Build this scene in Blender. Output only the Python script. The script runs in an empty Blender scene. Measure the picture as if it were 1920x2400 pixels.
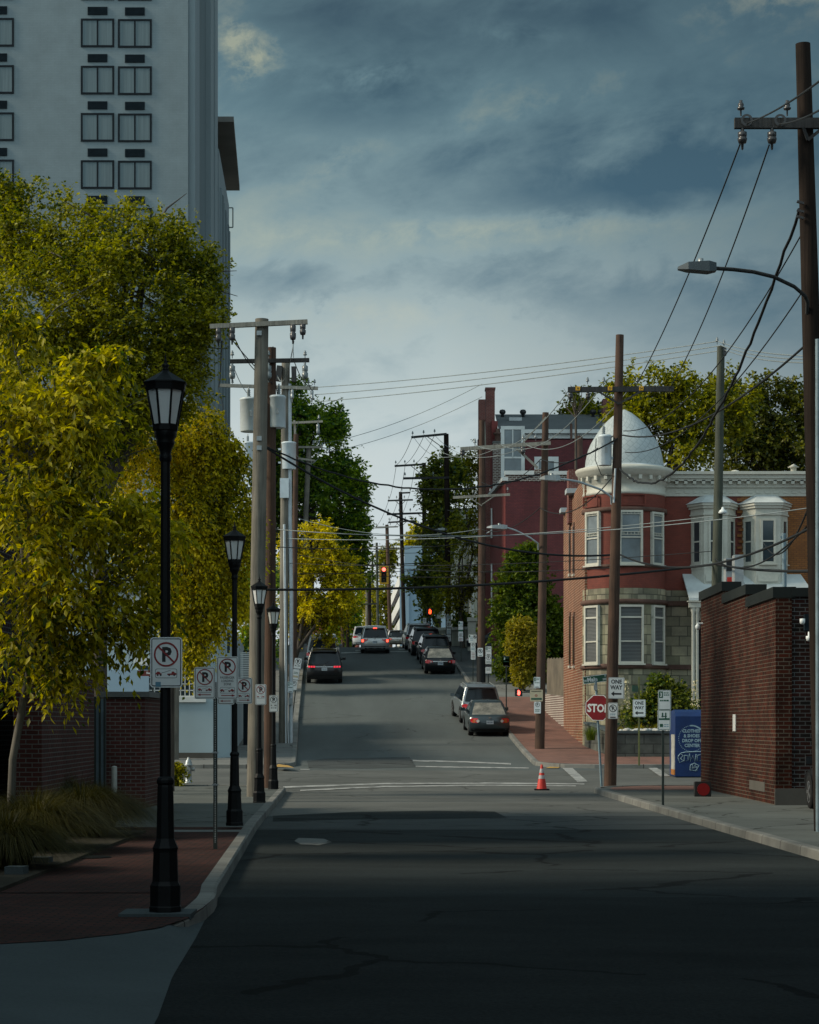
import bpy, math, random
import numpy as np
from mathutils import Vector, Matrix

random.seed(7)
SC = bpy.context.scene
COL = SC.collection
F = 5000.0                      # focal length of the photograph in its own pixels
HZ = 1700.0                     # height of the horizon in the photograph


def at(px, py, s):
    """world point seen at photo pixel (px, py) where one metre measures s pixels"""
    return Vector(((px - 960.0) / s, F / s, (HZ - py) / s))


# ------------------------------------------------------------------ terrain
_ZP = [(-90, -1.9), (40, -1.9), (62, -1.88), (75, -1.56), (84, -1.05), (94, -.5), (100, .05), (110, 1.22), (119, 2.38),
       (125, 3.02), (139, 4.7), (146, 5.35), (215, 7.83), (320, 9.4), (900, 9.4)]


def _lin(tab, y):
    if y <= tab[0][0]:
        return tab[0][1]
    for (a, va), (b, vb) in zip(tab, tab[1:]):
        if y <= b:
            return va + (vb - va) * (y - a) / (b - a)
    return tab[-1][1]


def zr(y):
    """height of the carriageway at distance y, softened"""
    return sum(w * _lin(_ZP, y + d) for d, w in ((-4, .15), (-2, .2), (0, .3), (2, .2), (4, .15)))


KL = [(-60, 1.2), (0, -1.1), (13.6, -1.62), (22.6, -2.08), (38.8, -2.79), (61, -3.5), (77, -4.1), (101, -5.25), (127, -6.3),
      (146, -7.0), (202, -10.0), (260, -13.2), (420, -21)]
KR = [(-60, 8.2), (0, 6.4), (30, 5.75), (40.4, 5.52), (59, 5.13), (76, 4.5), (84, 4.4), (94, 4.36), (100, 4.1), (121, 3.15),
      (146, 2.15), (170, 1.0), (202, -.7), (260, -4.0), (420, -12)]


def kl(y):
    return _lin(KL, y)


def kr(y):
    return _lin(KR, y)


def on(px, py, dz=.13):
    """ground point (dz above the carriageway) seen at a photo pixel, with its scale"""
    t = (HZ - py) / F
    y = 4.0
    while y < 600 and (zr(y) + dz) / y < t:
        y += .05
    return Vector(((px - 960) / F * y, y, zr(y) + dz)), F / y


# ------------------------------------------------------------------ object helpers
def empty(name, loc=(0, 0, 0), rz=0.0):
    o = bpy.data.objects.new(name, None)
    o.empty_display_size = .3
    o.location = loc
    o.rotation_euler = (0, 0, rz)
    COL.objects.link(o)
    return o


def tag(o, label=None, cat=None, group=None, kind=None):
    if label:
        o['label'] = label
    if cat:
        o['category'] = cat
    if group:
        o['group'] = group
    if kind:
        o['kind'] = kind
    return o


def thing(name, label, cat, loc=(0, 0, 0), rz=0.0, group=None):
    return tag(empty(name, loc, rz), label, cat, group)


def copy_tree(o, parent=None):
    c = o.copy()
    COL.objects.link(c)
    if parent:
        c.parent = parent
        c.matrix_parent_inverse = o.matrix_parent_inverse.copy()
    for ch in list(o.children):
        copy_tree(ch, c)
    return c


def basis(n):
    """right and up for a vertical panel facing along n"""
    n = Vector(n).normalized()
    r = Vector((0, 0, 1)).cross(n)
    r = r.normalized() if r.length > 1e-5 else Vector((1, 0, 0))
    return r, n.cross(r).normalized(), n


_TXT = {}


def text_geo(s, bold=0.0):
    key = (s, bold)
    if key not in _TXT:
        cu = bpy.data.curves.new('t', 'FONT')
        cu.body = s
        cu.align_x = 'CENTER'
        cu.align_y = 'CENTER'
        cu.size = 1.0
        cu.offset = bold
        cu.resolution_u = 2
        ob = bpy.data.objects.new('t', cu)
        COL.objects.link(ob)
        dg = bpy.context.evaluated_depsgraph_get()
        me = bpy.data.meshes.new_from_object(ob.evaluated_get(dg))
        vs = [(v.co.x, v.co.y) for v in me.vertices]
        fs = [tuple(p.vertices) for p in me.polygons]
        bpy.data.objects.remove(ob)
        bpy.data.meshes.remove(me)
        bpy.data.curves.remove(cu)
        xs = [v[0] for v in vs] or [0]
        ys = [v[1] for v in vs] or [0]
        cx, cy = (min(xs) + max(xs)) / 2, (min(ys) + max(ys)) / 2
        w, h = max(xs) - min(xs), max(ys) - min(ys)
        _TXT[key] = ([(a - cx, b - cy) for a, b in vs], fs, w, h)
    return _TXT[key]


class MB:
    """collects shapes and links them as one mesh object"""

    def __init__(self, M=None):
        self.v, self.f, self.m, self.s = [], [], [], []
        self.M = M

    def add(self, vs, fs, m=0, smooth=False):
        k = len(self.v)
        if self.M is not None:
            vs = [self.M @ Vector(p) for p in vs]
        self.v += [tuple(p) for p in vs]
        for f in fs:
            self.f.append(tuple(i + k for i in f))
            self.m.append(m)
            self.s.append(smooth)

    def box(self, c, size, rz=0.0, m=0, rx=0.0, ry=0.0):
        sx, sy, sz = size[0] / 2, size[1] / 2, size[2] / 2
        R = Matrix.Rotation(rz, 3, 'Z') @ Matrix.Rotation(ry, 3, 'Y') @ Matrix.Rotation(rx, 3, 'X')
        c = Vector(c)
        vs = [c + R @ Vector((x * sx, y * sy, z * sz)) for z in (-1, 1) for y in (-1, 1) for x in (-1, 1)]
        self.add(vs, [(0, 2, 3, 1), (4, 5, 7, 6), (0, 1, 5, 4), (2, 6, 7, 3), (0, 4, 6, 2), (1, 3, 7, 5)], m)

    def bx(self, x0, x1, y0, y1, z0, z1, m=0):
        self.box(((x0 + x1) / 2, (y0 + y1) / 2, (z0 + z1) / 2), (abs(x1 - x0), abs(y1 - y0), abs(z1 - z0)), m=m)

    def beam(self, a, b, w, h, m=0):
        """square bar from a to b"""
        a, b = Vector(a), Vector(b)
        d = (b - a).normalized()
        side = d.cross(Vector((0, 0, 1)))
        side = side.normalized() if side.length > .01 else Vector((1, 0, 0))
        up = side.cross(d)
        vs = []
        for p in (a, b):
            for su, sv in ((-1, -1), (1, -1), (1, 1), (-1, 1)):
                vs.append(p + side * su * w / 2 + up * sv * h / 2)
        self.add(vs, [(0, 1, 2, 3), (7, 6, 5, 4), (0, 4, 5, 1), (1, 5, 6, 2), (2, 6, 7, 3), (3, 7, 4, 0)], m)

    def tube(self, pts, rad, n=8, m=0, cap=True, smooth=True):
        pts = [Vector(p) for p in pts]
        if not hasattr(rad, '__len__'):
            rad = [rad] * len(pts)
        vs, prev = [], None
        for i, p in enumerate(pts):
            d = (pts[min(i + 1, len(pts) - 1)] - pts[max(i - 1, 0)]).normalized()
            if prev is None:
                a = d.cross(Vector((0, 0, 1)))
                a = a.normalized() if a.length > .05 else Vector((1, 0, 0))
            else:
                a = (prev - d * prev.dot(d)).normalized()
            prev = a
            b = d.cross(a)
            for k in range(n):
                t = 2 * math.pi * k / n
                vs.append(p + (a * math.cos(t) + b * math.sin(t)) * rad[i])
        fs = []
        for i in range(len(pts) - 1):
            for k in range(n):
                k2 = (k + 1) % n
                fs.append((i * n + k, i * n + k2, (i + 1) * n + k2, (i + 1) * n + k))
        self.add(vs, fs, m, smooth)
        if cap:
            self.add(vs[:n][::-1], [tuple(range(n))], m)
            self.add(vs[-n:], [tuple(range(n))], m)

    def lathe(self, prof, c=(0, 0, 0), n=16, m=0, smooth=True, a0=0.0, sweep=2 * math.pi):
        """profile of (radius, height) turned round the vertical through c"""
        c = Vector(c)
        full = abs(sweep - 2 * math.pi) < 1e-6
        cols = n if full else n + 1
        vs = []
        for r, z in prof:
            for k in range(cols):
                t = a0 + sweep * k / n
                vs.append(c + Vector((r * math.cos(t), r * math.sin(t), z)))
        fs = []
        for i in range(len(prof) - 1):
            for k in range(n):
                k2 = (k + 1) % cols if full else k + 1
                fs.append((i * cols + k, i * cols + k2, (i + 1) * cols + k2, (i + 1) * cols + k))
        self.add(vs, fs, m, smooth)
        if full:
            if prof[0][0] > 1e-4:
                self.add(vs[:n][::-1], [tuple(range(n))], m)
            if prof[-1][0] > 1e-4:
                self.add(vs[-n:], [tuple(range(n))], m)

    def prism(self, poly, o, r, u, n, t, m=0):
        """2-D outline in the plane (r, u) at o, thickened by t along n"""
        o, r, u, n = Vector(o), Vector(r), Vector(u), Vector(n)
        k = len(poly)
        vs = [o + r * a + u * b for a, b in poly] + [o + r * a + u * b + n * t for a, b in poly]
        fs = [tuple(range(k))[::-1], tuple(range(k, 2 * k))]
        for i in range(k):
            j = (i + 1) % k
            fs.append((i, j, k + j, k + i))
        self.add(vs, fs, m)

    def flat(self, poly, o, r, u, m=0):
        o, r, u = Vector(o), Vector(r), Vector(u)
        self.add([o + r * a + u * b for a, b in poly], [tuple(range(len(poly)))], m)

    def ring(self, r0, r1, o, r, u, m=0, n=28, a0=0, a1=2 * math.pi):
        o, r, u = Vector(o), Vector(r), Vector(u)
        vs = []
        for k in range(n + 1):
            t = a0 + (a1 - a0) * k / n
            for q in (r0, r1):
                vs.append(o + r * q * math.cos(t) + u * q * math.sin(t))
        self.add(vs, [(2 * k, 2 * k + 1, 2 * k + 3, 2 * k + 2) for k in range(n)], m)

    def text(self, s, o, r, u, h=None, w=None, m=0, bold=0.02, squeeze=1.0):
        """letters of cap height h (or total width w) centred on o"""
        vs, fs, tw, th = text_geo(s, bold)
        if not vs:
            return
        k = (h / th) if h else (w / tw)
        kx = (w / tw) if (w and h) else k * squeeze
        o, r, u = Vector(o), Vector(r), Vector(u)
        self.add([o + r * a * kx + u * b * k for a, b in vs], fs, m)

    def build(self, name, mats, parent=None):
        me = bpy.data.meshes.new(name)
        me.from_pydata(self.v, [], self.f)
        if not isinstance(mats, (list, tuple)):
            mats = [mats]
        for a in mats:
            me.materials.append(a)
        n = len(me.polygons)
        me.polygons.foreach_set('material_index', self.m)
        me.polygons.foreach_set('use_smooth', self.s)
        uv = me.uv_layers.new(name='UVMap')
        buf = np.zeros((len(me.loops), 2), dtype=np.float32)
        for p in me.polygons:
            nn = p.normal
            if abs(nn.z) > .75:
                for li in p.loop_indices:
                    c = me.vertices[me.loops[li].vertex_index].co
                    buf[li] = (c.x, c.y)
            else:
                L = math.hypot(nn.x, nn.y)
                tx, ty = -nn.y / L, nn.x / L
                for li in p.loop_indices:
                    c = me.vertices[me.loops[li].vertex_index].co
                    buf[li] = (c.x * tx + c.y * ty, c.z)
        uv.data.foreach_set('uv', buf.ravel())
        me.update()
        o = bpy.data.objects.new(name, me)
        COL.objects.link(o)
        if parent:
            o.parent = parent
        return o


def rrect(w, h, r, n=4):
    pts = []
    for cx, cy, a in ((w / 2 - r, h / 2 - r, 0), (-w / 2 + r, h / 2 - r, 90), (-w / 2 + r, -h / 2 + r, 180), (w / 2 - r, -h / 2 + r, 270)):
        for k in range(n + 1):
            t = math.radians(a + 90 * k / n)
            pts.append((cx + r * math.cos(t), cy + r * math.sin(t)))
    return pts


# ------------------------------------------------------------------ materials
def _new(name):
    m = bpy.data.materials.new(name)
    m.use_nodes = True
    nt = m.node_tree
    return m, nt, nt.nodes['Principled BSDF'], nt.nodes['Material Output']


def _ramp(nt, stops):
    r = nt.nodes.new('ShaderNodeValToRGB')
    e = r.color_ramp.elements
    while len(e) < len(stops):
        e.new(.5)
    for x, (p, c) in zip(e, stops):
        x.position = p
        x.color = (c[0], c[1], c[2], 1)
    return r


def mat(name, c, rough=.8, var=.18, scale=2.0, stretch=(1, 1, 1), c2=None, bump=0.0, bscale=30.0, metal=0.0, spec=.5, fine=0.0, coat=0.0, seed=0.0):
    """plain surface with patchy tone, fine grain and bump"""
    m, nt, b, out = _new(name)
    N, L = nt.nodes, nt.links
    tc = N.new('ShaderNodeTexCoord')
    mp = N.new('ShaderNodeMapping')
    mp.inputs['Scale'].default_value = stretch
    mp.inputs['Location'].default_value = (seed, seed * 1.7, seed * .3)
    L.new(tc.outputs['Object'], mp.inputs[0])
    nz = N.new('ShaderNodeTexNoise')
    nz.inputs['Scale'].default_value = scale
    nz.inputs['Detail'].default_value = 7
    nz.inputs['Roughness'].default_value = .62
    L.new(mp.outputs[0], nz.inputs['Vector'])
    lo = tuple(x * (1 - var) for x in c)
    hi = c2 if c2 else tuple(x * (1 + var) for x in c)
    rp = _ramp(nt, [(.32, lo), (.68, hi)])
    L.new(nz.outputs['Fac'], rp.inputs[0])
    src = rp.outputs[0]
    if fine:
        n2 = N.new('ShaderNodeTexNoise')
        n2.inputs['Scale'].default_value = bscale
        n2.inputs['Detail'].default_value = 4
        L.new(mp.outputs[0], n2.inputs['Vector'])
        r2 = _ramp(nt, [(.3, (1 - fine,) * 3), (.7, (1 + fine,) * 3)])
        L.new(n2.outputs['Fac'], r2.inputs[0])
        mx = N.new('ShaderNodeMix')
        mx.data_type = 'RGBA'
        mx.blend_type = 'MULTIPLY'
        mx.inputs[0].default_value = 1
        L.new(src, mx.inputs[6])
        L.new(r2.outputs[0], mx.inputs[7])
        src = mx.outputs[2]
    L.new(src, b.inputs['Base Color'])
    b.inputs['Roughness'].default_value = rough
    b.inputs['Metallic'].default_value = metal
    b.inputs['Specular IOR Level'].default_value = spec
    b.inputs['Coat Weight'].default_value = coat
    b.inputs['Coat Roughness'].default_value = .08
    if bump:
        n3 = N.new('ShaderNodeTexNoise')
        n3.inputs['Scale'].default_value = bscale
        n3.inputs['Detail'].default_value = 5
        L.new(mp.outputs[0], n3.inputs['Vector'])
        bp = N.new('ShaderNodeBump')
        bp.inputs['Strength'].default_value = bump
        bp.inputs['Distance'].default_value = .02
        L.new(n3.outputs['Fac'], bp.inputs['Height'])
        L.new(bp.outputs[0], b.inputs['Normal'])
    return m


def brickmat(name, c1, c2, mortar, bw=.215, bh=.075, mw=.012, rough=.9, patch=.35, offset=.5, swap=False, bump=.5, mottle=None):
    m, nt, b, out = _new(name)
    N, L = nt.nodes, nt.links
    uv = N.new('ShaderNodeUVMap')
    uv.uv_map = 'UVMap'
    mp = N.new('ShaderNodeMapping')
    if swap:
        mp.inputs['Rotation'].default_value = (0, 0, math.radians(90))
    L.new(uv.outputs[0], mp.inputs[0])
    bt = N.new('ShaderNodeTexBrick')
    bt.inputs['Color1'].default_value = (*c1, 1)
    bt.inputs['Color2'].default_value = (*c2, 1)
    bt.inputs['Mortar'].default_value = (*mortar, 1)
    bt.inputs['Scale'].default_value = 1
    bt.inputs['Mortar Size'].default_value = mw
    bt.inputs['Mortar Smooth'].default_value = .2
    bt.inputs['Brick Width'].default_value = bw
    bt.inputs['Row Height'].default_value = bh
    bt.offset = offset
    L.new(mp.outputs[0], bt.inputs['Vector'])
    nz = N.new('ShaderNodeTexNoise')
    nz.inputs['Scale'].default_value = .9
    nz.inputs['Detail'].default_value = 8
    nz.inputs['Roughness'].default_value = .65
    tc = N.new('ShaderNodeTexCoord')
    L.new(tc.outputs['Object'], nz.inputs['Vector'])
    rp = _ramp(nt, [(.3, (1 - patch,) * 3), (.7, mottle if mottle else (1 + patch * .6,) * 3)])
    L.new(nz.outputs['Fac'], rp.inputs[0])
    mx = N.new('ShaderNodeMix')
    mx.data_type = 'RGBA'
    mx.blend_type = 'MULTIPLY'
    mx.inputs[0].default_value = 1
    L.new(bt.outputs['Color'], mx.inputs[6])
    L.new(rp.outputs[0], mx.inputs[7])
    L.new(mx.outputs[2], b.inputs['Base Color'])
    b.inputs['Roughness'].default_value = rough
    if bump:
        bp = N.new('ShaderNodeBump')
        bp.inputs['Strength'].default_value = bump
        bp.inputs['Distance'].default_value = .01
        bp.invert = True
        L.new(bt.outputs['Fac'], bp.inputs['Height'])
        L.new(bp.outputs[0], b.inputs['Normal'])
    return m


def leafmat(name, a, b_, trans=.45, rough=.5):
    """leaves: per-leaf colour between two greens, letting light through"""
    m, nt, b, out = _new(name)
    N, L = nt.nodes, nt.links
    geo = N.new('ShaderNodeNewGeometry')
    tc = N.new('ShaderNodeTexCoord')
    nz = N.new('ShaderNodeTexNoise')
    nz.inputs['Scale'].default_value = .55
    nz.inputs['Detail'].default_value = 3
    L.new(tc.outputs['Object'], nz.inputs['Vector'])
    ma = N.new('ShaderNodeMath')
    ma.operation = 'ADD'
    L.new(geo.outputs['Random Per Island'], ma.inputs[0])
    L.new(nz.outputs['Fac'], ma.inputs[1])
    mid = tuple((x + y) / 2 for x, y in zip(a, b_))
    rp = _ramp(nt, [(.3, a), (.5, mid), (.8, b_)])
    mh = N.new('ShaderNodeMath')
    mh.operation = 'MULTIPLY'
    mh.inputs[1].default_value = .55
    L.new(ma.outputs[0], mh.inputs[0])
    L.new(mh.outputs[0], rp.inputs[0])
    L.new(rp.outputs[0], b.inputs['Base Color'])
    b.inputs['Roughness'].default_value = rough
    b.inputs['Specular IOR Level'].default_value = .35
    tr = N.new('ShaderNodeBsdfTranslucent')
    hs = N.new('ShaderNodeHueSaturation')
    hs.inputs['Saturation'].default_value = 1.1
    hs.inputs['Value'].default_value = 1.35
    L.new(rp.outputs[0], hs.inputs['Color'])
    L.new(hs.outputs[0], tr.inputs['Color'])
    mx = N.new('ShaderNodeMixShader')
    mx.inputs[0].default_value = trans
    L.new(b.outputs[0], mx.inputs[1])
    L.new(tr.outputs[0], mx.inputs[2])
    L.new(mx.outputs[0], out.inputs['Surface'])
    return m


def woodpole(name, c, dark):
    """weathered pole: long vertical checks and stains"""
    m, nt, b, out = _new(name)
    N, L = nt.nodes, nt.links
    tc = N.new('ShaderNodeTexCoord')
    mp = N.new('ShaderNodeMapping')
    mp.inputs['Scale'].default_value = (22, 22, .7)
    L.new(tc.outputs['Object'], mp.inputs[0])
    n1 = N.new('ShaderNodeTexNoise')
    n1.inputs['Scale'].default_value = 1.0
    n1.inputs['Detail'].default_value = 8
    n1.inputs['Roughness'].default_value = .7
    L.new(mp.outputs[0], n1.inputs['Vector'])
    rp = _ramp(nt, [(.3, dark), (.5, c), (.75, tuple(x * 1.35 for x in c))])
    L.new(n1.outputs['Fac'], rp.inputs[0])
    n2 = N.new('ShaderNodeTexNoise')
    n2.inputs['Scale'].default_value = 1.1
    n2.inputs['Detail'].default_value = 4
    L.new(tc.outputs['Object'], n2.inputs['Vector'])
    r2 = _ramp(nt, [(.35, (.7, .7, .7)), (.65, (1.15, 1.12, 1.08))])
    L.new(n2.outputs['Fac'], r2.inputs[0])
    mx = N.new('ShaderNodeMix')
    mx.data_type = 'RGBA'
    mx.blend_type = 'MULTIPLY'
    mx.inputs[0].default_value = 1
    L.new(rp.outputs[0], mx.inputs[6])
    L.new(r2.outputs[0], mx.inputs[7])
    L.new(mx.outputs[2], b.inputs['Base Color'])
    b.inputs['Roughness'].default_value = .9
    bp = N.new('ShaderNodeBump')
    bp.inputs['Strength'].default_value = .5
    bp.inputs['Distance'].default_value = .02
    L.new(n1.outputs['Fac'], bp.inputs['Height'])
    L.new(bp.outputs[0], b.inputs['Normal'])
    return m


def glow(name, c, strength):
    m, nt, b, out = _new(name)
    b.inputs['Base Color'].default_value = (c[0] * .1, c[1] * .1, c[2] * .1, 1)
    b.inputs['Emission Color'].default_value = (*c, 1)
    b.inputs['Emission Strength'].default_value = strength
    b.inputs['Roughness'].default_value = .3
    return m


def crack(m, scale, width, amount, dark=.35):
    """hairline cracks and tar seams over an existing material"""
    nt = m.node_tree
    N, L = nt.nodes, nt.links
    b = nt.nodes['Principled BSDF']
    src = b.inputs['Base Color'].links[0].from_socket
    tc = N.new('ShaderNodeTexCoord')
    nz = N.new('ShaderNodeTexNoise')
    nz.inputs['Scale'].default_value = 1.3
    nz.inputs['Detail'].default_value = 5
    L.new(tc.outputs['Object'], nz.inputs['Vector'])
    va = N.new('ShaderNodeVectorMath')
    va.operation = 'MULTIPLY_ADD'
    va.inputs[1].default_value = (.9, .9, 0)
    L.new(nz.outputs['Color'], va.inputs[0])
    L.new(tc.outputs['Object'], va.inputs[2])
    vo = N.new('ShaderNodeTexVoronoi')
    vo.feature = 'DISTANCE_TO_EDGE'
    vo.inputs['Scale'].default_value = scale
    L.new(va.outputs[0], vo.inputs['Vector'])
    n2 = N.new('ShaderNodeTexNoise')
    n2.inputs['Scale'].default_value = .22
    n2.inputs['Detail'].default_value = 2
    L.new(tc.outputs['Object'], n2.inputs['Vector'])
    th = N.new('ShaderNodeMath')
    th.operation = 'MULTIPLY'
    th.inputs[1].default_value = width * 2
    L.new(n2.outputs['Fac'], th.inputs[0])
    lt = N.new('ShaderNodeMath')
    lt.operation = 'LESS_THAN'
    L.new(vo.outputs['Distance'], lt.inputs[0])
    L.new(th.outputs[0], lt.inputs[1])
    gt = N.new('ShaderNodeMath')
    gt.operation = 'GREATER_THAN'
    gt.inputs[1].default_value = 1 - amount
    L.new(n2.outputs['Fac'], gt.inputs[0])
    mu = N.new('ShaderNodeMath')
    mu.operation = 'MULTIPLY'
    L.new(lt.outputs[0], mu.inputs[0])
    L.new(gt.outputs[0], mu.inputs[1])
    mx = N.new('ShaderNodeMix')
    mx.data_type = 'RGBA'
    mx.blend_type = 'MULTIPLY'
    L.new(mu.outputs[0], mx.inputs[0])
    L.new(src, mx.inputs[6])
    mx.inputs[7].default_value = (dark, dark, dark, 1)
    L.new(mx.outputs[2], b.inputs['Base Color'])
    return m


M = {}
M['asphalt'] = mat('asphalt', (.098, .104, .100), .93, .16, .35, c2=(.128, .134, .128), bump=.25, bscale=60, fine=.16)
M['asphalt_hill_'] = 0
M['asphalt_hill'] = mat('asphalt_hill', (.086, .100, .100), .93, .13, .3, stretch=(2.2, .25, 1), bump=.2, bscale=60, fine=.13, seed=4)
M['asphalt_shade'] = mat('asphalt_shade', (.0125, .0165, .0175), .94, .2, .5, stretch=(.7, 1.4, 1), c2=(.021, .026, .027), bump=.5, bscale=45, fine=.5, seed=9)  # foreground shade put into this asphalt colour
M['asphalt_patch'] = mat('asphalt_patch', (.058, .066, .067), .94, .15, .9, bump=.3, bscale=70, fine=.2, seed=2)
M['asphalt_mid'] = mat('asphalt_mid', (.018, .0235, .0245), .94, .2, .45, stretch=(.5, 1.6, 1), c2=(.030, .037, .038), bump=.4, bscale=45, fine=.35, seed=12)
M['concrete'] = mat('concrete', (.15, .155, .148), .92, .16, .6, bump=.2, bscale=40, fine=.1)
M['concrete_near'] = mat('concrete_near', (.066, .084, .09), .92, .14, .5, bump=.2, bscale=40, fine=.1, seed=3)  # concrete darkened, foreground shade included in the colour
M['kerb'] = mat('kerb_unused', (.2, .2, .19), .9, .25, 1.4, bump=.25, bscale=30, fine=.14)
M['concrete_side'] = mat('concrete_side', (.105, .115, .108), .92, .2, .5, bump=.2, bscale=40, fine=.14, seed=6)
M['paint'] = mat('road_paint', (.16, .17, .17), .8, .35, 2.5, c2=(.46, .47, .46), fine=.25, bscale=25)
M['yellow_paint'] = mat('yellow_paint', (.42, .25, .06), .85, .3, 3)
M['soil'] = mat('soil', (.05, .045, .035), .98, .4, 1.5, bump=.6, bscale=20)
M['lot'] = mat('lot', (.06, .065, .064), .95, .25, .4, bump=.3, bscale=50, fine=.15)
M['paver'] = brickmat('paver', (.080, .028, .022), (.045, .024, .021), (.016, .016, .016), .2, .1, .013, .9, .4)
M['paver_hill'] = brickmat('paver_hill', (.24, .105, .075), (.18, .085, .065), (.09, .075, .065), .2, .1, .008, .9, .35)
M['black_iron'] = mat('black_iron', (.005, .006, .007), .5, .3, 3, bump=.1, bscale=20, spec=.22)
M['frost'] = leafmat('frosted_glass', (.84, .88, .88), (.90, .92, .91), .22, .35)
M['sign_white'] = mat('sign_white', (.74, .78, .78), .45, .08, 3)
M['sign_black'] = mat('sign_black', (.012, .012, .014), .5, .2, 5)
M['sign_red'] = mat('sign_red', (.26, .016, .018), .5, .15, 5)
M['stop_red'] = mat('stop_red', (.21, .010, .015), .4, .15, 5)
M['sign_green'] = mat('sign_green', (.02, .10, .06), .5, .15, 5)
M['sign_brown'] = mat('sign_brown', (.12, .02, .014), .5, .15, 5)
M['sign_blue'] = mat('sign_blue', (.10, .26, .36), .5, .15, 5)
M['sign_tan'] = mat('sign_tan', (.50, .44, .30), .6, .12, 5)
M['galv'] = mat('galvanised', (.33, .36, .37), .45, .2, 3, metal=.6)
M['green_steel'] = mat('green_steel', (.02, .03, .026), .55, .25, 4)
M['olive_steel'] = mat('olive_steel', (.11, .12, .04), .7, .25, 4)
M['blue_steel'] = mat('blue_steel', (.16, .23, .27), .6, .25, 4)
M['can'] = mat('transformer_paint', (.55, .62, .66), .4, .1, 2.5, spec=.5)
M['porcelain'] = mat('porcelain', (.20, .23, .24), .25, .2, 5)
M['porcelain_dark'] = mat('porcelain_dark', (.05, .05, .052), .3, .2, 5)
M['wire'] = mat('wire', (.018, .02, .022), .6, .2, 5)
M['wire_light'] = mat('wire_light', (.22, .26, .27), .5, .2, 5)
M['pole_gray'] = woodpole('pole_gray', (.165, .155, .13), (.07, .065, .055))
M['pole_brown'] = woodpole('pole_brown', (.075, .042, .028), (.024, .014, .010))
M['pole_dark'] = woodpole('pole_dark', (.022, .016, .013), (.008, .006, .006))
M['pole_green'] = woodpole('pole_green', (.062, .072, .055), (.025, .03, .024))
M['arm_gray'] = woodpole('arm_gray', (.30, .29, .25), (.17, .16, .14))
M['arm_dark'] = woodpole('arm_dark', (.05, .052, .054), (.025, .026, .027))
M['bark'] = woodpole('bark', (.075, .062, .05), (.025, .02, .018))
M['bark_pale'] = woodpole('bark_pale', (.12, .115, .10), (.05, .046, .04))
M['hotel'] = brickmat('hotel_brick', (.20, .25, .268), (.19, .24, .258), (.172, .22, .238), .42, .10, .012, .85, .12, bump=.15)
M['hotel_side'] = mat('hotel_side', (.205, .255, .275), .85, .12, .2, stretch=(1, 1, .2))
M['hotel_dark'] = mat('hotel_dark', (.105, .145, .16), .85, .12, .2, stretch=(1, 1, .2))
M['win_frame'] = mat('win_frame', (.012, .016, .02), .5, .2, 3)
M['curtain'] = mat('curtain', (.135, .18, .195), .9, .14, 2.2, stretch=(5, 5, .12), spec=.3)
M['vent'] = mat('vent_grille', (.012, .02, .026), .6, .2, 3)
M['soffit'] = mat('soffit', (.16, .16, .15), .9, .2, .3)
M['fascia'] = mat('fascia', (.25, .25, .23), .9, .15, .5)
M['glass'] = mat('window_glass', (.035, .05, .058), .08, .25, .8, spec=.8)
M['glass_light'] = mat('window_blind', (.15, .18, .195), .15, .45, .5, spec=.6)
M['blind'] = brickmat('blind_slats', (.13, .14, .14), (.11, .12, .12), (.02, .022, .024), 8, .055, .012, .6, .15, bump=.2)
M['gray_wall'] = mat('gray_stucco', (.33, .42, .455), .85, .08, .35, bump=.12, bscale=18)
M['gray_wall_lit'] = mat('gray_roof', (.42, .47, .49), .8, .1, .5)
M['gray_plinth'] = mat('gray_plinth', (.08, .075, .065), .95, .2, .7)
M['white_trim'] = mat('white_trim', (.66, .68, .66), .6, .1, 1.2)
M['cream_trim'] = mat('cream_trim', (.50, .495, .43), .65, .12, .9, fine=.06, bscale=12)
M['brick_dark'] = brickmat('brick_dark', (.062, .013, .0065), (.026, .009, .006), (.10, .082, .062), .24, .088, .010, .92, .62)
M['brick_soot'] = brickmat('brick_soot', (.036, .011, .009), (.012, .010, .009), (.095, .098, .096), .24, .090, .010, .92, .5)
M['brick_pier'] = brickmat('brick_pier', (.10, .034, .028), (.072, .030, .025), (.15, .142, .13), .22, .082, .009, .92, .3)
M['brick_orange'] = brickmat('brick_orange', (.23, .066, .026), (.13, .038, .018), (.38, .31, .22), .24, .11, .0125, .92, .3)
M['brick_tan'] = brickmat('brick_tan', (.30, .115, .030), (.23, .085, .026), (.14, .065, .028), .22, .08, .012, .92, .25)
M['brick_red'] = brickmat('painted_red_brick', (.185, .040, .025), (.15, .035, .023), (.135, .032, .021), .21, .078, .008, .8, .22, bump=.3)
M['brick_purple'] = brickmat('purple_brick', (.150, .032, .035), (.112, .026, .031), (.085, .024, .028), .21, .09, .012, .85, .28, bump=.4)
M['purple_side'] = mat('purple_render', (.215, .045, .040), .85, .14, .5, bump=.15, bscale=15)
M['brick_brown_white'] = brickmat('brown_brick_white_joint', (.115, .050, .038), (.09, .042, .034), (.50, .47, .42), .26, .105, .022, .9, .2)
M['brick_wine'] = brickmat('wine_brick', (.17, .045, .036), (.13, .038, .032), (.22, .15, .13), .22, .085, .010, .9, .25)
M['stone'] = brickmat('ashlar_stone', (.35, .315, .25), (.155, .15, .115), (.10, .095, .08), .66, .40, .018, .92, .5, mottle=(1.3, 1.32, 1.1), bump=1.0)
M['stone_dark'] = brickmat('rubble_stone', (.085, .092, .085), (.055, .062, .058), (.035, .038, .036), .7, .35, .02, .95, .7, mottle=(1.6, 1.6, 1.5))
M['brownstone'] = mat('brownstone', (.105, .058, .044), .9, .3, 1.5, bump=.3, bscale=15)
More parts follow.
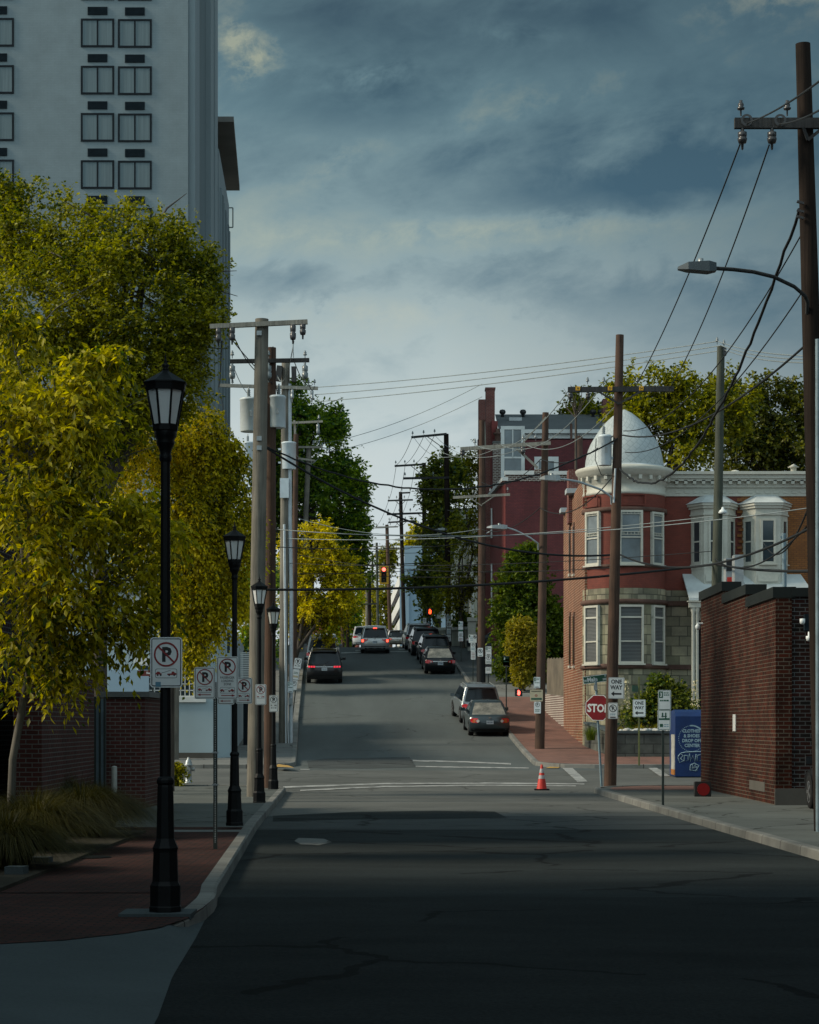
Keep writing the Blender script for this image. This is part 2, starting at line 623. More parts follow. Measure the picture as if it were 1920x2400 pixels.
M['slate_white'] = brickmat('white_slate', (.44, .49, .50), (.385, .435, .445), (.28, .325, .335), .24, .24, .012, .55, .16, bump=.3)
M['porch_roof'] = mat('porch_roof', (.50, .54, .54), .5, .14, 1.2)
M['gray_roof'] = mat('gray_shingle', (.095, .105, .11), .9, .14, 1.0, bump=.2, bscale=10)
M['fence_wood'] = woodpole('fence_wood', (.15, .13, .10), (.06, .05, .04))
M['dark_cap'] = mat('dark_coping', (.017, .021, .020), .6, .2, 1)
M['cream_wall'] = mat('cream_wall', (.46, .45, .36), .85, .1, .4)
M['garage_blue'] = mat('garage_blue', (.27, .38, .47), .85, .06, .12)
M['garage_white'] = mat('garage_white', (.60, .63, .62), .85, .08, .2)
M['garage_dark'] = mat('garage_dark', (.03, .05, .085), .8, .2, .5)
M['bin_blue'] = mat('bin_blue', (.006, .028, .115), .42, .18, 2)
M['bin_white'] = mat('bin_white', (.36, .36, .33), .6, .35, 3)
M['graffiti'] = mat('graffiti_white', (.26, .38, .45), .7, .2, 8)
M['cone_red'] = mat('cone_red', (.62, .035, .02), .5, .12, 4)
M['cone_band'] = mat('cone_band', (.45, .42, .42), .3, .15, 6)
M['rubber'] = mat('rubber', (.012, .012, .013), .85, .25, 6)
M['rim'] = mat('wheel_rim', (.25, .26, .27), .35, .2, 5, metal=.7)
M['car_glass'] = mat('car_glass', (.008, .014, .020), .10, .2, 1.5, spec=.32)
M['car_glass_pale'] = mat('car_glass_pale', (.19, .19, .165), .12, .45, 3.0, c2=(.30, .29, .25), spec=.8)
M['car_dark_trim'] = mat('car_trim', (.013, .014, .015), .55, .2, 5)
M['chrome'] = mat('chrome', (.6, .6, .6), .2, .08, 5, metal=1)
M['plate'] = mat('plate', (.46, .52, .56), .5, .06, 10)
M['plate_ink'] = mat('plate_ink', (.03, .05, .12), .6, .1, 10)
M['tail_red'] = mat('tail_red', (.46, .012, .016), .2, .15, 8, coat=.6)
M['tail_orange'] = mat('tail_orange', (.42, .08, .01), .2, .15, 8, coat=.6)
M['tail_clear'] = mat('tail_clear', (.48, .47, .44), .2, .15, 8, coat=.6)
M['tail_lit'] = glow('tail_lit', (1.0, .04, .07), .9)
M['brake_lit'] = glow('brake_lit', (1.0, .09, .05), 3.0)
M['signal_red'] = glow('signal_red_lit', (1.0, .10, .07), 5.0)
M['hand_red'] = glow('hand_lit', (1.0, .07, .015), 3.5)
M['lamp_red_dim'] = glow('lamp_red_dim', (1.0, .015, .02), .035)
M['signal_green'] = glow('signal_green_lit', (.05, .9, .45), 2.0)
M['signal_yellow'] = mat('signal_yellow', (.90, .46, .012), .5, .1, 3)
M['signal_black'] = mat('signal_black', (.012, .012, .012), .6, .2, 5)
M['lens_dark_red'] = mat('lens_off_amber', (.10, .018, .008), .3, .2, 6)
M['lens_dark_green'] = mat('lens_off_green', (.045, .04, .025), .3, .2, 6)
M['hydrant'] = mat('hydrant_silver', (.36, .39, .40), .45, .15, 5, metal=.5)
M['rock'] = mat('white_rock', (.42, .42, .40), .9, .3, 3, bump=.4, bscale=10)
M['aluminium'] = mat('aluminium', (.40, .43, .44), .5, .1, 3, metal=.4)
M['lamp_gray'] = mat('lamp_gray', (.075, .10, .115), .5, .15, 4)
M['conduit'] = mat('conduit', (.42, .47, .50), .5, .12, 3)
M['pvc'] = mat('pvc_white', (.58, .62, .64), .5, .1, 3)
M['leaf_olive'] = leafmat('leaf_olive', (.030, .056, .007), (.36, .34, .010), .5)
M['leaf_yellow'] = leafmat('leaf_yellow', (.045, .078, .008), (.60, .52, .012), .54)
M['leaf_bright'] = leafmat('leaf_bright', (.07, .10, .008), (.80, .66, .014), .56)
M['leaf_green'] = leafmat('leaf_green', (.024, .098, .034), (.30, .40, .026), .52)
M['leaf_dark'] = leafmat('leaf_dark', (.020, .062, .026), (.27, .28, .028), .46, .4)
M['leaf_bronze'] = leafmat('leaf_bronze', (.018, .036, .010), (.17, .17, .014), .42)
M['leaf_hedge'] = leafmat('leaf_hedge', (.020, .055, .008), (.17, .22, .014), .38)
M['leaf_gold'] = leafmat('leaf_gold', (.12, .13, .012), (.44, .36, .035), .45)
M['grass'] = leafmat('grass_blade', (.016, .020, .005), (.070, .062, .012), .35)
M['petal'] = mat('petal', (.55, .50, .32), .7, .2, 5)

M['kerb'] = brickmat('kerb_stone', (.20, .20, .185), (.15, .155, .145), (.04, .04, .038), 1.5, 50, .02, .9, .4)
del M['asphalt_hill_']
for k_, q_ in (('asphalt', (.28, .010, .50, .55)), ('asphalt_hill', (.22, .007, .44, .6)), ('asphalt_patch', (.3, .014, .6)), ('asphalt_mid', (.25, .014, .55)), ('asphalt_shade', (.16, .008, .55)), ('concrete', (.35, .008, .5)), ('concrete_side', (.3, .008, .55))):
    crack(M[k_], *q_)

for k_, v_ in (('asphalt', .2), ('asphalt_shade', .12), ('asphalt_mid', .15), ('asphalt_patch', .2), ('asphalt_hill', .25), ('concrete_near', .2), ('concrete_side', .25), ('paver', .15), ('win_frame', .08), ('vent', .08),
               ('dark_cap', .15), ('car_dark_trim', .2), ('rubber', .2), ('brick_dark', .15), ('brick_soot', .15), ('brick_pier', .15), ('pole_dark', .15), ('arm_dark', .2), ('wire', .2), ('soil', .1), ('black_iron', .18)):
    M[k_].node_tree.nodes['Principled BSDF'].inputs['Specular IOR Level'].default_value = v_
# ------------------------------------------------------------------ ground, roads, pavements
def frange(a, b, st):
    n = max(1, int(math.ceil((b - a) / st)))
    return [a + (b - a) * i / n for i in range(n + 1)]


def corner(y, ya, yb, r):
    """sideways push of a kerb near its rounded corners at ya (start) and yb (end)"""
    e = 0.0
    if ya is not None and y < ya + r:
        e += r - math.sqrt(max(0, r * r - (ya + r - y) ** 2))
    if yb is not None and y > yb - r:
        e += r - math.sqrt(max(0, r * r - (y - yb + r) ** 2))
    return e


Y_M0, Y_M1 = 61.6, 75.2            # the cross street
Y_C0, Y_C1 = 146.5, 158.0          # the cross street on the crest


def eL(y):
    if y < 100:
        return kl(y) - (corner(y, None, Y_M0, 2.2) if y <= Y_M0 else corner(y, Y_M1, None, 1.6))
    return kl(y) - (corner(y, None, Y_C0, 2.5) if y <= Y_C0 else corner(y, Y_C1, None, 2.5))


def eR(y):
    if y < 100:
        return kr(y) + (corner(y, None, Y_M0, 2.6) if y <= Y_M0 else corner(y, Y_M1, None, 2.0))
    return kr(y) + (corner(y, None, Y_C0, 2.5) if y <= Y_C0 else corner(y, Y_C1, None, 2.5))


def steps(y0, y1, st):
    ys = frange(y0, y1, st)
    for a, b in ((Y_M0 - 2.6, Y_M0), (Y_M1, Y_M1 + 2), (Y_C0 - 2.5, Y_C0), (Y_C1, Y_C1 + 2.5)):
        if y0 <= a and b <= y1:
            ys += frange(a, b, .3)
    return sorted(set(round(y, 4) for y in ys))


def strip(name, xl, xr, y0, y1, dz, m, st=1.5, kind='structure', nx=1):
    mb = MB()
    ys = steps(y0, y1, st)
    vs, fs = [], []
    for y in ys:
        a, b = (xl(y) if callable(xl) else xl), (xr(y) if callable(xr) else xr)
        for i in range(nx + 1):
            vs.append((a + (b - a) * i / nx, y, zr(y) + dz))
    w = nx + 1
    for j in range(len(ys) - 1):
        for i in range(nx):
            fs.append((j * w + i, j * w + i + 1, (j + 1) * w + i + 1, (j + 1) * w + i))
    mb.add(vs, fs, 0, True)
    o = mb.build(name, m)
    if kind:
        o['kind'] = kind
    return o


def kerb(name, path, out, m=None, w=.17, h=.145, sink=()):
    """raised edge along a path; out = +1 / -1 for which side the pavement lies"""
    mb = MB()
    vs = []
    n = len(path)
    for i, (x, y) in enumerate(path):
        a, b = path[max(i - 1, 0)], path[min(i + 1, n - 1)]
        d = Vector((b[0] - a[0], b[1] - a[1], 0)).normalized()
        nn = Vector((d.y, -d.x, 0)) * out
        z = zr(y) - (sink[i] if i < len(sink) else 0)
        for q, zz in ((-.012, -.06), (0, h - .02), (.025, h), (w, h), (w, -.06)):
            vs.append((x + nn.x * q, y + nn.y * q, z + zz))
    fs = []
    for i in range(n - 1):
        for k in range(4):
            fs.append((i * 5 + k, (i + 1) * 5 + k, (i + 1) * 5 + k + 1, i * 5 + k + 1) if out > 0 else
                      (i * 5 + k, i * 5 + k + 1, (i + 1) * 5 + k + 1, (i + 1) * 5 + k))
    fs += [(0, 1, 2, 3, 4), tuple(range(n * 5 - 1, n * 5 - 6, -1))]
    mb.add(vs, fs, 0)
    o = mb.build(name, m or M['kerb'])
    al = [0.0]
    for a, b in zip(path, path[1:]):
        al.append(al[-1] + math.hypot(b[0] - a[0], b[1] - a[1]))
    uv = o.data.uv_layers[0].data
    for lp in o.data.loops:
        uv[lp.index].uv = (al[lp.vertex_index // 5], 3 + .1 * (lp.vertex_index % 5))
    o['kind'] = 'structure'
    return o


g = MB()
ys = sorted(set(frange(-90, 40, 20) + frange(40, 170, 2) + frange(170, 330, 8) + [500, 900]))
xs = [-400, -120, -40, -20, 0, 20, 40, 120, 400]
g.add([(x, y, zr(y) - .10) for y in ys for x in xs],
      [(j * 9 + i, j * 9 + i + 1, (j + 1) * 9 + i + 1, (j + 1) * 9 + i) for j in range(len(ys) - 1) for i in range(8)], 0, True)
g.build('ground', M['lot'])['kind'] = 'structure'

strip('road', lambda y: eL(y) - .05, lambda y: eR(y) + .05, -60, 74, 0, M['asphalt'], 1.5, nx=4)
strip('road', lambda y: eL(y) - .05, lambda y: eR(y) + .05, 74, 420, 0, M['asphalt_hill'], 1.5, nx=4)
strip('road', -160, 160, Y_M0 - .2, Y_M1 + .2, -.004, M['asphalt'], 1.5, nx=6)
strip('road', -120, 120, Y_C0 - .2, Y_C1 + .2, -.004, M['asphalt_hill'], 1.5, nx=6)
# near carriageway: resurfaced stretches, with foreground shade put into the asphalt colour
strip('road_patch_and_shade', lambda y: kl(y) - .3 * (y < 22), lambda y: kr(y) - .02, -40, 23.5, .006, M['asphalt_shade'], 2)
strip('road_patch_and_shade', lambda y: kl(y) + .02, lambda y: kr(y) - .02, 23.5, 38.8, .005, M['asphalt_mid'], 1.2)  # darker road band, plus foreground shade in its colour
strip('road_patch_and_shade', lambda y: kl(y) + .02, lambda y: kr(y) - .02, 38.8, 44.5, .006, M['asphalt_patch'], 1.2)


def ground_poly(name, pts, m, dz=.008, kind='structure'):
    mb = MB()
    mb.add([on(px, py, dz)[0] for px, py in pts], [tuple(range(len(pts)))], 0)
    o = mb.build(name, m)
    o['kind'] = kind
    return o


ground_poly('road_patch_and_shade', [(640, 1925), (640, 1912), (830, 1903), (1020, 1900), (1160, 1902), (1188, 1916), (1000, 1919), (800, 1920)][::-1], M['asphalt_mid'], .012)
ground_poly('road_patch_and_shade', [(724, 1800), (720, 1784), (760, 1778), (960, 1774), (976, 1798), (860, 1801)][::-1], M['asphalt_patch'], .008)
ground_poly('road_stain', [(690, 1971), (700, 1964), (760, 1966), (778, 1974), (748, 1981), (705, 1979)][::-1], M['concrete'], .012)
# thin white lines of the crossings
for pts in ([(664, 1843), (900, 1835), (1140, 1834), (1370, 1836), (1370, 1839), (1140, 1837), (900, 1838), (664, 1847)],
            [(704, 1851), (900, 1842), (1140, 1839), (1350, 1841), (1350, 1843), (1140, 1841.5), (900, 1845), (704, 1854)],
            [(968, 1781), (1090, 1784), (1198, 1789), (1198, 1792), (1090, 1787), (968, 1784)],
            [(974, 1795), (1100, 1797), (1240, 1799), (1240, 1801), (1100, 1799.5), (974, 1797.5)],
            [(704, 1802), (726, 1802.5), (726, 1804.5), (704, 1804)],
            [(1318, 1800), (1342, 1800), (1376, 1830), (1352, 1831)],
            [(1514, 1796), (1534, 1796), (1571, 1819), (1548, 1820)],
            [(1352, 1831.5), (1376, 1831), (1378, 1833), (1354, 1833.5)]):
    ground_poly('crossing_line', pts[::-1], M['paint'], .010)
ground_poly('ramp', [(1278, 1800), (1303, 1793), (1326, 1793), (1308, 1800)][::-1], M['yellow_paint'], .02)
ground_poly('ramp', [(645, 1797), (652, 1791), (676, 1794), (690, 1799)][::-1], M['yellow_paint'], .15)
for pts in ([(800, 1529), (850, 1527.5), (850, 1530), (800, 1531.5)], [(915, 1526), (958, 1526), (958, 1528), (915, 1528)],
            [(833, 1523), (846, 1523), (846, 1525.5), (833, 1525.5)], [(934, 1520.5), (955, 1520.5), (956, 1523), (935, 1523)]):
    ground_poly('crossing_line', pts[::-1], M['paint'], .012)

# pavements: near left (brick with concrete beyond), driveway mouth, near right, and both sides up the hill
DRV = [on(px, py, .13)[0] for px, py in ((0, 2212), (150, 2203), (290, 2188), (380, 2172), (440, 2152), (478, 2128), (500, 2108))]


def eA(y):
    return _lin([(-40, -.4), (13.7, -1.62), (16, -1.78), (19, -1.9), (22, -2.05)], y)


mb = MB()
ys_d = frange(-40, 12, 4) + frange(12.5, 22.3, .35)
nx_d = 26
vs, fs = [], []
dl = [(-30, DRV[0].y)] + [(p.x, p.y) for p in DRV]


def apron_z(x, y):
    e = eA(y) - x                                  # distance in from the gutter
    back = _lin(dl, x) - y                         # distance short of the brick edge
    q = max(0.0, min(1.0, e / 1.5)) if back > 2.5 else max(max(0.0, min(1.0, e / 1.5)), max(0.0, min(1.0, 1 - back / 2.5)) * max(0.0, min(1.0, e / .25)))
    q = q * q * (3 - 2 * q)
    return zr(y) + .012 + .112 * q


for y in ys_d:
    x1 = eA(y)
    for i in range(nx_d + 1):
        q = (i / nx_d)
        x = x1 - (1 - q) ** 2.2 * 28
        vs.append((x, y, apron_z(x, y)))
for j in range(len(ys_d) - 1):
    for i in range(nx_d):
        fs.append((j * (nx_d + 1) + i, j * (nx_d + 1) + i + 1, (j + 1) * (nx_d + 1) + i + 1, (j + 1) * (nx_d + 1) + i))
mb.add(vs, fs, 0, True)
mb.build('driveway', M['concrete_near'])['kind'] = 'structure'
mb = MB()
mb.add([(-30, 22.6, zr(22) + .128), (-30, DRV[0].y, zr(17) + .128)] + [tuple(p) for p in DRV] + [(eL(22.6) - .1, 22.6, zr(22) + .128)], [tuple(range(len(DRV) + 3))])
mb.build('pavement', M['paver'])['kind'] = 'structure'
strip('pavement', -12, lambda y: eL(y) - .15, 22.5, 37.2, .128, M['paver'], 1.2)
strip('pavement', -9, lambda y: eL(y) - .15, 37.2, Y_M0 - .02, .128, M['concrete_side'], 1.2)
strip('pavement_band', lambda y: eL(y) - 1.5, lambda y: eL(y) - .16, 35.4, 36.1, .133, M['concrete'], .7)
strip('pavement', lambda y: eR(y) + .15, 30, -40, Y_M0 - .02, .128, M['concrete_side'], 1.2)
strip('pavement_brick', lambda y: eR(y) + .4, 12, 57.8, Y_M0 - .35, .132, M['paver_hill'], 1.2)
strip('pavement', -60, lambda y: eL(y) - .15, Y_M1 + .02, 146.3, .128, M['concrete'], 1.5)
strip('pavement', lambda y: eR(y) + .15, 40, Y_M1 + .02, 111, .128, M['paver_hill'], 1.5)
strip('pavement', lambda y: eR(y) + .15, 40, 111, 117.5, .128, M['concrete'], 1.5)
strip('pavement', lambda y: eR(y) + .15, 40, 117.5, 146.3, .128, M['asphalt_hill'], 1.5)
strip('pavement', -60, lambda y: eL(y) - .15, Y_C1, 420, .128, M['concrete'], 3)
strip('pavement', lambda y: eR(y) + .15, 40, Y_C1, 420, .128, M['concrete'], 3)
# planting bed behind the near pavement
mb = MB()
mb.bx(-11.8, -4.35, 20.0, 35.2, -1.95, -1.73)
mb.build('planting_bed', M['soil'])['kind'] = 'structure'

kp = [(DRV[-4].x, DRV[-4].y), (DRV[-3].x, DRV[-3].y), (DRV[-2].x, DRV[-2].y - .02), (DRV[-1].x, DRV[-1].y - .02), (-2.03, 22.4)] + [(eL(y), y) for y in steps(23.5, Y_M0, 2)]
kp += [(x, Y_M0) for x in (eL(Y_M0) - 1, -12, -40, -80)]
kerb('kerb', kp, -1, sink=(.05, .02, .006))
kp = [(eR(y), y) for y in steps(-40, 33, 3)] + [(eR(y), y) for y in steps(33, Y_M0, 2)] + [(x, Y_M0) for x in (eR(Y_M0) + 1, 14, 40, 90)]
kerb('kerb', kp, 1)
kp = [(x, Y_M1) for x in (-80, -40, -14, eL(Y_M1) - 1)] + [(eL(y), y) for y in steps(Y_M1, Y_C0, 2)] + [(-30, Y_C0)]
kerb('kerb', kp, -1)
kp = [(x, Y_M1) for x in (90, 40, 14, eR(Y_M1) + 1)] + [(eR(y), y) for y in steps(Y_M1, Y_C0, 2)] + [(30, Y_C0)]
kerb('kerb', kp, 1)
kerb('kerb', [(-30, Y_C1)] + [(eL(y), y) for y in steps(Y_C1, 420, 5)], -1)
kerb('kerb', [(30, Y_C1)] + [(eR(y), y) for y in steps(Y_C1, 420, 5)], 1)

mb = MB()
c = at(372, 2137, 250)
mb.bx(c.x - .34, c.x + .33, c.y - .28, c.y + .3, c.z - .05, c.z + .004)
mb.build('pavement_slab', M['concrete_near'])['kind'] = 'structure'
mb = MB()
c, _ = on(208, 2009, .134)
mb.lathe([(.30, 0), (.30, .006), (.26, .008), (.001, .008)], c, 24)
tag(mb.build('manhole_cover', M['black_iron']), 'round dark iron manhole cover set in the brick pavement', 'manhole cover')
# ------------------------------------------------------------------ camera, sun, sky
cd = bpy.data.cameras.new('camera')
cam = bpy.data.objects.new('camera', cd)
COL.objects.link(cam)
cam.location = (0, 0, 0)
cam.rotation_euler = (math.radians(90), 0, 0)
cd.sensor_fit = 'VERTICAL'
cd.sensor_height = 24
cd.sensor_width = 19.2
cd.lens = 24 * F / 2400
cd.shift_y = 500 / 2400
cd.clip_start = .5
cd.clip_end = 3000
SC.camera = cam

SUN_EL, SUN_AZ = math.radians(33), math.radians(-97)      # azimuth from +Y towards +X
sd = bpy.data.lights.new('sun', 'SUN')
sd.energy = 3.7
sd.angle = math.radians(13)
sd.color = (1.0, .89, .70)
sun = bpy.data.objects.new('sun', sd)
COL.objects.link(sun)
dirv = Vector((math.sin(SUN_AZ) * math.cos(SUN_EL), math.cos(SUN_AZ) * math.cos(SUN_EL), math.sin(SUN_EL)))
sun.rotation_euler = dirv.to_track_quat('Z', 'Y').to_euler()
sun.location = dirv * 60

W = bpy.data.worlds.new('World')
SC.world = W
W.use_nodes = True
nt = W.node_tree
nt.nodes.clear()
N, L = nt.nodes, nt.links


def nd(t, **kw):
    n = N.new(t)
    for k, v in kw.items():
        setattr(n, k, v)
    return n


def mth(op, a, b=None):
    n = nd('ShaderNodeMath', operation=op)
    for i, v in enumerate((a, b)):
        if v is None:
            continue
        if isinstance(v, (int, float)):
            n.inputs[i].default_value = v
        else:
            L.new(v, n.inputs[i])
    return n.outputs[0]


def mixc(f, a, b):
    n = nd('ShaderNodeMix', data_type='RGBA')
    for i, v in ((0, f), (6, a), (7, b)):
        if isinstance(v, tuple):
            n.inputs[i].default_value = (*v, 1)
        elif isinstance(v, (int, float)):
            n.inputs[i].default_value = v
        else:
            L.new(v, n.inputs[i])
    return n.outputs[2]


def ramp(f, stops, inter='EASE'):
    r = _ramp(nt, stops)
    r.color_ramp.interpolation = inter
    L.new(f, r.inputs[0])
    return r.outputs[0]


tc = nd('ShaderNodeTexCoord')
sp = nd('ShaderNodeSeparateXYZ')
L.new(tc.outputs['Generated'], sp.inputs[0])
X, Y, Z = sp.outputs
sky = nd('ShaderNodeTexSky', sky_type='NISHITA')
sky.sun_disc = False
sky.sun_elevation = SUN_EL
sky.sun_rotation = SUN_AZ
sky.altitude = 50
sky.air_density = 1.0
sky.dust_density = 2.0
bg1 = nd('ShaderNodeBackground')
L.new(sky.outputs[0], bg1.inputs[0])
bg1.inputs[1].default_value = .08

# heavy broken cloud: banks of stratus that flatten towards the horizon
hor = mth('SQRT', mth('ADD', mth('MULTIPLY', X, X), mth('MULTIPLY', Y, Y)))
el = mth('DIVIDE', Z, mth('MAXIMUM', hor, .02))          # slope of the line of sight
az = nd('ShaderNodeMath', operation='ARCTAN2')
L.new(X, az.inputs[0])
L.new(Y, az.inputs[1])
az = az.outputs[0]


def noise(sa, se, skew, scale, detail, rough, dist=0.0, off=0.0):
    cv = nd('ShaderNodeCombineXYZ')
    L.new(mth('MULTIPLY', az, sa), cv.inputs[0])
    L.new(mth('ADD', mth('MULTIPLY', el, se), mth('MULTIPLY', az, skew)), cv.inputs[1])
    cv.inputs[2].default_value = off
    n = nd('ShaderNodeTexNoise')
    n.inputs['Scale'].default_value = scale
    n.inputs['Detail'].default_value = detail
    n.inputs['Roughness'].default_value = rough
    n.inputs['Distortion'].default_value = dist
    L.new(cv.outputs[0], n.inputs['Vector'])
    return n.outputs['Fac']


n1 = noise(9, 17, -2.5, 1.0, 7, .55, .6)
n2 = noise(15, 26, -4, 1.6, 8, .62, .3, 4.0)
n3 = noise(22, 30, -3, 2.2, 8, .66, .2, 9.0)


def blob(ca, ce, sa, se, rot=0.0):
    """soft patch of cloud round a bearing and slope, given in radians / slope"""
    da, de = mth('SUBTRACT', az, ca), mth('SUBTRACT', el, ce)
    # ragged edges
    da = mth('ADD', da, mth('MULTIPLY', mth('SUBTRACT', n1, .5), sa * 1.6))
    de = mth('ADD', de, mth('MULTIPLY', mth('SUBTRACT', n2, .5), se * 2.2))
    if rot:
        c, s = math.cos(rot), math.sin(rot)
        da, de = mth('ADD', mth('MULTIPLY', da, c), mth('MULTIPLY', de, s)), mth('SUBTRACT', mth('MULTIPLY', de, c), mth('MULTIPLY', da, s))
    q = mth('ADD', mth('POWER', mth('ABSOLUTE', mth('DIVIDE', da, sa)), 2), mth('POWER', mth('ABSOLUTE', mth('DIVIDE', de, se)), 2))
    return mth('POWER', 2.718, mth('MULTIPLY', q, -1))


def A(px):
    return (px - 960) / F


def E(py):
    return (HZ - py) / F


base = ramp(mth('MULTIPLY', el, 2.0), [(0, (.66, .73, .77)), (.16, (.62, .70, .725)), (.27, (.56, .645, .65)), (.36, (.43, .525, .53)), (.46, (.24, .345, .37)),
                                       (.58, (.125, .215, .25)), (.70, (.085, .15, .178)), (1.0, (.10, .14, .16))], 'LINEAR')
# tone of the cloud base: negative is dark blue cloud, positive is thin pale cloud
tone = mth('ADD', mth('MULTIPLY', mth('SUBTRACT', n1, .5), .80), mth('MULTIPLY', mth('SUBTRACT', n2, .5), .55))
for px, py, sx, sy, rot, k in ((1600, 400, 430, 90, .12, -.46), (1300, 30, 300, 80, .1, -.40), (900, 230, 340, 90, -.1, -.20), (1450, 690, 420, 70, 0, -.22), (700, 30, 200, 60, 0, -.2),
                               (620, 660, 260, 50, 0, -.14), (1800, 760, 220, 120, 0, -.3), (1100, 380, 200, 60, .1, -.16)):
    tone = mth('ADD', tone, mth('MULTIPLY', blob(A(px), E(py), sx / F, sy / F, rot), k))
lightn = mth('MINIMUM', mth('MAXIMUM', mth('MULTIPLY', mth('SUBTRACT', n3, .34), 4.2), .12), 1.5)
for px, py, sx, sy, rot, k in ((555, 100, 46, 60, .5, .60), (590, 165, 50, 34, .3, .45), (640, 120, 40, 40, 0, .3), (840, 180, 110, 34, .2, .32), (1190, 75, 150, 36, -.1, .24), (1830, 25, 150, 50, .1, .62),
                               (1120, 545, 520, 38, .03, .44), (850, 740, 330, 50, .03, .40), (790, 385, 110, 34, .4, .24), (1250, 240, 240, 40, .3, .16), (570, 500, 150, 60, 0, .14)):
    tone = mth('ADD', tone, mth('MULTIPLY', mth('MULTIPLY', blob(A(px), E(py), sx / F, sy / F, rot), k), lightn))
dark = mth('MINIMUM', mth('MAXIMUM', mth('MULTIPLY', tone, -2.6), 0), 1)
pale = mth('MINIMUM', mth('MAXIMUM', mth('MULTIPLY', tone, 2.3), 0), 1)
hi = ramp(mth('MULTIPLY', el, 2.0), [(0, (.76, .81, .83)), (.25, (.63, .69, .67)), (.45, (.35, .43, .395)), (.62, (.33, .37, .29)), (1, (.4, .4, .36))], 'LINEAR')
lo = ramp(mth('MULTIPLY', el, 2.0), [(0, (.52, .60, .66)), (.30, (.26, .38, .43)), (.45, (.060, .135, .195)), (.62, (.038, .085, .118)), (1, (.08, .10, .12))], 'LINEAR')
cl = mixc(dark, mixc(pale, base, hi), lo)
# darker towards the right of the view, where the rain cloud hangs
side = mth('MULTIPLY', mth('MINIMUM', mth('MAXIMUM', mth('MULTIPLY', mth('SUBTRACT', az, .015), 5.5), 0), 1), mth('MINIMUM', mth('MAXIMUM', mth('MULTIPLY', el, 7), 0), 1))
cl = mixc(mth('MULTIPLY', side, .62), cl, (.042, .092, .125))
# overhead, ahead of the viewer, the storm cloud stays dark; behind, the sky is brighter and even
over = mth('MINIMUM', mth('MAXIMUM', mth('MULTIPLY', mth('SUBTRACT', Z, .34), 5), 0), 1)
cl = mixc(over, cl, (.135, .21, .24))
back = mth('MINIMUM', mth('MAXIMUM', mth('MULTIPLY', mth('SUBTRACT', mth('MULTIPLY', Y, -1), -.12), 1.5), 0), 1)
cl = mixc(back, cl, (.62, .80, .86))
bg2 = nd('ShaderNodeBackground')
L.new(cl, bg2.inputs[0])
bg2.inputs[1].default_value = 1.0
ms = nd('ShaderNodeMixShader')
ms.inputs[0].default_value = .93
L.new(bg1.outputs[0], ms.inputs[1])
L.new(bg2.outputs[0], ms.inputs[2])
wo = nd('ShaderNodeOutputWorld')
L.new(ms.outputs[0], wo.inputs[0])
W.cycles.sampling_method = 'MANUAL'
W.cycles.sample_map_resolution = 512

vs_ = SC.view_settings
vs_.view_transform = 'Standard'
vs_.look = 'None'
vs_.exposure = 0
vs_.gamma = 1
SC.cycles.use_denoising = True
SC.cycles.max_bounces = 5
SC.cycles.diffuse_bounces = 3
SC.cycles.transparent_max_bounces = 4
SC.cycles.caustics_reflective = False
SC.cycles.caustics_refractive = False
# ------------------------------------------------------------------ street lamps
OCT = math.pi / 8


def make_lamp(label):
    t = thing('street_lamp', label, 'street lamp', group='black lantern lamps along the near pavement')
    mb = MB()
    mb.lathe([(.158, 0), (.158, .05), (.15, .06), (.15, .25), (.135, .275), (.128, .29), (.118, .56), (.122, .585), (.128, .60), (.118, .62), (.10, .66),
              (.088, .69), (.078, 1.17), (.074, 1.19), (.086, 1.21), (.086, 1.235), (.074, 1.255), (.056, 1.27), (.05, 2.5), (.046, 4.24)], n=8, a0=OCT, smooth=False)
    mb.lathe([(.05, 4.22), (.058, 4.24), (.058, 4.27), (.05, 4.29), (.062, 4.34), (.085, 4.385), (.088, 4.40), (.082, 4.42), (.10, 4.45), (.108, 4.50), (.10, 4.52)], n=16)
    mb.build('post', M['black_iron'], t)
    r0, r1, z0, z1 = .112, .19, 4.53, 4.93
    gl = MB()
    gl.lathe([(r0 - .006, z0), (r1 - .008, z1)], n=8, a0=OCT, smooth=False)
    gl.build('lantern_glass', M['frost'], t)
    fr = MB()
    fr.lathe([(r0 - .01, z0 - .02), (r0 + .012, z0 - .02), (r0 + .014, z0 + .035), (r0 - .004, z0 + .036)], n=8, a0=OCT, smooth=False)
    fr.lathe([(r1 - .022, z1 - .05), (r1 + .002, z1 - .05), (r1 + .014, z1 + .02), (r1 - .02, z1 + .025)], n=8, a0=OCT, smooth=False)
    for k in range(8):
        a = OCT + k * math.pi / 4
        fr.beam((r0 * math.cos(a), r0 * math.sin(a), z0), (r1 * math.cos(a), r1 * math.sin(a), z1), .016, .016)
    fr.build('lantern_frame', M['black_iron'], t)
    rf = MB()
    rf.lathe([(r1 - .03, z1 + .012), (r1 + .022, z1 + .016), (r1 + .022, z1 + .028), (.12, z1 + .085), (.045, z1 + .13), (.03, z1 + .145)], n=8, a0=OCT, smooth=False)
    rf.build('lantern_roof', M['black_iron'], t)
    fi = MB()
    fi.lathe([(.028, z1 + .145), (.034, z1 + .155), (.02, z1 + .165), (.036, z1 + .185), (.032, z1 + .20), (.012, z1 + .215), (.016, z1 + .225), (.008, z1 + .25), (.001, z1 + .325)], n=12)
    fi.build('finial', M['black_iron'], t)
    return t


